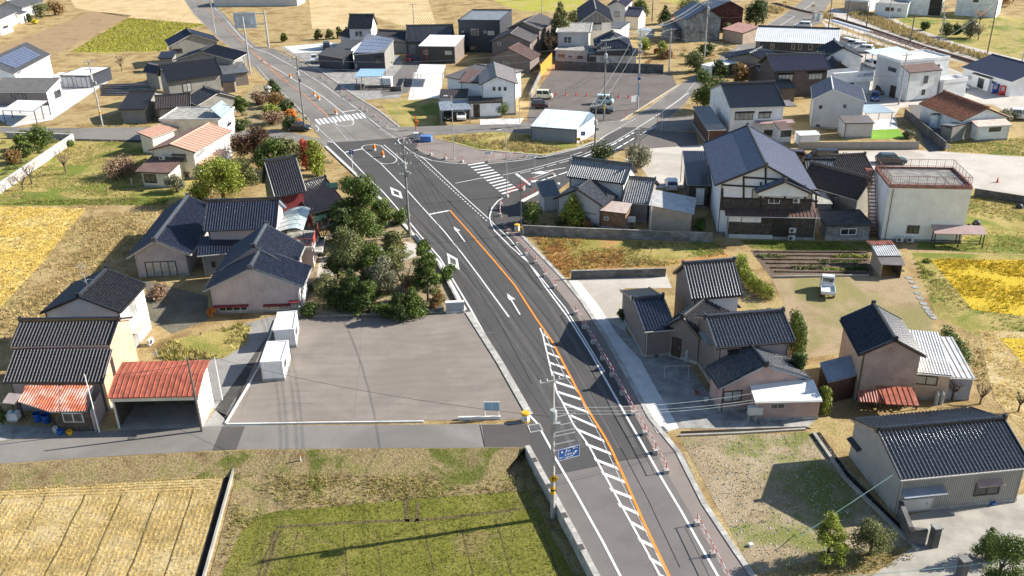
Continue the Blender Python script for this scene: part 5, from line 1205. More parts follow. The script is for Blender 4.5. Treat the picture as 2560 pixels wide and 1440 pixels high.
K = blk(T, (1516,15), (1566,16), 14, 6.0, (1543,3), 'v', .4, .4, rm=M_kpurple, style='seam', wm=[W_lgrey]*4, trim=M_bronze, cap=M_kpale); win(K, 'f', 1536,28, 1549,42, M_bronze, M_glass, mull=1)
K = blk(T, (1560,40), (1598,42), 7, 3.6, 1.8, 'u', .4, .3, rm=M_kpurple, style='seam', wm=[W_cream]*4, trim=M_bronze, cap=M_kpurple)
T = H('old barn with patchy pale and dark boards under a grey-blue roof, behind overhead wires', (1780,100), 'barn', 'barn')
W_patch = mat('patched_boards', (.32,.36,.37), .85, .2, 1.5, stain=.9, stainc=(.07,.03,.03), lines=('u', .4, .03, .5)); W_rboard = mat('rust_brown_boards', (.085,.03,.025), .85, .3, 1.5, lines=('u', .35, .06, -3.0), fine=.3)
K = blk(T, (1715,50), (1806,46), 11, 5.6, (1768,18), 'v', .3, .3, rm=M_kpurple, style='flat', wm=[W_patch, W_rboard, W_rboard, W_patch], trim=M_bronze, cap=M_kgrey, capw=.2)
T = H('tall barn of rust brown boards at the top edge, behind the patched barn', (1840,60), 'barn', 'barn')
K = blk(T, (1776,24), (1862,22), 12, 5.6, (1826,2), 'v', .3, .3, rm=M_kpurple, style='flat', wm=[W_rboard]*4, trim=M_bronze, cap=M_kgrey, capw=.2)
T = H('low barn extension with a pale pinkish tin roof beside the patched barn', (1835,80), 'shed', 'shed')
K = blk(T, (1805,72), (1858,83), 5.5, 2.8, 1.1, 'u', .2, kind='shed', rm=mat('pinkish_tin', (.48,.27,.23), .5, .1, stain=.2), style='seam', wm=[W_beige]*4, trim=M_bronze)
T = H('shed with a rusty red roof left of the patched barn', (1690,50), 'shed', 'shed')
K = blk(T, (1676,50), (1705,52), 6.0, 2.8, 1.3, 'u', .2, kind='shed', rm=R_rust, style='seam', wm=[W_rboard]*4, trim=M_bronze)
T = H('low shed with a mauve roof and pale boards in front of the patched barn', (1705,95), 'shed', 'shed')
K = blk(T, (1686,76), (1722,68), 4.5, 2.7, .9, 'u', .2, kind='shed', rm=R_taupe, style='flat', wm=[W_patch]*4, trim=M_bronze)
T = H('small shed with a blue-grey sheet roof between the alley trees', (1622,80), 'shed', 'shed')
K = blk(T, (1615,79), (1638,75), 3.0, 2.0, .4, 'u', .1, kind='shed', rm=R_bluegrey, style='flat', wm=[W_concw if 0 else W_lgrey]*4, trim=M_alu)
T = H('white flat-roofed garage box between the north-east road and the camphor tree', (1783,165), 'garage', 'garage')
K = blk(T, (1753,161), (1781,167), (1807,146), 2.7, .06, 'u', .1, kind='flat', rm=R_white, wm=[W_white, W_navy, W_white, W_white], trim=M_white)
# long house with white roof
T = H('long low charcoal building with a wide white metal roof beside the north-east road', (1990,130))
K = blk(T, (1887,103), (2098,111), 9.0, 3.6, (1893,66), 'u', .3, .25, kind='gable', peak=.75, back=.9, rm=R_white, style='seam', wm=[W_char]*4, trim=M_bronze, cap=M_bronze, capw=.4)
for x in (1888,1927,1979,1996,2022,2050): win(K, 'f', x,(106 if x < 1900 else 109+(x-1927)*.035), x+8,(116 if x < 1900 else 122+(x-1927)*.035), M_alu, mull=0)
T = H('one-storey house with a mauve lower wall and grey tiled gable beside the autumn-leaved tree', (1860,170))
K = blk(T, (1812,145), (1922,156), (1832,128), 3.2, (1873,134), 'v', .5, .4, rm=M_kgrey, wm=[W_grey]*4, trim=M_bronze, cap=M_kgrey)
panel(K, 'f', 1819,152, 1918,185, W_mauve, .02, 'dado', .1)
T = H('dark brown two-storey house with a ribbed black tiled roof beside the white clinic', (2000,200))
K = blk(T, (1933,179), (2077,173), 8.5, 5.2, (1917,139), 'u', .5, .4, rm=M_kpurple, wm=[W_brown2]*4, trim=M_bronze, cap=M_kblack)
win(K, 'f', 1946,187, 1981,204, M_bronze, M_curt, mull=3); win(K, 'f', 2022,184, 2055,198, M_bronze, M_curt, mull=3); awn(K, 'f', 1943,183, 1985,182, M_bronze, .5); awn(K, 'f', 2017,179, 2064,178, M_bronze, .5)
Kb = blk(T, (1950,222), (1994,219), 3.5, 2.8, .9, 'u', .3, kind='shed', rm=M_kblack, wm=[W_brown2]*4, trim=M_bronze)
Kc = blk(T, (1868,172), (1905,190), 4, 2.9, 1.2, 'v', .3, rm=M_kblue, wm=[W_brown2]*4, trim=M_bronze, cap=M_kblack)
T = H('white-walled house with a black gable roof behind the clinic sign wall', (2110,160))
K = blk(T, (2063,143), (2158,143), 9.0, 4.6, (2109,120), 'v', .2, .3, rm=M_kblack, wm=[W_white2]*4, trim=M_bronze, cap=M_kblack)
K = blk(T, (2075,176), (2128,175), 5.0, 3.0, (2100,158), 'v', .2, .3, rm=M_kblack, wm=[W_char]*4, trim=M_bronze, cap=M_kblack)
# clinic fascia building
T = H('white clinic building with a broad fascia carrying blue characters', (2120,225), 'clinic', 'clinic')
K = blk(T, (2081,203), (2178,196), 6.0, 3.0, .9, 'u', .05, kind='shed', rm=R_grey, style='flat', wm=[W_white2]*4, trim=M_white)
o_, al, n__, l_ = face(K, 'f'); mb = MB(); mb.obox(o_+al*-.2+n__*.02+V(0,0,2.6), al*(l_+.4), n__*.5, V(0,0,2.0), W_white); sgn = mb.build('fascia', T)
def text(body, p, al, size, m, parent, nrm=None, bold=0.0, name='lettering', align='CENTER', th=.01):
	cu = bpy.data.curves.new(name, 'FONT'); cu.body = body; cu.size = size; cu.align_x = align; cu.align_y = 'CENTER'; cu.extrude = th; cu.offset = bold; cu.materials.append(m)
	tmp = bpy.data.objects.new('t', cu); COL.objects.link(tmp); dg = bpy.context.evaluated_depsgraph_get(); me = bpy.data.meshes.new_from_object(tmp.evaluated_get(dg))
	bpy.data.objects.remove(tmp); o = bpy.data.objects.new(name, me); COL.objects.link(o)
	al = al.normalized(); up = V(0, 0, 1) if nrm is None else nrm.cross(al).normalized(); nn = al.cross(up)
	M_ = Matrix((al, up, nn)).transposed().to_4x4(); org = parent_loc(parent); M_.translation = p-org; o.matrix_local = M_; o.parent = parent; o.matrix_local = M_; ABS[o.name] = org; return o
M_tblue = mat('sign_blue', (.02,.10,.36), .5, .05)
text('土田整骨院', o_+al*(l_*.80)+n__*.54+V(0,0,3.85), al, .72, M_tblue, sgn)
panel(K, 'f', 2084,201, 2130,240, M_glass, .03, 'opening', .1)
carport('big pale blue flat carport on brown posts behind the white modern house', [(2200,142),(2289,133),(2243,116),(2160,126)], 3.0, 3.0, R_lblue, M_bronze, n=3, style='flat')
# white modern house
T = H('white modern two-storey house with parapet roof and a brown sloping roof piece', (2290,245))
K = blk(T, (2252,154), (2376,143), (2201,136), 7.2, .3, 'u', .05, kind='flat', rm=M_concw, wm=[W_white2, W_white2, W_white, W_lgrey], trim=W_white)
mb = MB()
win(K, 'l', 2222,166, 2240,182, M_bronze, M_glass); win(K, 'l', 2237,215, 2247,244, M_bronze, M_dwood, kind='door', mull=0)
Kb = blk(T, K.g(.2, -2.6, 6.0), K.g(7.6, -2.6, 6.0), 3.5, 5.6, 1.2, 'u', .1, kind='shed', rm=R_brown, style='flat', wm=[W_white2]*4, trim=M_bronze)
win(Kb, 'f', 2311,190, 2318,208, M_bronze, mull=0); win(Kb, 'f', 2305,224, 2311,237, M_bronze, mull=0)
win(K, 'f', 2327,163, 2346,182, M_bronze, M_glass)
Kc = blk(T, K.g(7.8, -3.4, 3.6), K.g(13.2, -3.4, 3.6), 3.2, 3.4, .5, 'u', .05, kind='flat', rm=M_concw, wm=[W_white2]*4, trim=W_white)
# navy roof house, right edge
T = H('white house with a navy shingle roof and a small porch gable, behind two vending machines', (2460,220))
K = blk(T, (2402,168), (2530,205), (2456,133), 3.0, 2.2, 'u', .4, .4, rm=mat('navy_shingle', (.03,.035,.07), .55, .2, 3.0), style='flat', wm=[W_white]*4, trim=M_white, cap=M_bronze, capw=.15, caph=.1)
Kb = blk(T, (2430,182), (2475,196), 3.0, 2.6, .4, 'u', .1, kind='shed', rm=M_bronze, style='flat', wm=[W_white]*4, trim=M_bronze)
win(K, 'f', 2423,188, 2432,200, M_alu, M_curt); win(Kb, 'f', 2447,194, 2458,215, M_bronze, M_glass, kind='door'); win(K, 'f', 2476,200, 2490,212, M_alu, M_glass, mull=2)
# terracotta roof house
T = H('small white house with a terracotta tiled roof on the right, across the pale lot', (2430,330))
K = blk(T, (2403,303), (2525,294), (2323,258), 3.05, (2470,271), 'v', .35, .3, rm=M_kred, style='tile', wm=[W_white2]*4, trim=M_bronze, cap=M_kred, lod=1)
win(K, 'f', 2420,318, 2434,328, M_bronze, M_glass)
Kb = blk(T, (2444,317), (2531,312), 2.0, 2.55, .5, 'u', .2, kind='shed', rm=mat('peeling_pale_tin', (.62,.52,.45), .5, .1, stain=.5, stainc=(.5,.2,.12)), style='flat', wm=[W_white2]*4, trim=M_bronze)
win(Kb, 'f', 2474,319, 2501,328, M_bronze, M_glass, mull=3)
Kc = blk(T, (2352,312), (2382,320), 5.5, 2.4, .3, 'v', .05, kind='shed', rm=R_grey, style='flat', wm=[W_grey]*4, trim=M_bronze)
Kd = blk(T, (2325,285), (2345,290), 2.5, 2.5, .3, 'v', .05, kind='shed', rm=R_brown, style='flat', wm=[W_white2]*4, trim=M_bronze)
# new light grey house
T = H('new light grey two-storey house with a ribbed grey gable roof beside the artificial lawn', (2080,320))
K = blk(T, (2031,248), (2165,254), (1978,213), 5.1, (2083,223), 'v', .25, .2, rm=M_kiri, style='seam', wm=[W_lgrey]*4, trim=M_white, cap=M_white, capw=.2, caph=.1)
win(K, 'f', 2048,263, 2055,272, M_bronze, mull=0); win(K, 'f', 2109,261, 2115,270, M_bronze, mull=0); win(K, 'l', 1996,251, 2003,256, M_bronze, mull=0); win(K, 'f', 2040,311, 2048,325, M_bronze, mull=0)
Kb = blk(T, (2112,308), (2187,307), 3.5, 2.65, .35, 'u', .15, kind='shed', rm=R_taupe, style='flat', wm=[W_lgrey]*4, trim=M_bronze)
carport('pale translucent blue-grey carport beside the new light grey house', [(2165,283),(2238,281),(2200,260),(2143,262)], 2.7, 2.8, mat('pale_translucent_sheet', (.34,.42,.46), .2, .05), M_alu)
T = H('white metal storage shed behind the beige fence of the new grey house', (2022,340), 'storage_shed', 'shed')
K = blk(T, (1999,339), (2051,337), 2.2, 1.9, .15, 'u', .05, kind='shed', rm=R_white, style='seam', wm=[W_white]*4, trim=M_white)
# white house with black ribbed roof
T = H('white two-storey house with a glittering black ribbed roof beside the big camphor tree', (1890,320))
K = blk(T, (1825,270.5), (1963.6,266), (1788,222.7), 5.2, (1811,210), 'u', .3, .15, rm=M_kblack, wm=[W_white2, W_white2, W_white2, W_white2], trim=M_alu, cap=M_kblack)
win(K, 'f', 1838,279, 1882,299, M_bronze, M_curt, mull=3); awn(K, 'f', 1838,279, 1886,279, M_bronze, .3); win(K, 'f', 1897,280, 1925,295, M_bronze, M_curt, mull=1); awn(K, 'f', 1897,279, 1929,278, M_bronze, .3)
awnm(K, 'f', 4.3, 2.9, 6.5, mat('mauve_tin',(.36,.26,.25),.5), 1.2, .3, .06)
win(K, 'f', 1910,325, 1938,338, M_bronze, M_glass, mull=2)
Kb = blk(T, (1768,325), (1815,324), (1733,276), 2.6, .7, 'u', .25, kind='shed', rm=M_kgrey, style='corr', wm=[W_dcorr]*4, trim=M_alu)
Kc = blk(T, (1950,324), (1982,322), 3.0, 2.5, .5, 'u', .1, kind='shed', rm=R_brown, style='flat', wm=[W_white2]*4, trim=M_bronze); win(Kc, 'f', 1952,327, 1978,341, M_bronze, M_glass, mull=1)
Kd = blk(T, (1958,266), (1992,264), 3.2, 4.8, .2, 'u', .1, kind='shed', rm=R_taupe, style='flat', wm=None, wall=False, trim=M_bronze)
# warehouse
T = H('light blue metal warehouse with a grey front wall beside the north-east road', (1400,340), 'warehouse', 'warehouse')
K = blk(T, (1326,316), (1443,324.5), (1325,283), 2.35, .9, 'u', .05, kind='shed', rm=R_lblue, style='corr', wm=[mat('warehouse_grey_siding', (.26,.28,.31), .5, .05, lines=('u', .3, .02, .4)), W_white, W_white, W_white], trim=M_white)
o1, o2 = K.g(K.L,0,0), K.g(K.L, K.W, 0); q = base_of(1489,332); mb = MB(); mb.poly([o1, q, q+V(0,0,2.9), K.g(K.L,0,2.3)], W_white); mb.poly([q, o2, K.g(K.L,K.W,3.2), q+V(0,0,2.9)], W_white); mb.build('wall', T)
troof(T, None, R_lblue, 'corr', .06, M_white, world=[K.g(K.L,0,2.36), q+V(0,0,2.95), K.g(K.L,K.W,3.25)])
# ================================================================ centre right
T = H('grey-tiled house with white upper storey and low wings behind the long block wall', (1520,540))
K = blk(T, (1416,441), (1562,460), 5.2, 4.7, (1436,396), 'u', .35, .3, rm=M_kpale, wm=[W_lgrey, W_white, W_lgrey, W_lgrey], trim=M_bronze, cap=M_kgrey)
K.W_ = K.W
Kb = blk(T, (1384,497), (1507,517), 6.0, 2.9, (1444,474), 'v', .4, .4, rm=M_kgrey, style='flatile', wm=[W_lgrey]*4, trim=M_bronze, cap=M_kgrey)
win(Kb, 'f', 1459,528, 1491,538, M_alu, M_glass, mull=2)
Kc = blk(T, (1356,492), (1402,488), 4.0, 2.4, .9, 'u', .3, kind='shed', rm=M_kgrey, style='flatile', wm=[W_lgrey]*4, trim=M_bronze, cap=M_kgrey)
Kd = blk(T, (1555,505), (1618,512), (1576,450), 2.7, (1577,450), 'u', .3, rm=M_kpale, wm=[W_grey]*4, trim=M_bronze, cap=M_kgrey) if False else blk(T, (1556,505), (1622,511), 8.0, 2.7, 2.0, 'u', .3, rm=M_kpale, wm=[W_grey]*4, trim=M_bronze, cap=M_kgrey)
Ke = blk(T, (1497,526), (1566,534), 3.0, 2.4, .35, 'u', .15, kind='shed', rm=mat('pinkish_beige_tin', (.52,.42,.37), .5, .1), style='flat', wm=[mat('brown_board_shed', (.24,.14,.08), .8, .2, lines=('u',.2,.02,.5))]*4, trim=M_bronze)
win(Ke, 'f', 1511,541, 1521,551, M_white, M_glass, mull=0)
T = H('beige panel garage with a ribbed pale sloping roof behind the long block wall', (1680,550), 'garage', 'garage')
P = [at(1620,510,3.3), at(1730,536,2.5), at(1733,495,2.5), at(1623,474,3.3)]
P = [at(1622,513,3.25), at(1735,536,2.4), at(1731,494,2.4), at(1622,473,3.25)]
u = (P[1]-P[0]); u.z = 0; Lx = u.length; u.normalize(); v = V(-u.y, u.x); dW = (P[3]-P[0]).dot(v); G0 = V(P[0].x, P[0].y); g2_ = lambda x, y, z: G0+u*x+v*y+V(0,0,z)
zz = lambda x: 3.25-.85*x/Lx
troof(T, None, R_ptin, 'corr', .08, M_alu, world=[g2_(0,0,zz(0)), g2_(Lx,0,zz(Lx)), g2_(Lx,dW,zz(Lx)), g2_(0,dW,zz(0))])
mb = MB(); c_ = [(.1,.15),(Lx-.3,.15),(Lx-.3,dW-.15),(.1,dW-.15)]
for i in range(4): a, b = c_[i], c_[(i+1) % 4]; mb.poly([g2_(*a,0), g2_(*b,0), g2_(*b,zz(b[0])-.09), g2_(*a,zz(a[0])-.09)], W_beige)
mb.build('wall', T)
# big timber framed house
T = H('big timber-framed farmhouse with a wide slate-blue tiled roof, white plaster gable and dark boards', (1930,600), 'farmhouse')
K = blk(T, (1788.5,463.5), (2054,468), (1762.5,359), 6.7, (1916,414), 'v', .75, .75, back=3.75, rm=M_kiri, style='flatile', wm=[W_white, W_lgrey, W_white, W_white], trim=M_bronze, cap=M_kgrey, lod=1)
KH = K
panel(K, 'f', 1803,493, 2045,530, W_wood, .05, 'board_cladding')
beams(K, 'f', [(1806,462,2048,476),(1806,470,1806,520),(1859,440,1859,500),(1914,418,1914,470),(1860,443,1960,449),(1806,494,1905,499),(1902,455,1902,520),(1962,450,1962,500),(1910,494,2045,503),(2012,462,2012,505),(2040,480,2040,520),(1906,468,2048,476)], W_woodd, .22, .09)
win(K, 'f', 1881,472, 1897,498, M_bronze, M_curt, mull=0); win(K, 'f', 1922,492, 1949,509, M_white, M_glass, mull=1); win(K, 'f', 2012,480, 2027,513, M_bronze, M_curt, mull=0); win(K, 'f', 1957,482, 1968,491, M_bronze, M_glass, mull=0)
ac_spot = onface(K, 'f', 1990,497)
Kg = blk(T, K.g(K.L*.385, -.9, 6.15), K.g(K.L*.90, -.9, 6.15), 2.4, 6.15, 1.45, 'v', .3, .5, peak=.5, rm=M_kiri, style='flatile', wm=[W_white]*4, z0=5.6, trim=M_bronze, cap=M_kgrey)
o_, al, n__, l_ = face(K, 'f'); mb = MB()
Kp = blk(T, (1814,539), (2051,544), 3.2, 3.1, .75, 'u', .3, kind='shed', rm=R_brown, style='seam', wm=[W_wood, W_wood, W_wood, W_white], trim=M_bronze, part='brown pent roof with a sunlit rusty end')
panel(Kp, 'f', 1821,541, 1852,554, W_white, .04, 'plaster_panel'); panel(Kp, 'f', 1855,542, 1902,556, W_white, .04, 'plaster_panel'); panel(Kp, 'f', 1822,585, 1930,600, M_concw, .06, 'plinth', .01)
win(Kp, 'f', 1903,549, 1930,567, M_bronze, M_glass, mull=2); panel(Kp, 'f', 1934,546, 1972,588, W_woodd, .05, 'shutter', .4)
Kl = blk(T, (1717,463), (1778,464), (1721,404), 3.4, 1.6, 'u', .4, kind='shed', rm=M_kblue, wm=[W_wood]*4, trim=M_offw, cap=M_kblack)
panel(Kl, 'f', 1741,470, 1759,503, M_white, .12, 'heat_pump_panel', .5)
# outbuildings to the right of it
T = H('low outbuilding with pale striped tiled roofs and boarded gate, right of the farmhouse', (2090,500), 'outbuilding', 'outbuilding')
K = blk(T, (2018,442), (2092,443), 5.5, 3.6, 1.5, 'u', .4, .3, rm=M_kpale, wm=[W_wood]*4, trim=M_bronze, cap=M_kblack)
K = blk(T, (2084,492), (2145,494), 4.5, 2.5, 1.2, 'u', .35, .2, rm=M_kpale, wm=[W_woodd]*4, trim=M_bronze, cap=M_kblack)
K = blk(T, (2072,478), (2098,479), 4.5, 3.0, 1.1, 'u', .2, kind='shed', rm=M_kpale, wm=[W_wood]*4, trim=M_bronze)
K = blk(T, (2041,510), (2082,510), 4.0, 2.6, .2, 'u', .1, kind='shed', rm=R_conc, style='flat', wm=[W_stone]*4, trim=M_bronze)
T = H('house with a wide purple-brown tiled roof partly hidden behind the rusty outside stair', (2150,480))
K = blk(T, (2144,500), (2200,478), 9.0, 3.0, 2.2, 'v', .5, .4, rm=M_kbrown, style='tile', wm=[W_grey]*4, trim=M_bronze, cap=M_kbrown)
K = blk(T, (2096,445), (2190,440), 8.0, 3.2, 1.8, 'u', .4, .3, rm=M_kbrown, style='tile', wm=[W_grey]*4, trim=M_bronze, cap=M_kbrown)
T = H('grey stone block shed with a flat dark roof in the shade of the farmhouse', (2115,600), 'shed', 'shed')
K = blk(T, (2065,562), (2184,561), (2059,524), 2.15, .08, 'u', .25, kind='flat', rm=R_dark, wm=[W_stone]*4, trim=R_dark)
win(K, 'f', 2102,571, 2140,587, M_white, M_glass, mull=1)
# white flat roof building
T = H('white two-storey block with a flat roof ringed by rusty railings and a rust-red outside stair', (2290,600), 'building', 'building')
K = blk(T, (2224,465), (2432,469), (2193,418.5), 7.1, .22, 'u', .02, kind='flat', rm=mat('mossy_roof_deck', (.24,.23,.21), .9, .2, 1, stain=.5, stainc=(.08,.08,.07)), wm=[mat('stained_cream_plaster', (.84,.84,.77), .75, .04, .8, lines=('u', .9, .015, .25), stain=.15, stainc=(.6,.54,.44)), W_cream, W_cream, W_white2], trim=mat('rusty_parapet', (.34,.17,.13), .7, .2))
KF = K; M_rrail = mat('rusty_railing', (.23,.07,.05), .7, .2)
mb = MB(); cs = [K.g(.15,.15,7.2), K.g(K.L-.15,.15,7.2), K.g(K.L-.15,K.W-.15,7.2), K.g(.15,K.W-.15,7.2)]
for i in range(4):
	a, b = cs[i], cs[(i+1) % 4]; nn_ = 9 if i % 2 == 0 else 6
	for h in (.25, 1.1): mb.bar(a+V(0,0,h), b+V(0,0,h), .04, .04, M_rrail)
	for k in range(nn_*4): q = a.lerp(b, k/(nn_*4)); mb.bar(q+V(0,0,.25), q+V(0,0,1.1), .015, .015, M_rrail)
	for k in range(nn_): q = a.lerp(b, k/nn_); mb.bar(q, q+V(0,0,1.12), .04, .04, M_rrail)
	mb.obox(a+V(0,0,.02), b-a, V(0,0,.07), (V(0,.12,0) if i % 2 == 0 else V(.12,0,0)), M_rrail)
mb.build('railing', T)
win(K, 'f', 2269,563, 2296,584, M_bronze, M_glass, mull=1); Kl = K
awnm(K, 'f', 5.6, 2.3, 6.0, mat('pink_mauve_awning', (.40,.28,.26), .5, .05), 1.7, .5, .06)
mb = MB(); o_, al, n__, l_ = face(K, 'f')
for x in (5.8, 8.6, 11.4):
	for d in (.6, 1.5): q = o_+al*x+n__*d; mb.bar(V(q.x,q.y,0), V(q.x,q.y,1.75), .1, .1, W_woodd)
for d in (.6, 1.5): q = o_+al*5.8+n__*d; r = o_+al*11.4+n__*d; mb.bar(V(q.x,q.y,.5), V(r.x,r.y,.5), .08, .08, W_woodd)
mb.build('drying_rack', T)
mb = MB(); o_, al, n__, l_ = face(K, 'l'); s0 = o_+al*.9+n__*.25; run = al*(l_-2.0)
for k in range(18):
	t = k/18; p_ = s0+run*(t)+V(0,0,.3+6.6*(t)); mb.obox(p_, al*.28, n__*.9, V(0,0,.05), M_rrail)
for d in (.0,.9): mb.bar(s0+n__*d+V(0,0,.3), s0+run+n__*d+V(0,0,6.9), .05, .28, M_rrail); mb.bar(s0+n__*d+V(0,0,1.2), s0+run+n__*d+V(0,0,7.8), .04, .04, M_rrail)
mb.obox(s0+run+V(0,0,6.9), al*1.1, n__*1.0, V(0,0,.1), M_rrail); mb.build('stair', T)
mb = MB(); mb.tube(K.g(.5,-.08,.1), K.g(.5,-.08,6.8), .05, .05, mat('drainpipe_brown', (.2,.15,.13), .6), 6); mb.build('drainpipe', T)
# tin shed
T = H('small open shed with patched tin roofs between the vegetable plots and the stone path', (2215,690), 'shed', 'shed')
P0 = [at(2203,661,1.7), at(2264,663,1.7), at(2252,638,2.0), at(2190,637,2.0)]; troof(T, None, R_taupe, 'flat', .05, M_alu, world=P0)
P1 = [at(2192,640,2.05), at(2254,640,2.05), at(2238,613,2.35), at(2176,612,2.35)]; troof(T, None, R_ptin, 'corr', .05, M_alu, world=P1)
P2 = [at(2178,614,2.4), at(2236,612,2.4), at(2230,602,2.5), at(2164,603,2.5)]; troof(T, None, R_rust, 'corr', .05, M_alu, world=P2)
fl, fr, br, bl = [V(a.x, a.y) for a in (P0[0]+V(.3,.25), P0[1]+V(-.3,.25), P1[2]+V(-.3,-.2), P1[3]+V(.3,-.2))]; mb = MB()
for a, b, h in ((fl, bl, 1.7), (bl, br, 1.9), (br, fr, 1.6)): d = (b-a).normalized()*.06; mb.obox(a, b-a, V(-d.y, d.x)*1, V(0,0,h), W_beige if a is fl else W_wood)
mb.obox(fl+V(1.5,.4,.45), V(1.3,0,0), V(0,.5,0), V(0,0,.05), W_wood); mb.build('wall', T)
# ================================================================ right, near
T = H('cluster of grey and pink walled blocks with black glazed tile roofs beside the main road', (1800,1040))
Ka = blk(T, (1728,748), (1856,738), 6.0, 4.9, (1698,662), 'u', .25, .3, rm=M_kgrey, wm=[W_white, W_brown, W_brown, W_brown], trim=M_bronze, cap=M_kgrey)
Kb = blk(T, (1611,829), (1690,822), (1583,724), 3.0, 1.2, 'u', .25, .2, kind='gable', rm=M_kblue, wm=[W_brown]*4, trim=M_bronze, cap=M_kgrey)
Kc = blk(T, (1651,816), (1740,855), (1690,722), 2.9, 1.4, 'v', .3, .3, kind='gable', rm=M_kblack, wm=[W_brown]*4, trim=M_bronze, cap=M_kgrey) if False else None
Kc = blk(T, (1655,820), (1752,850), 7.5, 2.9, 1.7, 'v', .35, .3, rm=M_kblack, wm=[W_brown]*4, trim=M_bronze, cap=M_kblack)
Kd = blk(T, (1790,870), (1988,853), 6.2, 4.7, (1760,795), 'u', .35, .4, rm=M_kgrey, wm=[W_pink2 if 0 else mat('pale_pink_render', (.46,.36,.34), .7, .06), W_pink2, W_pink2, W_brown], trim=T_pink, cap=M_kgrey)
win(Kd, 'f', 1820,877, 1865,893, M_bronze, M_glass, mull=2); awn(Kd, 'f', 1818,874, 1873,871, M_brz if 0 else M_bronze, .4); win(Kd, 'l', 1763,858, 1779,885, M_bronze, M_glass, mull=0); awn(Kd, 'l', 1758,838, 1782,858, R_grey, .5)
Ke = blk(T, (1800,970), (2025,947), 3.4, 2.7, (1915,914), 'v', .35, .4, rm=M_kgrey, wm=[W_pink2]*4, trim=T_blue, cap=M_kblack)
win(Ke, 'f', 1808,979, 1853,1001, M_bronze, M_curt, mull=1)
Kf = blk(T, (1888,1005), (2056,1001), 2.6, 2.0, .45, 'u', .12, kind='shed', rm=R_white, style='flat', wm=[W_pink2]*4, trim=M_bronze)
win(Kf, 'f', 1926,1008, 1962,1021, M_alu, M_glass, mull=1)
win(Kc, 'f', 1681,841, 1702,877, M_bronze, M_dwood, kind='door', mull=0)
Kc2 = blk(T, (1740,780), (1850,768), 4.0, 3.3, 1.1, 'v', .2, .2, rm=M_kblack, wm=[W_brown]*4, trim=M_bronze, cap=M_kblack)
# corrugated barn group
T = H('two-storey tan house with tiled gable roof and a bluish shed with pale tin roof', (2240,1000))
K = blk(T, (2149,888), (2313,892), (2107,798), 4.75, (2238,851), 'v', .3, .2, rm=M_kblue, style='tile', wm=[W_rustpink, W_cream, W_cream, W_beige], trim=M_bronze, cap=M_kblack)
Kb = blk(T, (2285,931), (2383,940), 7.0, 2.7, .5, 'u', .15, kind='shed', rm=R_ptin, style='corr', wm=[W_beige]*4, trim=M_alu); win(Kb, 'f', 2285,936, 2337,964, M_bronze, M_curt, mull=1)
Kc = blk(T, (2350,942), (2438,946), 6.5, 2.3, .5, 'u', .1, kind='shed', rm=R_ptin, style='seam', wm=[W_bluey]*4, trim=M_alu)
T = H('lean-to shed of dark rust-brown sheets with a grey corrugated roof left of the tan house', (2110,985), 'lean_to', 'shed')
P = [at(2068,956,2.1), at(2150,937,2.6), at(2127,886,2.9), at(2048,905,2.4)]; P = [at(2070,957,2.3), at(2150,937,2.3), at(2128,887,2.9), at(2049,907,2.9)]; troof(T, None, R_bluegrey, 'corr', .05, M_alu, world=P)
mb = MB(); w_ = [V(a.x, a.y) for a in P]; cc = sum(w_, Vector())/4; w_ = [cc+(a-cc)*.93 for a in w_]
for i in range(4): a, b = w_[i], w_[(i+1) % 4]; mb.poly([a, b, b+V(0,0,[2.2,2.2,2.75,2.75][(i+1) % 4]), a+V(0,0,[2.2,2.2,2.75,2.75][i])], W_dcorr)
mb.build('wall', T)
T = H('collapsing woodpile shelter covered with rusty red tin sheets in front of the tan house', (2215,1020), 'woodpile_shelter', 'shed')
P = [at(2215,1010,1.5), at(2298,1014,1.5), at(2283,969,1.9), at(2190,965,1.9)]; troof(T, None, R_red, 'seam', .05, R_rust, world=P)
P = [at(2148,1005,1.3), at(2222,1008,1.3), at(2215,974,1.8), at(2142,978,1.7)]; troof(T, None, R_rust, 'corr', .05, R_rust, world=P)
mb = MB()
for i in range(60):
	q = at(random.uniform(2150,2290), random.uniform(1012,1028)); mb.tube(q+V(0,0,random.uniform(.1,1.0)), q+V(random.uniform(-.1,.1),.7,random.uniform(.1,1.0)), .07, .07, W_wood, 6)
mb.build('firewood', T); mb = MB()
for p_ in ((2150,1020),(2218,1022),(2290,1024)): q = at(*p_); mb.box(q.x, q.y, 0, .1, .1, 1.35, W_wood)
mb.build('post', T)
# bottom right big barn
T = H('large grey corrugated barn with a ribbed black and silver tiled roof, bottom right', (2380,1290), 'barn', 'barn')
K = blk(T, (2251,1199), (2580,1167), (2093,1050), 3.35, (2203,1076), 'u', .3, .25, rm=M_kgrey, style='tile', wm=[W_corr, W_corr, W_corr, mat('grey_sheet_gable', (.36,.345,.325), .55, .05)], trim=T_pink, cap=M_kblack)
win(K, 'f', 2440,1208, 2495,1234, M_bronze, M_glass, mull=1); awn(K, 'f', 2440,1203, 2504,1198, T_pink, .5); win(K, 'f', 2250,1250, 2325,1290, M_alu, M_concw, kind='door', mull=0); awnm(K, 'f', .1, 2.2, 3.3, R_bluegrey, .7, .25, .05); win(K, 'l', 2135,1110, 2152,1130, M_bronze, M_glass); awn(K, 'l', 2127,1101, 2155,1123, M_bronze, .4)
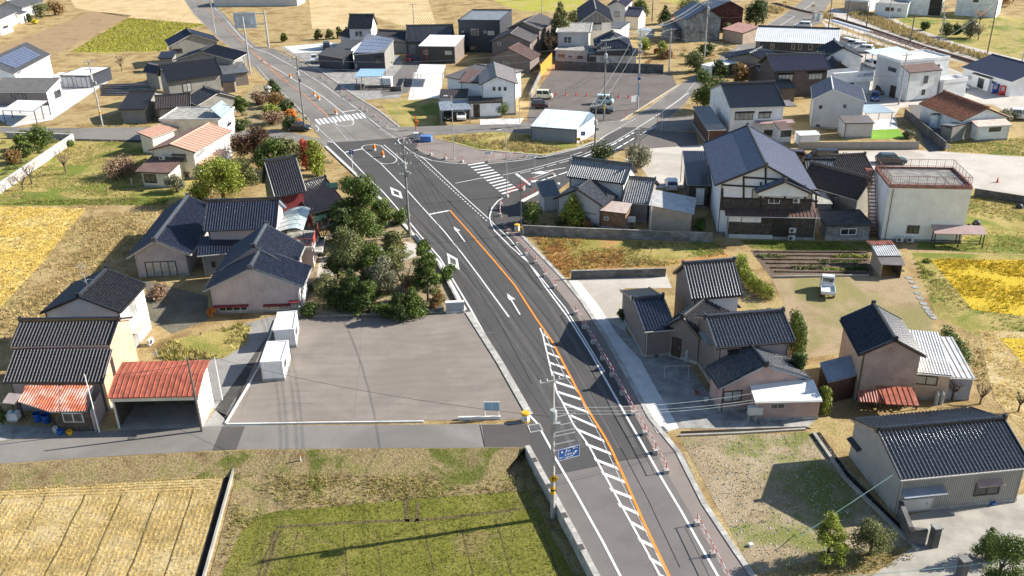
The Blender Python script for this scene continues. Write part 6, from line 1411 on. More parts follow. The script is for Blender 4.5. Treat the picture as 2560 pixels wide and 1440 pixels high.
# ================================================================ trees and shrubs
LC = dict(dark=[(.029,.048,.013),(.056,.090,.019),(.096,.128,.029)], mid=[(.056,.090,.018),(.096,.143,.026),(.160,.203,.039)], olive=[(.096,.112,.039),(.160,.173,.058),(.240,.240,.091)],
  lime=[(.160,.210,.026),(.256,.300,.039),(.352,.360,.065)], grey=[(.144,.150,.091),(.240,.240,.143),(.304,.285,.182)], red=[(.320,.045,.026),(.512,.105,.052),(.256,.075,.039)], orange=[(.700,.180,.039),(.700,.330,.065),(.560,.180,.052)],
  rust=[(.208,.105,.039),(.320,.180,.065),(.160,.135,.039)], maroon=[(.072,.030,.021),(.128,.053,.033),(.096,.075,.026)], bare=[(.224,.135,.091),(.352,.225,.143),(.272,.180,.117)], yellow=[(.700,.525,.039),(.700,.630,.065),(.480,.420,.065)], dry=[(.400,.255,.104),(.544,.375,.169),(.320,.255,.091)])
def LM(c): return leafmat('leaves_'+c, LC[c], .5, .22)
M_bark = mat('bark', (.12,.09,.065), .9, .3, 3.0, fine=.3)
def leaves(C, R, n, s, flat=1.0, seed=0):
	"""C: clump centres (k,3), R radii; n leaves in total on the shells of the clumps"""
	rg = np.random.default_rng(seed); k = len(C); w = R**2; idx = rg.choice(k, n, p=w/w.sum())
	d = rg.normal(size=(n, 3)); d /= np.linalg.norm(d, axis=1)[:, None]
	rr = R[idx]*(rg.uniform(.35, 1, n)**.5)*rg.uniform(.85, 1.12, n); p = C[idx]+d*rr[:, None]*np.array([1, 1, flat])
	nn = d*.8+rg.normal(size=(n, 3))*.6; nn /= np.linalg.norm(nn, axis=1)[:, None]
	t = np.cross(nn, rg.normal(size=(n, 3))); t /= np.linalg.norm(t, axis=1)[:, None]; b = np.cross(nn, t)
	sz = s*rg.uniform(.6, 1.25, n); t *= sz[:, None]; b *= (sz*rg.uniform(.45, .8, n))[:, None]
	return np.stack([p-t*.5, p+b*.5, p+t*.5, p-b*.5], 1).reshape(-1, 3)
def limb(mb, p, q, r0, r1, m, n=6, wob=.0):
	m1 = p.lerp(q, .5)+V(random.uniform(-wob, wob), random.uniform(-wob, wob), random.uniform(0, wob)); mb.tube(p, m1, r0, (r0+r1)/2, m, n, False); mb.tube(m1, q, (r0+r1)/2, r1, m, n, False)
SEED = [100]
def tree(bx, by, ty, w, kind, col, label, name='tree', cat='tree', z0=0.0, group=None, trunk=None):
	SEED[0] += 1; sd_ = SEED[0]; rg = np.random.default_rng(sd_); random.seed(sd_)
	b = at(bx, by, z0); hh = max(.6, hgt(b, bx, ty)-z0); r = w/2*1.2*mpp(b); px = mpp(b)*2.5
	T = thing(name, label, cat, b, group)
	s = min(.45, max(.12, 1.8*px)); cl = []
	low = .12 if trunk is None else trunk
	if kind == 'round':
		k = 20
		for i in range(k):
			a = rg.uniform(0, 6.28); e = rg.uniform(-1, 1); q = math.sqrt(max(0, 1-e*e))*rg.uniform(.3, .75); zc = hh*(low+(1-low)*(.5+.36*e)); cl.append((b.x+math.cos(a)*q*r, b.y+math.sin(a)*q*r, zc+z0, r*rg.uniform(.34, .52)))
	elif kind == 'cone':
		for i in range(18):
			t = (i+.5)/18; rr = r*(1-t)**.75*.85; a = i*2.4; cl.append((b.x+math.cos(a)*rr*.75, b.y+math.sin(a)*rr*.75, z0+hh*(low+(1-low)*t*.95), max(.2, r*(.50*(1-t)+.16))))
	elif kind == 'column':
		for i in range(12): t = (i+.5)/12; a = i*2.1; cl.append((b.x+math.cos(a)*r*.3, b.y+math.sin(a)*r*.3, z0+hh*(low+(1-low)*t*.95), r*rg.uniform(.6, .8)*(1-.4*t**3)))
	elif kind == 'layer':
		for i in range(26):
			t = .15+.8*(i+.5)/26; a = rg.uniform(0, 6.28); q = r*(1.12-t*.85)*rg.uniform(.35, .95); cl.append((b.x+math.cos(a)*q, b.y+math.sin(a)*q, z0+hh*t*.96, r*rg.uniform(.28, .42)))
	elif kind == 'bush':
		for i in range(9): a = rg.uniform(0, 6.28); q = r*rg.uniform(0, .6); cl.append((b.x+math.cos(a)*q, b.y+math.sin(a)*q, z0+hh*rg.uniform(.3, .65), r*rg.uniform(.45, .62)))
	tb = MB()
	if kind == 'bare':
		top = b+V(0, 0, hh*.35); limb(tb, b, top, .05+r*.05, .03+r*.03, M_bark)
		tips = []
		for i in range(9):
			a = i*.7+random.uniform(-.3, .3); q = b+V(math.cos(a)*r*random.uniform(.45, .85), math.sin(a)*r*random.uniform(.45, .85), hh*random.uniform(.6, .98)); limb(tb, top-V(0, 0, hh*.1*random.random()), q, .02+r*.025, .015, M_bark, 5, r*.12)
			for j in range(7):
				t = random.uniform(.4, 1); p0 = top.lerp(q, t); e = p0+V(random.uniform(-1, 1), random.uniform(-1, 1), random.uniform(.2, 1)).normalized()*r*random.uniform(.25, .5); tb.tube(p0, e, .018, .006, M_bark, 3, False); tips.append(e)
		tb.build('trunk', T)
		C = np.array([tuple(x) for x in tips]); lv = leaves(C, np.full(len(C), r*.16), 260, s*.5, seed=sd_); bulk('crown', lv, 0, LM(col), T, label=None); return T
	C = np.array([c[:3] for c in cl]); R = np.array([c[3] for c in cl])
	limb(tb, b-V(0, 0, .05), b+V(0, 0, hh*.55), max(.05, r*.09), max(.03, r*.04), M_bark, 7, r*.06)
	for i in range(0, len(cl), 2):
		q = Vector(cl[i][:3]); limb(tb, b+V(0, 0, min(hh*.5, max(.2, (q.z-z0)*.6))), q, max(.025, r*.035), .015, M_bark, 5, r*.05)
	tb.build('trunk', T)
	area = (w/2.5)*(max(10, (by-ty))/2.5); n = int(min(12000, max(900, area*4.2))); 
	lv = leaves(C, R, n, s, .62 if kind == 'layer' else .95, sd_); core = leaves(C, R*.62, n//4, s*1.5, .8, sd_+1)
	bulk('crown', np.concatenate([lv, core]), 0, LM(col), T); return T
for a in (
 # big garden by the main road
 (905,600,432,125,'layer','mid','large spreading pine beside the main road kerb, tallest in the garden'),
 (880,705,562,88,'round','olive','olive-green round garden tree right of the terrace with red railings'),
 (1070,752,592,64,'layer','mid','slim fresh green pine leaning over the kerb behind the grey cabinet'),
 (885,770,668,66,'cone','dark','dark conical evergreen in the lower garden, in front of the gravel clearing'),
 (925,780,700,74,'layer','mid','layered pine at the foot of the garden above the car park edge'),
 (822,762,680,60,'round','olive','grey-green shrub tree beside the pink gable wall'),
 (965,738,640,70,'round','grey','pale grey-green leafy tree in the middle of the garden'),
 (1012,760,648,74,'bare','bare','bare grey branching tree in the lower garden'),
 (810,640,525,60,'bare','bare','reddish bare tree just right of the roof terrace'),
 (985,640,575,60,'layer','olive','low pale pine behind the dry grass mound'),
 (955,560,500,70,'layer','mid','green pine above the white garden posts'),
 (745,375+130,470,1,'bush','dark','x'),
 (900,790,735,60,'bush','dark','dark clipped shrub at the car park edge of the garden'),
 (962,790,755,46,'bush','mid','small green shrub above the low rock edging'),
 (775,790,755,50,'bush','dark','dark shrub behind the rear container box'),
 (1030,715,690,50,'bush','rust','rusty low shrub near the garden road edge'),
 (845,700,625,60,'round','mid','dark green tree left of the olive-green round garden tree'),
 (1000,800,730,60,'layer','dark','dark low pine near the rock edging'),
 (1060,720,640,70,'layer','olive','olive pine just left of the slim road-side pine'),
 (920,660,600,60,'bush','mid','green shrub mass below the large spreading pine'),
 (870,560,500,70,'round','dark','dark tree hiding the lower red house roof'),
 (960,690,650,60,'bush','lime','light green shrub beside the gravel clearing'),
 (850,770,700,60,'bush','dark','dark shrub in the lower left of the garden'),
 (800,740,700,46,'bush','olive','small olive shrub near the pink gable wall'),
 (1095,775,715,40,'bush','rust','rust-tinged bush beside the grey cabinet'),
 (1000,560,520,50,'bush','mid','green shrub between the garden posts and the road kerb'),
 (935,715,610,70,'round','mid','tall dense green tree in the very middle of the big garden'),
 (865,640,520,80,'layer','dark','dark pine between the large spreading pine and the terrace'),
 (1035,790,715,56,'cone','mid','green conifer above the low rock edging, nearest the grey cabinet'),
 (985,700,610,60,'round','olive','olive tree between the bare grey tree and the dry grass mound'),
 (531,792,764,24,'bush','orange','flame orange bush against the pink gable wall'),
 (1120,700,655,40,'bush','mid','green bush squeezed between the slim pine and the road kerb'),
 (395,745,715,60,'bush','bare','bare tangled shrub behind the white two-storey house'),
 # beyond the red house
 (560,500,392,104,'round','lime','bright green spreading tree beside the cream house'),
 (500,500,462,70,'bush','lime','yellow-green shrub in front of the cream house'),
 (640,405,315,92,'round','maroon','dark maroon-leaved tree behind the cream house'),
 (690,440,350,80,'round','mid','green tree behind the red house roof, left of the reddish one'),
 (725,430,345,80,'round','olive','mid green tree directly behind the red house ridge'),
 (768,425,345,34,'column','red','narrow reddish tree between the green ones behind the red house'),
 (793,440,346,46,'column','lime','yellow-green upright tree nearest the road sign'),
 (620,460,395,50,'cone','olive','olive young conifer left of the red house'),
 (443,480,440,54,'round','grey','silvery shrub against the cream house wall'),
 # small park by the old road
 (682,232,198,34,'cone','dark','dark round-topped tree at the bend of the upper road'),
 (606,290,240,34,'round','mid','round green tree beside the flat grey roof'),
 (655,260,222,44,'round','bare','brownish bushy tree in the roadside garden'),
 (690,268,232,40,'round','rust','amber-green shrub tree in the roadside garden'),
 (718,285,246,36,'round','dark','dark green tree at the edge of the roadside garden'),
 (675,290,256,48,'bush','lime','light green cushion shrub in the roadside garden'),
 (730,300,270,30,'bush','orange','orange maple bush by the utility pole'),
 (727,325,292,44,'round','dark','dark shrub under the orange maple'),
 (680,310,280,54,'bush','bare','brown low shrub in the roadside garden'),
 (606,325,292,40,'bush','dark','dark hedge clump at the garden end of the side street'),
 (750,318,295,22,'bush','orange','small bright orange bush beside the utility pole foot'),
 # left edge
 (60,390,335,50,'layer','mid','palm-like spiky shrub inside the long whitewashed wall'),
 (105,370,318,60,'round','mid','green tree by the corner of the whitewashed wall'),
 (30,410,372,50,'bush','rust','brown-green shrub inside the whitewashed wall'),
 (165,435,372,44,'bare','bare','bare fruit tree in the grass, second from the wall corner'),
 (80,460,405,50,'bare','bare','bare fruit tree leaning over the whitewashed wall'),
 (300,440,395,80,'bush','bare','dark brown bramble thicket in the shade beside the cream house'),
 (58,475,430,40,'bare','bare','smallest bare fruit tree at the left edge of the grass'),
 (178,365,350,26,'bush','mid','little green shrub at the end of the whitewashed wall'),
 (74,55,35,12,'column','dark','dark narrow cypress at the top left house'),(88,60,44,14,'bush','yellow','yellow-leaved shrub beside the dark cypress'),
 (105,45,8,40,'round','olive','grey-green garden tree at the top left house'),(140,38,5,50,'round','rust','brownish tree right of the top left house'),
 (305,178,140,24,'bare','bare','bare sapling behind the grey storage garage'),(385,205,182,32,'bush','bare','bare bush by the dark vegetable rows'),
 (8,1062,1010,30,'bush','mid','green bush at the left edge beside the workshop'),
 (130,795+60,0,1,'bush','dark','x'),
 # top middle
 (1400,130,0,60,'cone','olive','tall dark cedar left of the flat-roofed house'),(1376,150,85,40,'bare','bare','bare brown tree beside the taupe houses'),
 (1440,60,30,50,'round','olive','green tree behind the white house with the tiled gable'),(1600,60,0,44,'round','mid','dense green tree at the top edge beside the leaning pole'),
 (1662,60,12,30,'cone','dark','dark conifer beside the rusty red shed'),(1725,38,0,70,'round','olive','large olive tree at the top edge above the old barns'),
 (1655,142,105,26,'column','lime','half red half green shrub tree in the alley garden'),(1640,135,118,14,'bush','red','small crimson maple in the alley garden'),
 (1610,130,92,30,'round','lime','light green tree beside the black hip roof'),(1668,146,128,40,'bush','rust','brown hedge along the dark car park'),
 (1740,180,128,50,'round','olive','garden tree with autumn tints beside the north-east road'),(1765,140,112,40,'round','dark','dark tree behind the white garage box'),
 (1730,160,140,20,'bush','yellow','small yellow maple beside the alley'),(1857,84,68,14,'bush','red','bright red bush at the pink tin roof end'),
 (1815,80,58,20,'round','olive','small green tree at the patched barn front'),(1890,70,0,60,'round','dark','big dark tree by the road at the top edge'),
 (1760,276,168,82,'round','mid','big camphor tree at the street corner beside the white house'),(1845,215,158,50,'round','rust','autumn-brown tree beside the mauve-walled house'),
 (1800,200,150,40,'round','dark','dark tree behind the camphor tree'),
 (1254,290,257,34,'round','mid','small potted-looking green tree before the white house'),
 (970,165,150,20,'bush','olive','small shrub beside the solar roof house'),(640+70,105,82,16,'layer','mid','small white-green pine by the gantry'),
 (797,98,72,20,'layer','olive','row pine behind the pale forecourt, left one'),(825,98,72,20,'layer','olive','row pine behind the pale forecourt, middle one'),(850,96,66,18,'layer','olive','row pine behind the pale forecourt, right one'),
 # centre
 (1333,560,505,46,'round','mid','light green shrub tree behind the long block wall, nearest the road'),(1432,560,482,58,'cone','lime','bright green conifer in front of the grey-tiled house'),
 (1398,560,540,30,'bush','olive','low olive shrub behind the long block wall'),(1500,398,362,60,'round','dark','dark shrubs behind the ribbed roof ridge'),(1590,415,365,70,'round','grey','grey-green bushy tree beside the dark sign pillar'),
 (1465,565,545,34,'bush','rust','small rusty shrub behind the long block wall'),(1750,575,545,34,'bush','mid','dark green bush in the gap beside the farmhouse'),
 (2100,410,385,40,'round','grey','grassy grey-green shrub in front of the black van'),(2150,422,405,26,'round','mid','green shrub hiding the pale kei van'),
 # right
 (2285,592,540,44,'bare','bare','small bare tree against the white flat-roofed building'),(2110+160,345,328,28,'round','grey','grey shrub beside the artificial lawn'),
 (2520,300,278,44,'round','grey','pale flowering bush right of the terracotta-roofed house'),
 (2425,95,50,40,'round','grey','grey tree in the field beyond the railway'),(2390,85,62,26,'round','dark','dark round shrub beyond the railway'),(2310,75,52,24,'bush','dark','low dark bush beyond the railway'),(2445,100,62,30,'bare','bare','bare tree beyond the railway'),(2448,62,22,30,'bare','orange','tree with orange berries beyond the railway'),
 (2365,92,60,30,'round','olive','olive shrub beyond the railway'),(2500,18,-10,60,'round','rust','tree at the top right corner'),
 (1995,985,870,52,'round','dark','dark tree behind the pink and white-roofed block'),(2058,1035,965,34,'column','lime','narrow green shrub with orange tips beside the drain channel'),
 (2380,1000,940,50,'bare','bare','bare tree in front of the bluish shed'),(2450,1010,955,46,'bare','bare','second bare tree right of the bluish shed'),(2545,1030,970,46,'bare','olive','crooked small tree at the right edge above the corrugated barn'),
 (2110-45,1400,1282,78,'layer','lime','yellow-green pine at the edge of the gravel lot'),(2175,1385,1308,92,'round','olive','round clipped grey-green shrub beside the gravel lot pine'),
 (2480,1500,1335,120,'round','mid','large leafy tree at the bottom right corner'),(2462,1400,1318,54,'cone','mid','conical green tree behind the bottom right tree'),
 (1555,800,770,30,'bush','dark','dark shrub beside the stone lantern'),
 ):
	if a[-1] == 'x': continue
	nm = 'shrub' if a[4] == 'bush' else 'tree'
	tree(*a, name=nm, cat=nm)
# clipped hedges: many-leaved bodies following a line
def hedge(pts, w, h, col, label):
	P = [at(*p) for p in pts]; T = thing('hedge', label, 'hedge', P[0]); C = []; R = []
	for i in range(len(P)-1):
		n = max(2, int((P[i+1]-P[i]).length/.45))
		for k in range(n):
			q = P[i].lerp(P[i+1], k/n)
			for zz in np.arange(w*.5, h-w*.3, w*.55): C.append((q.x+random.uniform(-.08,.08), q.y+random.uniform(-.08,.08), zz)); R.append(w*random.uniform(.55,.72))
	tb = MB()
	for i in range(len(P)-1):
		for k in range(3): tb = MB(); q = P[i].lerp(P[i+1], k/3+.1); tb.tube(q, q+V(0,0,h*.7), .05, .03, M_bark, 5); tb.build('trunk', T)
	bulk('crown', leaves(np.array(C), np.array(R), int(2500+len(C)*110), .19, 1, 77), 0, LM(col), T)
hedge([(1850,665),(1862,700),(1880,722),(1915,745),(1930,752)], 1.0, 1.9, 'lime', 'tall clipped hedge curving beside the tiled cluster, near the vegetable plots')
hedge([(1980,850),(1990,880),(2000,905)], .9, 3.4, 'mid', 'narrow tall hedge screening the upper tiled block')
hedge([(2358,870),(2385,905),(2410,940)], 1.1, 2.6, 'mid', 'tall dark clipped hedge behind the tan house')
# vegetables in the plots
for i, (x0, x1, y, c) in enumerate(((1980,2060,668,'olive'),(2090,2170,640,'lime'),(2050,2150,655,'mid'),(2060,2110,675,'lime'),(2120,2165,672,'mid'),(1900,1960,640,'olive'))):
	C = np.array([tuple(at(x, y+random.uniform(-2,2), .12)) for x in np.linspace(x0, x1, 16)]); o = bulk('vegetable_row', leaves(C, np.full(16,.34), 700, .2, .7, 900+i), 0, LM(c), k=4)
	tag(o, ('low grey-green cabbages in the near garden row','yellow and white flowering row at the right end of the plots','dark leafy row in the middle of the plots','bright green leafy patch in the near garden row','green leafy patch beside the patched tin shed','sparse plants at the left end of the plots')[i], 'vegetables', kind='stuff')
mb = MB()
for y in (631,640,650,660,671,681):
	a, b = at(1885+(y-631)*1.0, y), at(2168, y+2); a2 = a.lerp(b, .02); mb.obox(a2, b-a2, V(0,.35,0), V(0,0,.16), G_soil)
o = mb.build('soil_ridges'); o['kind'] = 'structure'
mb = MB(); a, b = at(1938,694), at(2172,690); mb.bar(a+V(0,0,.1), b+V(0,0,.1), .15, .2, M_conc); tag(mb.build('garden_edging'), 'pale concrete edging along the near side of the vegetable plots', 'edging')
# stone path
mb = MB()
pth = [(2268,690),(2285,712),(2298,740),(2312,765),(2325,785),(2338,798)]
for i in range(len(pth)-1):
	for k in range(2):
		p = at(*pth[i]).lerp(at(*pth[i+1]), k/2+.25); r_ = .42; pts = [p+V(math.cos(t+i)*r_*random.uniform(.8,1.1), math.sin(t+i)*r_*random.uniform(.8,1.3), .05) for t in np.linspace(0, 5.4, 7)]; mb.slab(pts, .05, M_concd)
tag(mb.build('stone_path'), 'crooked path of pale flagstones leading from the patched tin shed', 'path', kind='structure')
# far vegetable rows with black mulch
mb = MB()
for k in range(7): a, b = at(252-k*.5, 240-k*4.2), at(372, 238-k*4.6); mb.obox(a, b-a, V(0,.7,0), V(0,0,.18), mat('black_mulch_film', (.05,.05,.055), .4, .2))
tag(mb.build('mulch_rows'), kind='structure')

# ================================================================ walls, fences
def wallrun(name, pts, h, th, m, label, cat='wall', cap=None):
	P = [at(*p) if not isinstance(p, Vector) else p for p in pts]; mb = MB()
	for i in range(len(P)-1):
		a, b = P[i], P[i+1]; d = (b-a).normalized(); n = V(-d.y, d.x)*th; mb.obox(a, b-a+d*(th*.5 if i < len(P)-2 else 0), n, V(0,0,h), m)
		if cap: mb.obox(a-n*.15+V(0,0,h), b-a, n*1.3, V(0,0,.06), cap)
	return tag(mb.build(name), label, cat)
wallrun('block_wall', [(1306,586),(1450,593),(1780,606)], 1.2, .15, M_block, 'long weathered block wall in front of the grey-tiled house', cap=M_concd)
wallrun('block_wall', [(1428,698),(1664,692)], 1.0, .15, M_blockd, 'dark block wall between the reddish grass and the pale yard', cap=M_concd)
wallrun('garden_wall', [(-60,520),(0,486),(187,356)], 1.5, .2, M_blockw, 'long whitewashed garden wall running to the left edge', cap=M_concw)
wallrun('garden_wall', [(18,345),(185,350)], 1.0, .2, M_blockw, 'short whitewashed wall along the side street at the left edge', cap=M_concw)
wallrun('block_wall', [(1387,173),(1658,183)], 1.9, .2, M_blockd, 'dark stained wall behind the dark car park')
wallrun('block_wall', [(1325,252),(1352,192)], 1.3, .2, M_block, 'pale stepped wall on the left side of the dark car park')
wallrun('tarpaulin_fence', [(1352,192),(1380,160)], 2.6, .08, mat('orange_tarpaulin', (.75,.30,.05), .5, .1), 'bright orange tarpaulin fence at the corner of the dark car park', 'fence')
wallrun('block_wall', [(2259,292),(2360,377)], 1.5, .18, M_blockd, 'sloping grey block wall left of the terracotta-roofed house')
wallrun('garden_fence', [(1995,374),(2296,373)], 1.25, .06, mat('beige_fence_panel', (.33,.30,.26), .6, .05, lines=('u', 2.0, .06, .4)), 'beige panel fence along the pale lot, in front of the new grey house', 'fence')
wallrun('block_wall', [(2434,490),(2560,510),(2800,545)], 1.1, .15, M_blockd, 'grey block wall at the right edge beyond the white flat-roofed building')
wallrun('garden_wall', [(2240,1290),(2268,1362),(2312,1366)], 1.3, .25, M_blockd, 'dark ornamental stone wall at the driveway of the corrugated barn', cap=M_blockd)
wallrun('rock_edging', [(930,786),(1110,780)], .5, .5, mat('mossy_rocks', (.2,.19,.17), .9, .4, 3.0, fine=.4, stain=.5), 'low rough rock edging between the garden and the car park')
wallrun('block_wall', [(1160,783),(1095,660),(1042,590)], .35, .2, M_concd, 'low dark retaining kerb wall of the big garden beside the main road')
wallrun('block_wall', [(1013,205),(1002,228),(975,228)], 1.0, .15, M_blockd, 'low wall beside the narrow alley near the pale blue carport')
for (px_, h_, lb) in (((2331,1366),1.7,'square dark stone gate pillar beside the ornamental wall'),((2402,1440),1.4,'dark stone gate pillar at the bottom edge beside the leafy tree')):
	c = at(*px_); mb = MB(); mb.box(c.x, c.y, 0, .5, .5, h_, M_blockd, .2); mb.box(c.x, c.y, h_, .62, .62, .1, M_concd, .2); tag(mb.build('gate_pillar'), lb, 'pillar')
# utility cabinet at the kerb
T = thing('utility_cabinet', 'grey louvred cabinet on a white plinth between the car park and the main road kerb', 'cabinet', base_of(1138,782)); a, b = at(1116,783), at(1161,781); d = (b-a); n = V(-d.y, d.x).normalized()
mb = MB(); mb.obox(a-V(.05,.05,0), d+V(.1,0,0), n*.5, V(0,0,.2), M_concw); mb.build('plinth', T); mb = MB(); mb.obox(a+V(0,0,.2), d, n*.4, V(0,0,1.0), mat('cabinet_grey', (.35,.38,.40), .5, .05, lines=('v',.24,.03,.8))); mb.obox(a+V(-.03,-.03,1.2), d+V(.06,0,0), n*.46, V(0,0,.06), M_white); mb.build('cabinet_body', T)

# ================================================================ containers
def container(label, B, A, C, z):
	T = thing('site_container', label, 'container', base_of((B[0]+A[0])/2, B[1]+30), 'white site containers'); K = blk(T, B, A, C, z, .05, 'u', .02, kind='flat', rm=mat('container_roof', (.70,.71,.70), .4, .05, stain=.12, stainc=(.45,.25,.15)), wm=[mat('container_panel', (.74,.75,.75), .5, .04, lines=('u',.28,.03,.3), stain=.1, stainc=(.4,.35,.3))]*4, trim=M_white)
	winm(K, 'r', .5, .9, 1.0, .8, M_alu, M_glass); winm(K, 'r', 2.0, .15, .8, 1.7, M_alu, M_white, kind='door', mull=0)
	mb = MB(); o_, al, n_, l_ = face(K, 'f')
	for x in (0, l_-.08): mb.obox(o_+al*x+n_*.002, al*.08, n_*.02, V(0,0,z-.1), M_offw)
	mb.build('corner_post', T); return K
container('rear white site container with a rust spot on its roof, at the car park edge', (683.3,826), (735.3,821.7), (752,775), 2.15)
container('front white site container, nearer the red garage', (649,905), (705,902), (727,850), 2.15)

# ================================================================ road furniture
def pipe(p, q, r, m, n=6): mb = MB(); mb.tube(p, q, r, r, m, n); return mb
M_rw = None
def redwhite():
	m, nt, b = base_mat('red_white_pipe', .45); geo = nt.nodes.new('ShaderNodeNewGeometry'); sep = nt.nodes.new('ShaderNodeSeparateXYZ'); L(nt, geo.outputs['Position'], sep.inputs[0])
	ad = _n(nt, 'ShaderNodeMath', operation='SUBTRACT'); L(nt, sep.outputs[1], ad.inputs[0]); L(nt, sep.outputs[0], ad.inputs[1])
	d = _n(nt, 'ShaderNodeMath', operation='MULTIPLY'); L(nt, ad.outputs[0], d.inputs[0]); d.inputs[1].default_value = .9; f = _n(nt, 'ShaderNodeMath', operation='FRACT'); L(nt, d.outputs[0], f.inputs[0])
	r = nt.nodes.new('ShaderNodeValToRGB'); r.color_ramp.interpolation = 'CONSTANT'; r.color_ramp.elements[0].color = (.62,.03,.03,1); r.color_ramp.elements[1].position = .4; r.color_ramp.elements[1].color = (.75,.74,.73,1); L(nt, f.outputs[0], r.inputs['Fac']); L(nt, r.outputs['Color'], b.inputs['Base Color']); return m
M_rw = redwhite()
nblk = [0]
def guard_run(pts, where, group, pipes=True):
	"""concrete blocks with red posts, joined by two striped pipes"""
	P = [at(*p) for p in pts]; h = .95; n = len(P)
	order = sorted(range(n), key=lambda i: P[i].y); rank = {i: k for k, i in enumerate(order)}
	for i, p in enumerate(P):
		d = (P[min(i+1, n-1)]-P[max(i-1, 0)]).normalized(); rz = math.atan2(d.y, d.x)
		T = thing('barrier_block', '%s concrete block with a red post %s' % (ORD[rank[i]], where), 'barrier block', p, group)
		mb = MB(); mb.box(p.x, p.y, 0, .38, .38, .38, M_kerb, rz); mb.build('concrete_block', T)
		mb = MB(); mb.tube(p+V(0,0,.42), p+V(0,0,h+.08), .035, .035, M_red, 6); mb.build('post', T)
	if pipes:
		for i in range(n-1):
			mb = MB()
			for z, r_ in ((h, .028), (h-.4, .015)): mb.tube(P[i]+V(0,0,z), P[i+1]+V(0,0,z), r_, r_, M_rw, 5)
			tag(mb.build('barrier_pipe'), '%s pair of red and white pipes %s' % (ORD[min(rank[i], rank[i+1])], where), 'barrier pipe', group+' pipes')
guard_run([(1742,1313),(1781,1390),(1822,1470)], 'at the bottom of the road', 'barrier at the bottom of the road')
guard_run([(1439,786),(1460,821),(1482,859),(1506,899),(1530,941),(1555,987),(1582,1037),(1612,1087),(1638,1133),(1665,1183)], 'in the long barrier beside the tiled cluster', 'long roadside barrier')
guard_run([(1269,588),(1293,613),(1316,638),(1339,659),(1363,692),(1388,720)], 'in the barrier beside the reddish grass', 'barrier beside the reddish grass')
guard_run([(1253,514),(1250,540),(1256,562),(1269,588)][:3], 'at the curved corner', 'barrier at the curved corner')
guard_run([(1268,493),(1253,514)][:1]+[(1308,476)][:1], 'between crosswalk and corner', 'short barrier between crosswalk and corner')
guard_run([(1010,352),(1047,376),(1078,388),(1114,398),(1156,406)], 'along the triangular paved island', 'barrier on the paved island', True)
guard_run([(1221,405),(1268,398),(1313,393)], 'right of the crosswalk head', 'barrier right of the crosswalk head')
guard_run([(905,272),(917,278),(938,292),(951,305),(967,318)], 'along the old road kerb', 'barrier on the old road')
guard_run([(855,230),(870,240),(878,250)], 'beside the sky-blue carport', 'barrier by the sky-blue carport')
guard_run([(805,196),(820,206)], 'on the old road forecourt', 'barrier on the forecourt'); guard_run([(711,140),(724,149)], 'on the upper forecourt', 'barrier on the upper forecourt', False)
guard_run([(1309,471),(1338,458),(1384,440)], 'beside the right turn lane', 'barrier beside the right turn lane')
M_or = mat('orange_plastic', (.75,.20,.02), .45, .05)
for i, (x, y, h, lb) in enumerate(((726,195,.9,'orange and white traffic drum with a yellow lamp, farthest on the old road'),(797,250,.9,'orange and white drum with a yellow lamp above the zebra crossing'),(840,286,.95,'orange and white drum with a yellow lamp beside the zebra crossing'),(786,240,.8,'red and white drum next to the lamp drum above the zebra crossing'),(936,376,1.0,'left orange drum inside the painted loop'),(957,393,1.0,'right orange drum inside the painted loop'))):
	c = at(x, y); T = thing('traffic_drum', lb, 'drum', c, 'orange drums along the road centre'); mb = MB(); mb.lathe(c, [(.28,0),(.28,h*.3),(.27,h*.32)], M_white, 12); mb.lathe(c+V(0,0,h*.33), [(.27,0),(.24,h*.5),(.18,h*.55)], M_or, 12); mb.build('drum_body', T)
	mb = MB(); mb.lathe(c+V(0,0,h*.9), [(.12,0),(.14,.12),(.08,.22)], M_yel, 10); mb.build('lamp', T)
for x, y, lb in ((1314,1053,'white and yellow barrel with black marks at the mouth of the lane'),(1306,584,'white and yellow barrel at the foot of the thin pole by the block wall'),(1293,577,'yellow barrel with red stripe half hidden behind the thin pole')):
	c = at(x, y); T = thing('water_barrel', lb, 'barrel', c); mb = MB(); mb.lathe(c, [(.34,0),(.36,.25),(.33,.72)], M_white, 16); mb.build('barrel_body', T); mb = MB(); mb.lathe(c, [(.365,.0),(.37,.16)], M_yel, 16); mb.lathe(c+V(0,0,.722), [(.37,0),(.38,.12),(.34,.18)], M_yel, 16); mb.build('yellow_cap', T)
	mb = MB(); mb.obox(c+V(-.09,-.362,.3), V(.05,0,0), V(0,.02,0), V(0,0,.3), M_black); mb.obox(c+V(.04,-.362,.3), V(.05,0,0), V(0,.02,0), V(0,0,.3), M_black); mb.build('mark', T)
def cone(x, y, lb, g=None, h=.75):
	c = at(x, y); T = thing('traffic_cone', lb, 'traffic cone', c, g); mb = MB(); mb.lathe(c+V(0,0,.04), [(.16,0),(.035,h)], M_red, 10); mb.build('cone_body', T); mb = MB(); mb.box(c.x, c.y, 0, .42, .42, .04, M_red); mb.build('base', T)
for i, (x, y) in enumerate(((760,950),(857,953),(961,960),(1066,963),(1170,965),(1383,977),(1484,982))):
	cone(1200+x/4, y/4, '%s red cone from the left in the dark car park row' % ('first','second','third','fourth','fifth','sixth','last')[i], 'red cones across the dark car park', .8)
cone(2493,456,'lone red and white cone in the pale lot at the right edge')
for i in range(6): 
	x, y = 1307+i*10.5, 502-i*5.6; c = at(x, y); mb = MB(); mb.tube(c, c+V(0,0,.8), .05, .05, M_red, 6); tag(mb.build('delineator_post'), '%s slim red post on the pale wall beside the turn lane' % ORD[i], 'post', 'red posts beside the turn lane')
wallrun('block_wall', [(1303,508),(1360,478)], .35, .2, M_concw, 'low pale wall carrying slim red posts beside the turn lane')
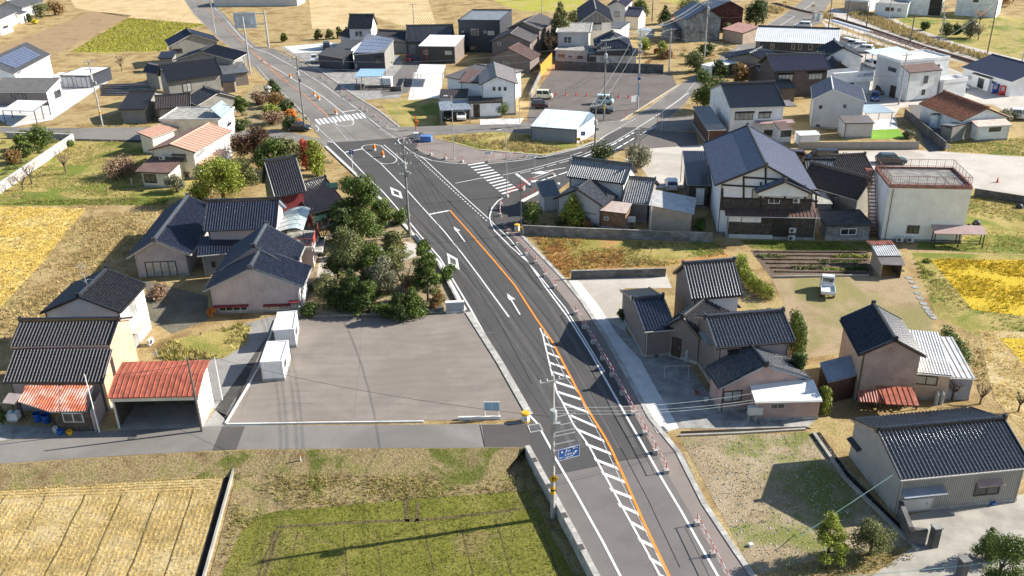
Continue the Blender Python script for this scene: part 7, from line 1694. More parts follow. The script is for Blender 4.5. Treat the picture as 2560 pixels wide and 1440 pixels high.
c = at(1337,465); mb = MB(); mb.box(c.x, c.y, 0, 1.1, .8, .75, M_concw, .2); tag(mb.build('sign_foundation'), 'large pale concrete block at the foot of the thin white post', 'concrete block')
# signs
def signpost(base, h, label, r=.045, m=None, name='sign_post', cat='road sign'):
	c = at(*base) if not isinstance(base, Vector) else base; T = thing(name, label, cat, c); mb = MB(); mb.tube(c, c+V(0,0,h), r, r, m or M_white, 7); mb.build('post', T); return T, c
def plate(T, c, z, w, h, m, y=-.07, name='sign_plate', th=.02, rz=0):
	a = V(math.cos(rz), math.sin(rz)); n = V(a.y, -a.x); mb = MB(); o = c-a*(w/2)+n*(-y)+V(0,0,z); mb.obox(o, a*w, n*th, V(0,0,h), m); q = mb.build(name, T); return q, o+n*(th+.004), a
def disc(T, c, z, r, m, name='sign_disc', y=.07): 
	mb = MB(); mb.tube(c+V(0,-y,z), c+V(0,-y-.02,z), r, r, m, 20); return mb.build(name, T)
T, c = signpost((882,423), 3.2, 'one-way road sign with a white arrow on a thin post by the main road'); q, o, a = plate(T, c, 2.45, .65, .65, M_tblue); mb = MB(); mb.obox(o+a*.28+V(0,0,.1), a*.09, V(0,-.01,0), V(0,0,.3), M_white); mb.slab([o+a*.17+V(0,-.01,.38), o+a*.48+V(0,-.01,.38), o+a*.325+V(0,-.012,.58)], .001, M_white) if False else mb.poly([o+a*.17+V(0,-.01,.38), o+a*.48+V(0,-.01,.38), o+a*.325+V(0,-.01,.58)], M_white); mb.build('arrow', q); plate(T, c, 2.0, .5, .25, M_white)
T, c = signpost((1457,367), 2.6, 'blue wheelchair sign on a white post beside the light blue warehouse'); q, o, a = plate(T, c, 1.9, .75, .75, M_tblue)
mb = MB(); mb.tube(o+a*.36+V(0,-.005,.62), o+a*.36+V(0,-.012,.62), .07, .07, M_white, 10); mb.obox(o+a*.32+V(0,-.004,.3), a*.07, V(0,-.01,0), V(0,0,.25), M_white); mb.obox(o+a*.32+V(0,-.004,.28), a*.25, V(0,-.01,0), V(0,0,.06), M_white); mb.obox(o+a*.52+V(0,-.004,.12), a*.06, V(0,-.01,0), V(0,0,.2), M_white)
for t in range(10): t0 = .6+t*.45; mb.obox(o+a*(.36+.17*math.cos(-t0))+V(0,-.004,.25+.17*math.sin(-t0)), a*.06, V(0,-.01,0), V(0,0,.05), M_white) if t < 9 else None
mb.build('symbol', q)
T, c = signpost((1446,366), 1.6, 'small yellow direction board on a short post beside the warehouse corner'); q, o, a = plate(T, c, 1.0, .7, .5, M_yel); mb = MB(); mb.obox(o+a*.15+V(0,-.004,.22), a*.3, V(0,-.01,0), V(0,0,.07), M_black); mb.poly([o+a*.42+V(0,-.01,.12), o+a*.6+V(0,-.01,.255), o+a*.42+V(0,-.01,.39)], M_black); mb.build('arrow', q)
# dark sign pillar with vertical characters
T = thing('sign_pillar', 'tall taupe sign pillar with a white panel of dark vertical characters at the north-east road', 'sign', base_of(1592,372)); c = at(1592,372); mb = MB(); mb.box(c.x, c.y, 0, .9, .5, 3.3, mat('brown_sign', (.30,.265,.235), .6, .1)); mb.build('pillar', T); 
mb = MB(); mb.obox(c+V(-.3,-.27,.9), V(.6,0,0), V(0,.015,0), V(0,0,2.1), M_lg if False else M_offw); pl_ = mb.build('sign_plate', T)
mb = MB()
for x_, z_, w_, h_ in ((-.12,2.62,.26,.2),(-.2,1.5,.07,.95),(-.02,1.9,.16,.12),(-.02,1.62,.2,.1),(.06,2.1,.08,.3),(-.02,1.2,.16,.2)): mb.obox(c+V(x_,-.3,z_), V(w_,0,0), V(0,.02,0), V(0,0,h_), W_woodd)
mb.build('lettering', pl_)
T = thing('notice_board', 'small white board on legs beside the dark car park entrance', 'notice board', base_of(1588,262)); c = at(1588,262); mb = MB(); mb.obox(c+V(-.8,0,.5), V(1.3,.5,0), V(0,.05,0), V(0,0,1.2), M_white); mb.build('board', T); mb = MB()
for x in (-.7,.35): mb.tube(c+V(x,.1 if x<0 else .45,0), c+V(x,.1 if x<0 else .45,1.6), .04, .04, M_galv, 5)
mb.build('leg', T)
# blue notice board by the lane
T = thing('notice_board', 'pale blue notice board on white legs at the lower edge of the car park', 'notice board', base_of(1232,1049)); a, b = at(1211,1048), at(1250,1048); d = (b-a)
mb = MB(); mb.obox(a+V(0,0,.85), d, V(0,.05,0), V(0,0,.9), M_white); f_ = mb.build('board', T); mb = MB(); mb.obox(a+d*.05+V(0,-.012,.93), d*.43, V(0,.01,0), V(0,0,.74), R_sky); mb.obox(a+d*.52+V(0,-.012,.93), d*.43, V(0,.01,0), V(0,0,.74), R_sky); mb.build('poster', f_); mb = MB()
for t in (.05,.93): q = a+d*t; mb.tube(q+V(0,.08,0), q+V(0,.08,1.75), .035, .035, M_white, 6)
mb.build('leg', T)
c = at(2334,244); T, c = signpost(c, 2.9, 'round blue and red no-parking disc on a thin post before the white modern house'); disc(T, c, 2.6, .33, M_red); disc(T, c, 2.6, .25, M_tblue, y=.095)
T, c = signpost((1563,296), 1.9, 'short red post at the entrance of the dark car park', m=M_red, name='marker_post', cat='post'); plate(T, c, 1.7, .5, .2, M_white)
T, c = signpost((1643,312), 2.2, 'rusty red post at the north-east road junction', m=mat('faded_red', (.4,.12,.08), .6), name='marker_post', cat='post')
T = thing('marker_post', 'bright red post with an orange warning unit beside the blue machine', 'post', base_of(1040,325)); c = at(1040,325); mb = MB(); mb.tube(c, c+V(0,0,2.6), .09, .09, M_red, 8); mb.build('post', T); mb = MB(); mb.box(c.x+.1, c.y, 1.0, .45, .4, .8, M_or); mb.box(c.x+.4, c.y, 1.3, .3, .3, .35, M_or); mb.build('warning_unit', T)
T = thing('generator', 'blue machine lying beside a pale concrete box at the head of the paved island', 'machine', base_of(1062,352)); c = at(1066,353); mb = MB(); mb.box(c.x, c.y, .1, 1.9, 1.3, .9, mat('machine_blue', (.10,.22,.50), .5, .15), -.15); mb.build('blue_casing', T)
c = at(1041,346); mb = MB(); mb.box(c.x, c.y, 0, .9, .8, 1.0, M_concw, .1); tag(mb.build('concrete_box'), 'pale concrete box beside the blue machine', 'concrete block')
# warning posts in the near field
for x, y, h, lb, m in ((753,1160,.75,'small white marker post with an orange tip on the grass bank',M_white),(800,1158,.6,'thin grey stake right of the orange-tipped marker',M_galv)):
	c = at(x, y, LOW*.8); mb = MB(); mb.tube(c, c+V(0,0,h), .06 if m is M_white else .02, .05 if m is M_white else .02, m, 6); 
	if m is M_white: mb.tube(c+V(0,0,h), c+V(0,0,h+.2), .05, .03, M_or, 6)
	tag(mb.build('marker_stake'), lb, 'stake')
c = at(1020,1160, LOW); mb = MB(); mb.box(c.x, c.y, LOW-.05, .45, .35, .35, M_concw); tag(mb.build('water_gate'), 'small concrete sluice box at the head of the field furrow', 'sluice box')
c = at(1877,1365); mb = MB(); mb.box(c.x, c.y, 0, .3, .26, .22, M_concw, .3); tag(mb.build('concrete_stub'), 'small white concrete stub in the corner of the gravel lot', 'concrete block')
# lamps
def lamp(base, top, label, head=True, side=1, r=.06, m=None):
	b = at(*base); h = hgt(b, *top); T = thing('street_lamp' if head else 'thin_post', label, 'street lamp' if head else 'post', b)
	mb = MB(); mb.tube(b, b+V(0,0,h), r*1.2, r*.8, m or M_galv, 8); mb.tube(b, b+V(0,0,.3), r*2, r*2, M_concw, 8); mb.build('pole', T)
	if head: mb = MB(); e = b+V(0,0,h); mb.bar(e, e+V(-.9*side,0,.05), .07, .05, m or M_galv); mb.box(e.x-.9*side, e.y, h-.02, .6, .25, .12, M_white); mb.build('lamp_head', T)
	return b, h
lamp((1136,398),(1129,240),'tall white street lamp on the paved island',True,1); lamp((1268,492),(1264,326),'tall white street lamp at the crosswalk corner',True,1); lamp((904,238),(900,195),'street lamp at the slatted fence',True,1,.05)
lamp((776,146),(769,92),'thin street pole beside the white kei truck on the forecourt',False,1,.04); lamp((1034,241),(1030,170),'thin pole in the narrow alley',False,1,.04); lamp((995,318),(991,258),'thin pole at the grassy corner plot',False,1,.04); lamp((1299,307),(1299,218),'thin pole at the wall of the dark car park',False,1,.04)
lamp((1337,455),(1337,397),'thin white post standing in the large concrete foot',False,1,.05); lamp((1654,325),(1655,276),'thin white pole at the north-east junction',False,1,.04); lamp((1626,575),(1630,500),'white drainpipe pole beside the beige garage',False,1,.06,M_white); lamp((1471,552),(1472,490),'thin white pole among the shrubs of the grey-tiled house',False,1,.05,M_white)
lamp((891,575),(889,528),'white garden post left of the pair of garden posts',False,1,.07,M_white); lamp((939,592),(932,545),'white garden post with a short cross arm',False,1,.07,M_white)
lamp((2532,1450),(2537,1395),'small black garden lamp post at the bottom right corner',False,1,.04,M_black)
lamp((732,98),(725,28),'thin pole with a round mirror back beside the stubble field',False,1,.04); lamp((2151,71),(2159,26),'thin pole on the railway side path',False,1,.04); lamp((2088,46),(2094,8),'thin pole beside the level crossing huts',False,1,.04); lamp((490,33),(485,-3),'thin sign pole at the top of the old road',False,1,.04)

# ================================================================ utility poles and cables
PL = {}
M_ins = mat('porcelain', (.55,.55,.52), .3, .05); M_trans = mat('transformer_grey', (.36,.38,.38), .5, .08)
def pole(key, base, top, label, arms=2, dirp=None, trans=False, m=None, r=.16, z0=0.0, band=False):
	b = at(*base, z0); h = hgt(b, *top); T = thing('utility_pole', label, 'utility pole', b); mb = MB(); mb.tube(b, V(b.x, b.y, h), r, r*.62, m or M_pole, 12)
	for k in range(int((h-2)/1.0)): mb.tube(V(b.x, b.y, z0+2+k), V(b.x+(.28 if k % 2 else -.28), b.y, z0+2+k), .012, .012, M_galv, 4, False)
	if band: mb.tube(V(b.x, b.y, z0+2.2), V(b.x, b.y, z0+2.9), r*.97, r*.96, M_yel, 12); mb.tube(V(b.x, b.y, z0+2.5), V(b.x, b.y, z0+2.65), r*.985, r*.985, M_black, 12)
	mb.build('pole', T)
	d = V(1, 0) if dirp is None else V(*dirp).normalized()
	for k in range(arms):
		mb = MB(); z = h-.35-k*1.3; w = 1.0-.1*k; mb.bar(V(b.x, b.y-.12, z)-d*w, V(b.x, b.y-.12, z)+d*w, .09, .09, M_galv)
		for t in (-.95,-.45,.45,.95): q = V(b.x, b.y-.12, z+.05)+d*(w*t); mb.lathe(q, [(.05,0),(.07,.06),(.04,.1),(.06,.16),(.02,.2)], M_ins, 6)
		mb.build('crossarm', T)
	if trans:
		mb = MB(); q = V(b.x, b.y-.4, h-3.4); mb.lathe(q, [(.24,0),(.27,.05),(.27,.75),(.22,.85)], M_trans, 12); mb.obox(q+V(-.05,.1,.3), V(.1,0,0), V(0,.3,0), V(0,0,.1), M_galv); mb.build('transformer', T)
		mb = MB(); q = V(b.x+.35, b.y, h-4.4); mb.box(q.x, q.y, q.z, .35, .3, .5, M_trans); mb.build('switch_box', T)
	PL[key] = (b, h, d); return T
P1T = pole('A', (1382,1293), (1385,938), 'tall pale utility pole standing in the near green field beside the retaining wall', 1, (1,.35), True, z0=LOW, r=.19, band=True)
pole('B', (505,1078), (472,893), 'plain brown steel pole in front of the red-roofed garage', 0, m=M_poled, r=.12)
pole('C', (249,1081), (218,936), 'thin white bent-top service pole at the workshop corner', 0, m=M_white, r=.06)
pole('D', (257,316), (222,150), 'leaning-looking utility pole beside the dry grass plot, with a transformer', 2, (1,.3), True, band=True)
pole('E', (1025,592), (1018,352), 'dark utility pole crowded with equipment on the main road kerb', 4, (1,.2), True, m=mat('old_concrete_pole', (.2,.19,.18), .85, .15), r=.17)
pole('F', (763,327), (742,140), 'dark wooden-looking utility pole beside the orange maple', 2, (1,.2), True, m=mat('old_concrete_pole', (.2,.19,.18)), r=.15)
pole('G', (1303,588), (1300,441), 'thin dark pole at the end of the long block wall', 0, m=M_poled, r=.07)
pole('H', (1487,384), (1495,258), 'utility pole behind the blue warehouse corner', 1, (1,.5), True, m=mat('old_concrete_pole', (.2,.19,.18)))
pole('I', (1510,301), (1515,96), 'tall utility pole at the front edge of the dark car park', 2, (1,.3), True, m=mat('old_concrete_pole', (.2,.19,.18)), band=True)
pole('J', (1594,274), (1609,72), 'tall utility pole with a blue round sign beside the dark car park', 2, (1,.3), True)
pole('K', (1672,184), (1678,70), 'utility pole at the back corner of the dark car park', 1, (1,.3))
pole('L', (1760,155), (1777,-12), 'tall utility pole in the garden in front of the patched barn', 2, (1,.3), True)
pole('M', (1630,54), (1633,-30), 'dark utility pole at the top edge beside the alley', 1, (1,.3), m=M_poled)
pole('N', (539,87), (531,-14), 'utility pole along the far end of the old road', 2, (1,.3))
pole('O', (1909,59), (1914,-20), 'utility pole with a blue disc by the level crossing road', 1, (1,.3))
pole('P', (2246,262), (2267,133), 'slim utility pole before the white modern house', 1, (1,.3))
pole('Q', (2468,134), (2494,5), 'tall dark utility pole near the navy-roofed house', 2, (1,.3), m=M_poled)
pole('R', (2347,113), (2367,14), 'utility pole with a switch box beside the railway', 1, (1,.3), True)
pole('S', (2275,108), (2291,28), 'rusty catenary mast with a gate arm beside the railway', 1, (1,.3), m=M_poled)
pole('T', (2221,50), (2232,-10), 'utility pole beyond the railway, in front of the white parked car', 1, (1,.3))
pole('U', (2166,66), (2180,0), 'railway-side pole between the long shelter and the far shops', 1, (1,.3), m=M_poled)
pole('V', (2116,56), (2126,-10), 'pole beside the white shelter roof of the railway', 1, (1,.3), m=M_poled)
pole('W', (2071,70), (2087,-8), 'pole at the near end of the long white shelter roof', 1, (1,.3), m=M_poled)
pole('X', (2547,190), (2558,132), 'utility pole at the right edge beside the navy-roofed house', 1, (1,.3))
pole('Y', (1701,455), (1718,378), 'thin dark service pole beside the tiled outhouse of the farmhouse', 0, m=M_poled, r=.06)
pole('Z', (1035,62), (1031,8), 'utility pole in the stubble field behind the long ribbed roof', 1, (1,.3)); pole('a', (1355,45), (1353,-10), 'utility pole at the top edge behind the taupe houses', 1, (1,.3))
pole('b', (556,1000), (538,892), 'thin white service pole at the rear corner of the red-roofed garage', 0, m=M_white, r=.05)
CAB = [0]
def cable(a, b, label, ha=-.35, hb=-.35, oa=0, ob=0, sag=.03, r=.018, n=14, m=None):
	def pt(k, dh, o):
		if isinstance(k, str): q, h, d = PL[k]; return V(q.x, q.y, h+dh)+d*o
		return k
	p, q = pt(a, ha, oa), pt(b, hb, ob); s = (q-p).length*sag; pts = [p.lerp(q, i/n)-V(0, 0, 4*s*(i/n)*(1-i/n)) for i in range(n+1)]
	mb = MB(); mb.path(pts, r, m or M_wirem, 4); CAB[0] += 1; return tag(mb.build('overhead_cable'), label, 'cable', 'overhead cables')
M_pcab = mat('pale_cable', (.42,.46,.46), .5, .1)
def trio(a, b, where, n=3, ha=-.3, m=None, r=.02):
	for i, (o, w_) in enumerate(zip((-.9, .9, -.4, .4)[:n], ('left upper', 'right upper', 'left inner', 'right inner'))): cable(a, b, '%s cable %s' % (w_, where), ha, ha, o, o, .025, r, m=m)
	cable(a, b, 'low thick cable '+where, -4.2, -4.2, .1, .1, .028, .018)
trio('A', 'E', 'from the near field pole to the equipment-crowded pole', 4); trio('E', 'F', 'from the equipment-crowded pole to the pole by the orange maple', 3); trio('F', 'N', 'from the maple pole up the old road', 2)
trio('I', 'J', 'from the car park front pole to the blue-disc pole', 3, m=M_pcab, r=.02); trio('J', 'L', 'from the blue-disc pole to the barn garden pole', 3, m=M_pcab, r=.02); trio('H', 'J', 'from the warehouse pole to the blue-disc pole', 2, m=M_pcab); trio('L', 'O', 'from the barn garden pole to the level crossing', 2, m=M_pcab)
trio('J', 'K', 'from the blue-disc pole to the car park back corner pole', 1, m=M_pcab); cable('E', 'H', 'long cable from the equipment-crowded pole over the crosswalk to the warehouse pole', -.6, -.6, 0, 0, .03, .016)
cable('F', 'I', 'long cable from the maple pole across the white house roofs', -.6, -.6, 0, 0, .03, .016, m=M_pcab); cable('F', 'I', 'lower long cable from the maple pole across the white house roofs', -2.0, -2.0, 0, 0, .03, .016, m=M_pcab)
cable('A', 'b', 'thin dark cable from the near field pole across the car park to the garage', -3.4, -.1, 0, 0, .02, .014); cable('b', 'C', 'thin cable from the rear garage pole to the bent white pole', -.2, -.2)
for i, (x, y, z, w_) in enumerate(((2010,958,4.2,'uppermost'),(2022,975,3.6,'middle'),(2000,985,3.4,'lowest'))): cable('A', at(x, y, z), '%s pale green cable from the near field pole to the tiled cluster' % w_, -2.6-.25*i, 0, 0, 0, .03, .011, m=M_pcab)
cable(at(2000,1340,1.0), at(2232,1187,4.0), 'pale green guy cable slanting down over the gravel lot to the big barn', 0, 0, 0, 0, .004, .025, m=mat('green_cable', (.30,.46,.42), .5)); cable(at(1950,1452,1.5), at(2540,1400,3.4), 'pale green cable crossing the bottom right corner', 0, 0, 0, 0, .01, .02, m=mat('green_cable', (.30,.46,.42)))
trio('P', 'Q', 'from the modern house pole to the dark pole near the railway', 1, m=M_pcab); trio('U', 'V', 'between the railway poles', 1); trio('R', 'Q', 'from the switch box pole to the tall dark pole', 1); trio('D', 'N', 'from the grass plot pole across the fields', 1)
trio('T', 'R', 'from the far shop pole to the switch box pole', 2); trio('V', 'T', 'from the shelter pole to the far shop pole', 1); trio('Q', 'X', 'from the tall dark pole to the right edge pole', 2, m=M_pcab); trio('O', 'W', 'over the level crossing to the shelter pole', 2); trio('P', 'J', 'from the modern house pole over the tiled roofs to the blue-disc pole', 1, m=M_pcab); trio('Z', 'a', 'across the stubble field behind the navy box house', 2)
# things on the near pole: brackets, blue guide sign, yellow diamond
b, h, d = PL['A']; 
def onpole(px, py): r = ray(px, py); t = b.y/r.y; return CH+r.z*t
mb = MB(); dr = V(1, .32).normalized()
for y in (1040, 1062, 1079, 1088, 1108, 1124): z = onpole(1385, y); mb.bar(V(b.x,b.y-.2,z), V(b.x,b.y-.2,z)+dr*1.7, .05, .05, M_galv)
mb.build('bracket', P1T)
T = thing('guide_sign', 'blue and white direction sign with an arrow diagram hung on the near field pole', 'road sign', V(b.x, b.y, onpole(1385,1150)))
zc = onpole(1400,1150); w_, h_ = 2.05, 1.15; o = V(b.x, b.y-.25, zc)+dr*.5; n_ = V(dr.y, -dr.x); mb = MB(); mb.obox(o, dr*w_, n_*.04, V(0,0,h_), M_tblue); pb = mb.build('sign_plate', T)
mb = MB(); f = o+n_*.045
def fr(x0, z0_, x1, z1_, m=M_white): mb.obox(f+dr*x0+V(0,0,z0_), dr*(x1-x0), n_*.008, V(0,0,z1_-z0_), m)
fr(0,0,w_,.03); fr(0,h_-.03,w_,h_); fr(0,.03,.03,h_-.03); fr(w_-.03,.03,w_,h_-.03); fr(1.42,.28,1.5,.5); mb.poly([f+n_*.01+dr*.24+V(0,0,.75), f+n_*.01+dr*.46+V(0,0,.75), f+n_*.01+dr*.35+V(0,0,1.0)], M_white); mb.poly([f+n_*.01+dr*1.5+V(0,0,.30), f+n_*.01+dr*1.85+V(0,0,.62), f+n_*.01+dr*1.62+V(0,0,.66)], M_white); mb.build('arrow', pb)
text('上', f+dr*.75+V(0,0,.93)+n_*.01, dr, .2, M_white, pb); text('E', f+dr*.15+V(0,0,.27)+n_*.01, dr, .2, M_white, pb)
mb = MB()                                             # the smaller words are only strokes at this distance
for x0, x1, z, h_l, st in ((.62,.85,.70,.11,.055),(.90,1.18,.73,.11,.055),(.62,.78,.36,.2,.05),(.86,1.05,.38,.17,.05),(1.1,1.3,.38,.16,.045),(.62,1.0,.12,.12,.05),(1.06,1.4,.13,.12,.06),(.26,.5,.24,.08,.05),(1.55,1.9,.90,.06,.06),(1.38,1.5,.86,.14,.05),(1.02,1.08,.88,.16,.06)):
	k = 0
	while x0+k*st < x1-.01: fr(x0+k*st, z+.01*(k % 2), x0+k*st+st*.62, z+h_l*(1 if k % 3 else .7)); k += 1
mb.build('lettering', pb)
T.scale = (.8, 1, .84)
T = thing('warning_sign', 'yellow diamond warning sign with a black branching mark low on the near field pole', 'road sign', V(b.x, b.y, onpole(1385,1210)))
zc = onpole(1388,1192); q = V(b.x+.05, b.y-.26, zc); s_ = .36; mb = MB(); mb.slab([q+V(-s_,0,0), q+V(0,0,-s_), q+V(s_,0,0), q+V(0,0,s_)], .001, M_yel) if False else mb.raw([q+V(-s_,0,0), q+V(0,0,-s_), q+V(s_,0,0), q+V(0,0,s_), q+V(-s_,.02,0), q+V(0,.02,-s_), q+V(s_,.02,0), q+V(0,.02,s_)], [(0,1,2,3),(7,6,5,4),(0,4,5,1),(1,5,6,2),(2,6,7,3),(3,7,4,0)], M_yel); pb = mb.build('sign_plate', T); mb = MB(); mb.bar(q+V(-.08,-.01,-.2), q+V(-.08,-.01,.2), .06, .01, M_black, V(0,1,0)); mb.bar(q+V(-.08,-.012,-.02), q+V(.17,-.012,.08), .06, .01, M_black, V(0,1,0)); mb.build('mark', pb)
b2, h2, _ = PL['J']; T = thing('parking_sign', 'pair of round blue signs on the tall pole beside the dark car park', 'road sign', V(b2.x, b2.y, 3)); c = V(b2.x, b2.y-.2, 0); mb = MB(); mb.tube(c+V(0,0,6.6), c+V(0,-.03,6.6), .3, .3, M_trans, 16); mb.tube(c+V(0,0,5.9), c+V(0,-.03,5.9), .32, .32, M_tblue, 16); mb.build('sign_disc', T); mb = MB(); mb.box(c.x, c.y-.01, 2.6, .3, .03, 2.6, R_sky); mb.build('sign_plate', T)
# gantry with the big sign seen from behind
T = thing('sign_gantry', 'grey gantry carrying the back of large white sign panels over the old road', 'sign gantry', base_of(650,150)); g1, g2 = at(672,118), at(627,186); h1 = hgt(g1, 654, 26); h2 = hgt(g2, 611, 42)
mb = MB(); mb.tube(g1, V(g1.x,g1.y,h1), .28, .2, M_galv, 12); mb.build('pole', T); mb = MB(); mb.tube(g2, V(g2.x,g2.y,h2), .22, .16, M_galv, 12); mb.build('pole', T)
e1 = V(g1.x,g1.y,h1-.8); L_ = at(604,38,h1-.8); L_ = e1+V(-6.8,-.4,0); mb = MB()
for dz in (0,-2.6): mb.bar(e1+V(0,0,dz), L_+V(0,0,dz), .22, .22, M_galv)
mb.build('beam', T); mb = MB(); mb.obox(L_+V(-1.2,.2,-3.6), V(5.6,.3,0), V(0,.08,0), V(0,0,4.0), mat('sign_back', (.50,.56,.62), .5, .06)); 
for k in range(4): mb.obox(L_+V(-1+k*1.4,.05,-3.5), V(.12,0,0), V(0,.12,0), V(0,0,3.8), M_galv)
mb.build('sign_panel', T)

# ================================================================ vehicles
M_tyre = mat('tyre', (.02,.02,.02), .85, .1); M_rim = mat('rim', (.35,.35,.36), .35, .1, metallic=.6); M_cglass = glassm('car_glass', (.012,.016,.02), (.03,.04,.05)); M_hl = mat('headlight', (.7,.7,.68), .15, .02); M_tl = mat('tail_light', (.45,.02,.02), .3, .05); M_plate = mat('number_plate', (.75,.55,.08), .5, .02)
SPEC = {  # L, W, H, belt, hood x, windscreen base/top x from front, rear top
 'van':  (3.4,1.48,1.85,1.02,.45,.35,.85,3.30,3.38), 'kei': (3.4,1.48,1.62,.95,.75,.65,1.2,3.15,3.36), 'wagon': (4.5,1.7,1.55,.92,1.05,1.0,1.75,3.9,4.4),
 'suv':  (4.6,1.82,1.8,1.08,1.1,1.05,1.7,4.2,4.52), 'sedan': (4.5,1.72,1.42,.88,1.15,1.1,1.9,3.3,3.95), 'minivan': (4.7,1.75,1.88,1.05,.7,.6,1.3,4.5,4.65), 'hatch': (3.95,1.68,1.5,.92,.9,.85,1.6,3.4,3.85)}
def car(base, front, kind, paint, label, group='parked cars', taillit=False):
	c = at(*base); f_ = at(*front); d = (f_-c); d.z = 0; d.normalize(); Lc, W, Hc, belt, hood, wb, wt, rt, rb_ = SPEC[kind]; s_ = V(-d.y, d.x)
	T = thing('parked_car' if kind not in ('van','minivan') else 'parked_van', label, 'car' if kind not in ('van','minivan') else 'van', c, group)
	g = lambda x, y, z: c+d*(Lc/2-x)+s_*y+V(0, 0, z)          # x from the nose
	mb = MB(); hw = W/2
	prof = [(.02,.32),(0,.55),(.06,belt*.78),(hood*.35,belt*.86),(hood,belt),(Lc-.05,belt),(Lc,.7),(Lc-.03,.32)]
	secs = [(-hw+.09,-.0),(-hw,.05),(hw,.05),(hw-.09,0)]
	for sg in (-1, 1):
		P0 = [g(x+(.06 if x < .1 else (-.06 if x > Lc-.1 else 0)), sg*(hw-.0), z) for x, z in prof]
		mb.poly(P0 if sg < 0 else P0[::-1], paint)
	for i in range(len(prof)):
		a, b_ = prof[i], prof[(i+1) % len(prof)]; ea = .06 if a[0] < .1 else (-.06 if a[0] > Lc-.1 else 0); eb = .06 if b_[0] < .1 else (-.06 if b_[0] > Lc-.1 else 0)
		row = [(-hw, 1), (-hw+.15, 0), (hw-.15, 0), (hw, 1)]
		for k in range(3):
			(y0, f0), (y1, f1) = row[k], row[k+1]; mb.poly([g(a[0]+ea*f0, y0, a[1]), g(a[0]+ea*f1, y1, a[1]), g(b_[0]+eb*f1, y1, b_[1]), g(b_[0]+eb*f0, y0, b_[1])], paint)
	ti = .14; base_ = [(wb,-hw+.03),(wb,hw-.03),(rb_,hw-.03),(rb_,-hw+.03)]; top_ = [(wt,-hw+ti),(wt,hw-ti),(rt,hw-ti),(rt,-hw+ti)]
	Bq = [g(x, y, belt-.01) for x, y in base_]; Tq = [g(x, y, Hc-.05) for x, y in top_]; Cq = [g(x+(.12 if x < 2.2 else -.12), y*.88, Hc) for x, y in top_]
	for i in range(4): j = (i+1) % 4; mb.poly([Bq[j], Bq[i], Tq[i], Tq[j]], paint); mb.poly([Tq[j], Tq[i], Cq[i], Cq[j]], paint)
	mb.poly(Cq[::-1], paint); bo = mb.build('body', T)
	gl = MB()
	def pane(i, u0, u1, v0, v1):
		j = (i+1) % 4; a0, a1, b0, b1 = Bq[i], Bq[j], Tq[i], Tq[j]; nrm = (a1-a0).cross(b0-a0).normalized(); cc = sum(Bq, Vector())/4
		if nrm.dot(a0-cc) < 0: nrm = -nrm
		F_ = lambda u, v: a0.lerp(a1, u).lerp(b0.lerp(b1, u), v)+nrm*.012
		gl.poly([F_(u0,v0), F_(u1,v0), F_(u1,v1), F_(u0,v1)], M_cglass)
	pane(0, .05, .95, .08, .95); pane(2, .08, .92, .18, .92)
	for i in (1, 3): pane(i, .06, .46, .12, .92); pane(i, .50, .92, .12, .92)
	gl.build('window_glass', T)
	for x in (.62, Lc-.68):
		for sg in (-1, 1):
			w = MB(); q = g(x, sg*(hw-.16), .29); w.tube(q, q+s_*(sg*.18), .29, .29, M_tyre, 16); wo = w.build('wheel', T); w = MB(); w.tube(q+s_*(sg*.18), q+s_*(sg*.19), .18, .17, M_rim, 10); w.build('rim', wo)
	for sg in (-1, 1):
		w = MB(); w.obox(g(.0, sg*(hw-.30)-.14, .62), s_*.28, d*.02, V(0,0,.14), M_hl); w.build('headlight', T)
		w = MB(); w.obox(g(Lc, sg*(hw-.18)-.07, .68), s_*.14, d*-.02, V(0,0,.3), M_tl); w.build('tail_light', T)
		w = MB(); w.obox(g(wb+.25, sg*(hw+.06)-.06, belt), s_*.12, d*-.1, V(0,0,.14), paint); w.build('mirror', T)
	w = MB(); w.obox(g(Lc, -.17, .45), s_*.34, d*-.02, V(0,0,.16), M_plate if Lc < 3.5 else M_white); w.obox(g(0, -.17, .38), s_*.34, d*.02, V(0,0,.16), M_plate if Lc < 3.5 else M_white); w.build('number_plate', T)
	return T
def paint(n, c): return mat('car_paint_'+n, c, .22, .03, spec=.8)
cw, cb, ccr, cm, cteal, cdk, cblue, cred = paint('white', (.74,.75,.76)), paint('black', (.015,.015,.018)), paint('cream', (.68,.64,.50)), paint('maroon', (.05,.02,.025)), paint('pale_teal', (.50,.62,.62)), paint('dark_green', (.02,.035,.035)), paint('blue', (.03,.09,.26)), paint('red', (.25,.02,.03))
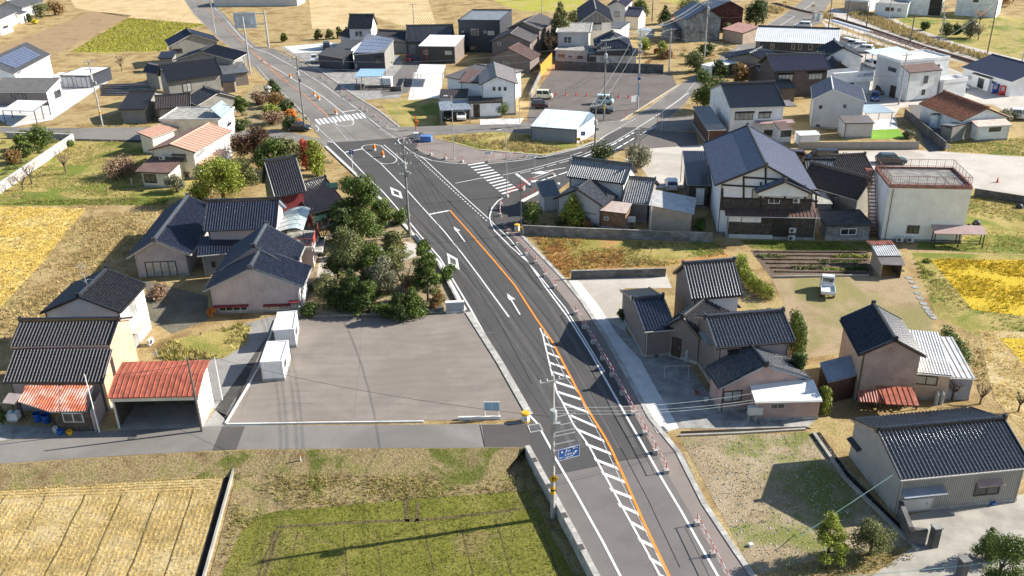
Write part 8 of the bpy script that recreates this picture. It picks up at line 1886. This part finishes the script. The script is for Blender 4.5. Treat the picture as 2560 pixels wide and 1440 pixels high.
for a in (
 ((1361,247),(1390,247.5),'van',ccr,'cream kei van at the left edge of the dark car park, facing right'),((1350,270),(1380,270.5),'kei',cm,'dark maroon kei car just below the cream kei van'),((1512,260),(1540,261),'van',cteal,'pale teal kei van in the middle of the dark car park'),((1505,281),(1530,282),'wagon',cdk,'dark green wagon behind the utility pole in the car park'),
 ((1678,470),(1672,445),'hatch',cw,'white hatchback parked behind the ribbed beige garage'),((2054,402),(2020,402),'minivan',cb,'black van on the pale lot behind the farmhouse'),((2133,414),(2095,414),'van',cw,'white kei van on the pale lot, partly behind shrubs'),((1982,398),(1950,396),'hatch',cm,'dark car mostly hidden behind the farmhouse roof'),((2226,408),(2260,409),'wagon',cdk,'dark car behind the purple-brown roof'),
 ((1121,296),(1121,320),'wagon',cb,'black car in the left bay of the corrugated carport'),((1154,297),(1154,320),'hatch',cw,'white car in the right bay of the corrugated carport'),((817,122),(816,100),'minivan',cb,'black van on the white forecourt beside the low garage'),((812,156),(806,135),'wagon',cw,'white wagon beside the kei truck on the forecourt'),((1024,151),(1022,135),'wagon',cred,'dark red car at the end of the narrow alley'),
 ((2112,112),(2095,108),'suv',cw,'white car nearest the long white-roofed building, in the row behind it'),((2128,117),(2108,115),'suv',cw,'second white car in the row behind the long building'),((2142,122),(2122,121),'suv',cw,'third white car in the row behind the long building'),((2158,130),(2135,128),'suv',cw,'last white car of the row, next to the pale blue carport'),
 ((2182,168),(2205,175),'wagon',cw,'white car in the shade of the big pale blue carport'),((2233,41),(2255,42),'hatch',cw,'white hatchback by the white shop beyond the railway'),((2006,70),(1985,69),'suv',cw,'white car behind the ridge of the long charcoal building'),((2186,250),(2187,268),'kei',cblue,'blue and white car in the shade beside the clinic'),((2197,232),(2200,248),'wagon',cdk,'dark car behind the blue one beside the clinic'),
 ((2392,224),(2415,224),'hatch',cw,'white car half hidden behind the white modern house'),((2558,298),(2590,300),'minivan',cw,'white van cut by the right edge of the photo'),((748,326),(775,327),'wagon',cb,'black car under the garden trees beside the utility pole')):
	car(*a)
def keitruck(base, front, label):
	c = at(*base); f_ = at(*front); d = (f_-c); d.z = 0; d.normalize(); s_ = V(-d.y, d.x); Lc, W = 3.4, 1.48; g = lambda x, y, z: c+d*(Lc/2-x)+s_*y+V(0,0,z); hw = W/2
	T = thing('kei_truck', label, 'small truck', c); mb = MB()
	prof = [(0,.35),(0,.85),(.12,1.05),(.42,1.72),(.55,1.78),(1.15,1.78),(1.22,1.70),(1.28,.35)]
	for sg in (-1,1): P0 = [g(x, sg*hw*(.97 if z < 1.1 else .86), z) for x, z in prof]; mb.poly(P0 if sg < 0 else P0[::-1], cw)
	for i in range(len(prof)):
		a, b_ = prof[i], prof[(i+1) % len(prof)]; k0 = .97 if a[1] < 1.1 else .86; k1 = .97 if b_[1] < 1.1 else .86
		mb.poly([g(a[0],-hw*k0,a[1]), g(a[0],hw*k0,a[1]), g(b_[0],hw*k1,b_[1]), g(b_[0],-hw*k1,b_[1])], cw)
	mb.build('cab', T); mb = MB(); mb.obox(g(.2,-.62,1.12)+d*.03, s_*1.24, V(0,0,.5)-d*.2, d*.01, M_cglass)
	mb.obox(g(1.27,-.55,1.15)-d*.0, s_*1.1, V(0,0,.45)+d*.04, d*-.012, M_cglass)
	for sg in (-1,1): mb.poly([g(.35,sg*(hw*.965),1.08), g(1.1,sg*(hw*.965),1.08), g(1.1,sg*(hw*.885),1.62), g(.55,sg*(hw*.885),1.62)], M_cglass)
	mb.build('window_glass', T)
	bed = mat('truck_bed_paint', (.60,.66,.70), .5, .1, stain=.2, stainc=(.35,.35,.35)); mb = MB(); mb.obox(g(1.36,-hw,.6), -d*(Lc-1.36), s_*W, V(0,0,.08), bed)
	for y in (-hw, hw-.04): mb.obox(g(1.36,y,.68), -d*(Lc-1.36), s_*.04, V(0,0,.28), cw)
	for x in (1.36, Lc-.04): mb.obox(g(x,-hw+.04,.68), -d*.04, s_*(W-.08), V(0,0,.28), cw)
	mb.obox(g(1.40,-hw+.1,.96), -d*.03, s_*(W-.2), V(0,0,.5), M_galv) if False else None
	for y in (-.45,0,.42): mb.bar(g(1.38,y,.95), g(1.38,y,1.5), .03, .03, M_galv)
	mb.build('cargo_bed', T)
	for x in (.5, Lc-.75):
		for sg in (-1,1): w = MB(); q = g(x, sg*(hw-.16), .27); w.tube(q, q+s_*(sg*.15), .27, .27, M_tyre, 16); wo = w.build('wheel', T); w = MB(); w.tube(q+s_*(sg*.15), q+s_*(sg*.16), .15, .15, M_rim, 10); w.build('rim', wo)
	for sg in (-1,1): w = MB(); w.obox(g(Lc, sg*(hw-.2)-.1, .45), s_*.2, d*-.03, V(0,0,.1), M_tl); w.build('tail_light', T)
	w = MB(); w.obox(g(Lc, -.17, .42), s_*.34, d*-.03, V(0,0,.16), M_plate); w.build('number_plate', T)
keitruck((2067,733),(2064,700),'white kei truck with an empty bed standing in the bare yard'); keitruck((786,156),(784,136),'white kei truck on the shaded forecourt beside the white wagon')

# ================================================================ small things
def ac(p, n, label, z=None, leg=.12):
	T = thing('air_conditioner', label, 'air conditioner', p, 'outdoor air conditioner units'); a = V(-n.y, n.x); mb = MB(); mb.obox(p-a*.4+V(0,0,leg), a*.8, n*.3, V(0,0,.6), M_offw); mb.build('casing', T)
	mb = MB(); mb.tube(p-a*.12+n*.3+V(0,0,leg+.3), p-a*.12+n*.32+V(0,0,leg+.3), .23, .23, M_grate, 16); mb.build('fan', T); mb = MB()
	for s_ in (-.3,.25): mb.obox(p+a*s_, a*.05, n*.28, V(0,0,leg), M_galv)
	mb.build('leg', T)
o_, al, n_, l_ = face(KH, 'f'); u_, z_ = onface(KH, 'f', 1990,502); ac(o_+al*u_+n_*.06+V(0,0,z_-.3), n_, 'white air conditioner on the upper dark boards of the farmhouse')
o_, al, n_, l_ = face(Kp, 'f'); u_, z_ = onface(Kp, 'f', 1980,570); ac(o_+al*u_+n_*.3+V(0,0,1.0), n_, 'upper of two stacked air conditioners at the farmhouse back wall'); ac(o_+al*u_+n_*.3, n_, 'lower of two stacked air conditioners at the farmhouse back wall')
o_, al, n_, l_ = face(KF, 'f')
for px_, lb in ((2247,'left air conditioner at the foot of the white flat-roofed building'),(2273,'right air conditioner at the foot of the white flat-roofed building')): u_, z_ = onface(KF, 'f', px_, 595); ac(o_+al*u_+n_*.3, n_, lb)
q = at(374,862); ac(q, V(1,-.2).normalized(), 'air conditioner beside the white two-storey house at the left'); q = at(408,405,2.9); ac(V(q.x,q.y,3.2), V(0,-1), 'air conditioner on the brown lower roof of the cream house'); q = at(1400,471,3.3); ac(q, V(-1,0), 'air conditioner on the side wall of the white upper storey, above low tiled roofs')
# vending machines
for px_, m, lb in (((2504,238),M_red,'red vending machine in front of the navy-roofed house'),((2486,233),M_blue,'blue and white vending machine left of the red one')):
	c = at(*px_); T = thing('vending_machine', lb, 'vending machine', c); mb = MB(); mb.box(c.x, c.y, 0, 1.0, .75, 1.85, m, -.25); mb.build('cabinet', T); mb = MB(); a = V(math.cos(-.25), math.sin(-.25)); n_ = V(a.y,-a.x); mb.obox(c-a*.42+n_*.378+V(0,0,.9), a*.62, n_*.01, V(0,0,.8), M_curt); mb.obox(c-a*.42+n_*.378+V(0,0,.2), a*.84, n_*.01, V(0,0,.2), M_black); mb.build('display', T)
# buckets and crates by the workshop
for i, (x, y, m, r_, h_, lb) in enumerate(((140,1080,M_offw,.22,.5,'pale blue bucket at the corner of the boarded workshop'),(152,1086,M_blue,.25,.5,'dark blue bucket beside the pale one at the workshop'),(175,1085,M_yel,.25,.35,'yellow-green tub right of the buckets at the workshop'),(96,1052,M_blue,.35,.8,'left blue barrel under the striped lean-to roof'),(118,1055,M_blue,.4,.8,'right blue barrel under the striped lean-to roof'))):
	c = at(x, y); mb = MB(); mb.lathe(c, [(r_*.8,0),(r_,h_),(r_*.9,h_),(r_*.75,h_*.3)], m, 14); tag(mb.build('bucket'), lb, 'bucket')
c = at(38,1052); T = thing('water_tank', 'white plastic water tank standing under the left end of the lean-to', 'tank', c); mb = MB(); mb.box(c.x, c.y, .25, .9, .7, .65, M_white); mb.lathe(c+V(0,0,.9), [(.12,0),(.12,.08)], mat('green_cap',(.1,.4,.2),.5), 10); mb.build('tank_body', T); mb = MB(); mb.box(c.x, c.y, 0, .8, .6, .25, M_wood if 0 else M_concd); mb.build('stand', T)
for (x, y, lb, s_) in ((1885,1052,'white oil tank on legs beside the pink wall',1.0),(1577,567,'pale oil tank on legs behind the block wall beside the beige garage',.9)):
	c = at(x, y); T = thing('oil_tank', lb, 'tank', c); mb = MB(); mb.box(c.x, c.y, .7, 1.2*s_, .45, .75*s_, M_offw); mb.build('tank_body', T); mb = MB()
	for dx in (-.5,.5):
		for dy in (-.15,.15): mb.bar(c+V(dx*s_,dy,0), c+V(dx*s_,dy,.7), .05, .05, M_galv)
	mb.build('leg', T)
def lantern(px_, s_, lb):
	c = at(*px_); T = thing('stone_lantern', lb, 'stone lantern', c); m = mat('lantern_stone', (.36,.35,.32), .9, .2, 2, fine=.2); mb = MB()
	for a in range(3): q = V(math.cos(a*2.1+.5), math.sin(a*2.1+.5)); mb.bar(c+q*(.32*s_), c+q*(.15*s_)+V(0,0,.5*s_), .12*s_, .12*s_, m)
	mb.build('leg', T); mb = MB(); mb.lathe(c+V(0,0,.5*s_), [(.28*s_,0),(.3*s_,.1*s_),(.18*s_,.14*s_),(.2*s_,.42*s_)], m, 6); mb.build('fire_box', T); mb = MB(); mb.lathe(c+V(0,0,.93*s_), [(.5*s_,0),(.46*s_,.08*s_),(.15*s_,.25*s_),(.06*s_,.4*s_)], m, 6); mb.build('cap', T)
lantern((1570,803), 1.1, 'weathered stone lantern against the dark grey wall of the tiled cluster'); lantern((672,240), 1.8, 'tall pale stone lantern in the roadside garden')
c = at(330,462); T = thing('garden_post', 'small white garden light post beside the cream house', 'post', c); mb = MB(); mb.tube(c, c+V(0,0,.9), .07, .06, M_white, 8); mb.lathe(c+V(0,0,.9), [(.12,0),(.1,.15)], M_offw, 8); mb.build('post', T)
c = at(1608,825); mb = MB(); mb.lathe(c, [(.2,0),(.28,.15),(.26,.3),(.2,.3),(.2,.15)], M_offw, 14); tag(mb.build('plant_pot'), 'round white pot by the wall of the tiled cluster', 'pot')
for x, y, s_, lb in ((2441,562,.55,'larger black boulder in the grass right of the white flat-roofed building'),(2423,568,.38,'smaller black boulder next to the larger one'),(2548,520,.5,'black boulder at the right edge near the block wall')):
	c = at(x, y); rg = random.Random(int(x)); mb = MB(); mb.lathe(c, [(s_*.8,-.05),(s_,s_*.4),(s_*.75,s_*.9),(s_*.3,s_*1.15)], mat('black_rock', (.03,.03,.03), .5, .3, 3), 9); tag(mb.build('boulder'), lb, 'boulder')
# aerial on the left house
T = thing('aerial', 'tall television aerial on the ridge of the white house at the left', 'aerial', at(222,722,6.4)); c = at(222,722,6.4); tp = c+V(-.3,0,2.6); mb = MB(); mb.tube(c, tp, .03, .02, M_galv, 5)
for k, z in enumerate((.35,.6,.85,1.0)): q = c.lerp(tp, z); mb.bar(q-V(.6,0,0), q+V(.6,.2,0), .02, .02, M_galv); mb.bar(q-V(0,.4,0), q+V(.1,.4,0), .02, .02, M_galv)
mb.build('mast', T)
# understory of the big garden
def cover(px, n, col, label, r=(.35,.8), leaf=.17, seed=3):
	P = [(p.x, p.y) for p in wpoly(px, 0)]; rg = np.random.default_rng(seed); xs = [p[0] for p in P]; ys = [p[1] for p in P]
	q = np.stack([rg.uniform(min(xs), max(xs), n*3), rg.uniform(min(ys), max(ys), n*3)], 1); q = q[inpoly(q, P)][:n]; R = rg.uniform(r[0], r[1], len(q))
	bulk('ground_cover', leaves(np.concatenate([q, (R*.35)[:, None]], 1), R, len(q)*150, leaf, .6, seed), 0, LM(col), k=4, label=label, cat='ground cover', kind='stuff')
cover([(790,620),(870,560),(960,500),(1010,560),(1040,600),(1150,768),(1110,778),(780,782),(760,700)], 60, 'mid', 'low green planting filling the big garden', seed=4)
cover([(780,700),(900,690),(1060,700),(1140,770),(780,782)], 30, 'dark', 'dark low shrubs along the lower edge of the big garden', seed=5)
cover([(850,560),(960,490),(1000,540),(900,600)], 22, 'lime', 'yellow-green low plants at the upper end of the big garden', seed=6)
cover([(600,250),(690,215),(770,300),(740,330),(610,330)], 40, 'olive', 'mixed low shrubs of the roadside garden', seed=7)
cover([(640,360),(800,350),(850,420),(700,400),(560,440),(600,360)], 26, 'olive', 'undergrowth between the trees behind the red house', seed=8)
cover([(1315,575),(1310,560),(1600,572),(1610,585)], 26, 'dark', 'dark low plants along the inside of the long block wall', (.25,.45), .13, 9)
cover([(1600,110),(1650,105),(1670,165),(1600,160)], 16, 'rust', 'brownish shrubs of the alley garden', seed=10)
cover([(1700,130),(1800,110),(1850,95),(1860,100),(1760,190),(1710,180)], 34, 'olive', 'overgrown garden beside the north-east road', seed=11)
cover([(20,325),(180,330),(100,390),(0,450),(-20,400)], 26, 'olive', 'garden plants inside the whitewashed wall', seed=12)
cover([(2290,640),(2320,650),(2345,700),(2300,700)], 8, 'lime', 'fresh green weeds beside the patched tin shed', (.3,.5), .15, 13)
# yard clutter
for i, (x, y, lb) in enumerate(((1742,985,'terracotta pot in the shaded yard of the tiled cluster, nearest the road'),(1765,1003,'second pot against the wall of the tiled cluster'),(1905,1060,'small pot under the white-roofed annexe'),(1640,893,'plant pot by the brown door of the tiled cluster'),(2310,1268,'red planter at the foot of the corrugated barn'),(2480,1262,'blue tub by the corrugated barn wall'))):
	c = at(x, y); mb = MB(); mb.lathe(c, [(.14,0),(.22,.3),(.2,.3),(.1,.15)], (R_rust, M_offw, M_concd, R_brown, M_red, M_blue)[i], 12); tag(mb.build('plant_pot'), lb, 'pot')
for x, y, lb in ((1722,903,'pair of grey gas cylinders at the corner of the upper tiled block'),(2345,1010,'pair of grey gas cylinders by the bluish shed'),(756,790,'pair of grey gas cylinders beside the pink gable house'),(2040,345,'pair of grey gas cylinders beside the new grey house')):
	c = at(x, y); T = thing('gas_cylinders', lb, 'gas cylinder', c)
	for dx in (-.22,.22): mb = MB(); mb.lathe(c+V(dx,0,0), [(.18,0),(.18,1.0),(.12,1.12),(.05,1.25)], M_trans, 12); mb.build('cylinder', T)
for x, y, lb in ((1690,950,'rail of drying poles in the shaded yard of the tiled cluster'),(2350,1250,'drying pole rack before the corrugated barn')):
	c = at(x, y); T = thing('drying_rack', lb, 'drying rack', c)
	for dx in (-1.1,1.1): mb = MB(); mb.tube(c+V(dx,0,0), c+V(dx,0,1.5), .03, .03, M_galv, 6); mb.build('post', T)
	mb = MB(); mb.tube(c+V(-1.4,0,1.5), c+V(1.4,0,1.5), .02, .02, M_galv, 5); mb.build('pole', T)
# mound of dry grass
c = at(985,612); o = bulk('grass_mound', leaves(np.array([[c.x-.7,c.y,.1],[c.x,c.y,.25],[c.x+.8,c.y,.15]]), np.array([.7,.8,.7]), 900, .25, .5, 5), 0, LM('dry'), k=4, label='low mound of dry ornamental grass in the big garden', cat='grass', kind='stuff')
# railway
def railline(pts):
	P = [at(*p) for p in pts]; mb = MB(); bal = ground('ballast', [(.10,.065,.05),(.17,.12,.095),(.22,.17,.14)], .6, .4, .8, finescale=9)
	strip(mb, P, 3.4, .026, bal)
	for i in range(len(P)-1):
		a, b_ = P[i], P[i+1]; d = (b_-a).normalized(); n_ = V(-d.y, d.x)
		for o_ in (-.53,.53): mb.bar(a+n_*o_+V(0,0,.16), b_+n_*o_+V(0,0,.16), .07, .14, mat('rusty_rail', (.12,.06,.04), .5, .2, metallic=.3))
		k = 0
		while k < (b_-a).length: q = a+d*k; mb.bar(q-n_*1.0+V(0,0,.07), q+n_*1.0+V(0,0,.07), .2, .1, W_woodd); k += .7
	o = mb.build('railway_track'); o['kind'] = 'structure'
railline([(1935,8),(1990,24),(2080,44),(2170,72),(2300,116),(2420,152),(2560,200),(2750,262)])
T = thing('bicycle_shelter', 'long narrow shelter with a curved white roof beside the railway', 'shelter', base_of(2120,75)); a, b_ = at(2075,52,2.3), at(2168,80,2.3); d = (b_-a).normalized(); n_ = V(-d.y, d.x); mb = MB()
for i in range(5): t0, t1 = i/5, (i+1)/5; z0_, z1_ = .35*math.sin(t0*PI), .35*math.sin(t1*PI); mb.slab([a+n_*(t0*1.8)+V(0,0,z0_), b_+n_*(t0*1.8)+V(0,0,z0_), b_+n_*(t1*1.8)+V(0,0,z1_), a+n_*(t1*1.8)+V(0,0,z1_)], .05, R_white)
mb.build('roof', T); mb = MB()
for k in range(8): q = a.lerp(b_, k/7)+n_*.9; mb.bar(V(q.x,q.y,0), V(q.x,q.y,2.4), .1, .1, M_galv)
mb.build('post', T)
T = thing('guard_fence', 'faded red and white rail fence continuing beside the railway', 'fence', base_of(2200,92)); a, b_ = at(2170,84), at(2335,140); mb = MB()
for z in (.5,1.0): mb.bar(a+V(0,0,z), b_+V(0,0,z), .1, .28, mat('faded_red_white', (.42,.30,.28), .6, .3, .6, stain=.6, stainc=(.32,.08,.07)))
mb.build('rail', T); mb = MB()
for k in range(16): q = a.lerp(b_, k/15); mb.bar(q, q+V(0,0,1.15), .12, .12, M_concw)
mb.build('post', T)
for x, y, lb in ((2037,48,'left grey relay box at the level crossing'),(2049,52,'right grey relay box at the level crossing')): c = at(x, y); mb = MB(); mb.box(c.x, c.y, 0, 1.1, 1.1, 2.0, M_offw, .3); mb.box(c.x, c.y, 2.0, 1.2, 1.2, .08, M_trans, .3); tag(mb.build('relay_box'), lb, 'relay box')
for x, y, lb in ((1959,27,'left level crossing signal with yellow and black stripes'),(2030,36,'near level crossing signal beside the relay boxes')):
	c = at(x, y); T = thing('crossing_signal', lb, 'crossing signal', c); mb = MB(); mb.tube(c, c+V(0,0,2.8), .09, .09, M_yel, 8); mb.build('post', T); mb = MB(); mb.bar(c+V(-.6,-.1,2.3), c+V(.6,-.1,2.8), .18, .04, M_yel, V(0,1,0)); mb.bar(c+V(-.6,-.14,2.8), c+V(.6,-.14,2.3), .18, .04, M_black, V(0,1,0)); mb.build('crossbuck', T)
# dry grass along the railway and elsewhere
for nm, px_, lb in (('a', [(2110,92),(2180,110),(2260,140),(2255,148),(2160,122),(2090,100)], 'tall dry reeds beside the shelter and railway fence'),('b', [(2150,25),(2240,60),(2330,100),(2430,128),(2560,165),(2560,178),(2430,142),(2320,112),(2200,70),(2120,38)], 'strip of dry grass on the far side of the railway'),('c', [(1918,15),(1960,22),(1950,35),(1915,30)], 'dry reeds at the left of the level crossing'),('d', [(2045,32),(2080,38),(2080,50),(2040,42)], 'dry weeds around the relay boxes')):
	scatter('grass', wpoly(px_, 0), .02, 12, .8, .3, F_dry, lb, per=3)
# buildings beyond the railway
T = H('white flat-roofed shop beyond the railway, beside the white hatchback', (2210,40), 'shop', 'shop'); K = blk(T, at(2188,8,3.6), at(2272,12,3.6), 9, 3.6, .3, 'u', .1, kind='flat', rm=R_conc, wm=[W_white]*4, trim=M_white); win(K, 'f', 2214,18, 2234,28, M_bronze, M_glass, mull=2); win(K, 'f', 2244,21, 2252,29, M_bronze, M_shoji, mull=0)
T = H('grey and white shop with a low white wall at the top edge beyond the railway', (2140,20), 'shop', 'shop'); K = blk(T, at(2112,0,3.2), at(2172,4,3.2), 8, 3.2, .3, 'u', .1, kind='flat', rm=R_conc, wm=[W_beige, W_white, W_white, W_white], trim=M_white)
T = H('pale blue-grey house with a brown carport bay at the top edge beyond the railway', (2310,20)); K = blk(T, at(2268,-8,5.0), at(2360,-4,5.0), 9, 5.0, 1.5, 'u', .3, rm=R_bluegrey, style='flat', wm=[W_white2]*4, trim=M_white); panel(K, 'f', 2326,-2, 2360,17, W_woodd, .03, 'opening', .1)
T = H('pale blue two-storey house at the top edge, right of the brown carport bay', (2440,20)); K = blk(T, at(2392,-12,5.6), at(2500,-6,5.6), 9, 5.6, 1.5, 'u', .3, rm=R_bluegrey, style='flat', wm=[W_white2]*4, trim=M_white); win(K, 'f', 2434,-4, 2446,6, M_bronze, M_glass, mull=1)
T = H('long grey industrial shed at the top edge beside the old road', (640,5), 'warehouse', 'warehouse'); K = blk(T, at(530,-6,3.0), at(742,-8,3.0), 10, 3.0, 1.0, 'u', .3, rm=R_bluegrey, style='flat', wm=[W_lgrey]*4, trim=M_alu)
# ---------------------------------------------------------------- camera, sun and sky
cam = bpy.data.cameras.new('camera'); co = bpy.data.objects.new('camera', cam); COL.objects.link(co)
cam.sensor_width = 36; cam.lens = FOC/2560*36; cam.clip_end = 5000; cam.clip_start = .5
M = Matrix((RGT, UPV, -FWD)).transposed().to_4x4(); M.translation = CP; co.matrix_world = M
S.camera = co
EL = math.radians(30); AZ = math.radians(11)          # towards the sun, angle from +X to +Y
sd = V(math.cos(EL)*math.cos(AZ), math.cos(EL)*math.sin(AZ), math.sin(EL))
sun = bpy.data.lights.new('sun', 'SUN'); sun.energy = 5.0; sun.angle = math.radians(.53); sun.color = (1, .94, .84)
so = bpy.data.objects.new('sun', sun); COL.objects.link(so); so.rotation_euler = (-sd).to_track_quat('-Z', 'Y').to_euler(); so.location = (0, 0, 80)
w = bpy.data.worlds.new('World'); S.world = w; w.use_nodes = True; nt = w.node_tree; bg = nt.nodes['Background']
sk = nt.nodes.new('ShaderNodeTexSky'); sk.sky_type = 'NISHITA'; sk.sun_disc = False; sk.sun_elevation = EL; sk.sun_rotation = math.pi/2-AZ
sk.air_density = 1.0; sk.dust_density = .6; sk.ozone_density = 1.5
nt.links.new(sk.outputs[0], bg.inputs['Color']); bg.inputs['Strength'].default_value = .085
S.view_settings.view_transform = 'Standard'; S.view_settings.look = 'None'; S.view_settings.exposure = 1.0; S.view_settings.gamma = 1
S.cycles.max_bounces = 6; S.cycles.diffuse_bounces = 3; S.cycles.glossy_bounces = 3; S.cycles.transmission_bounces = 3
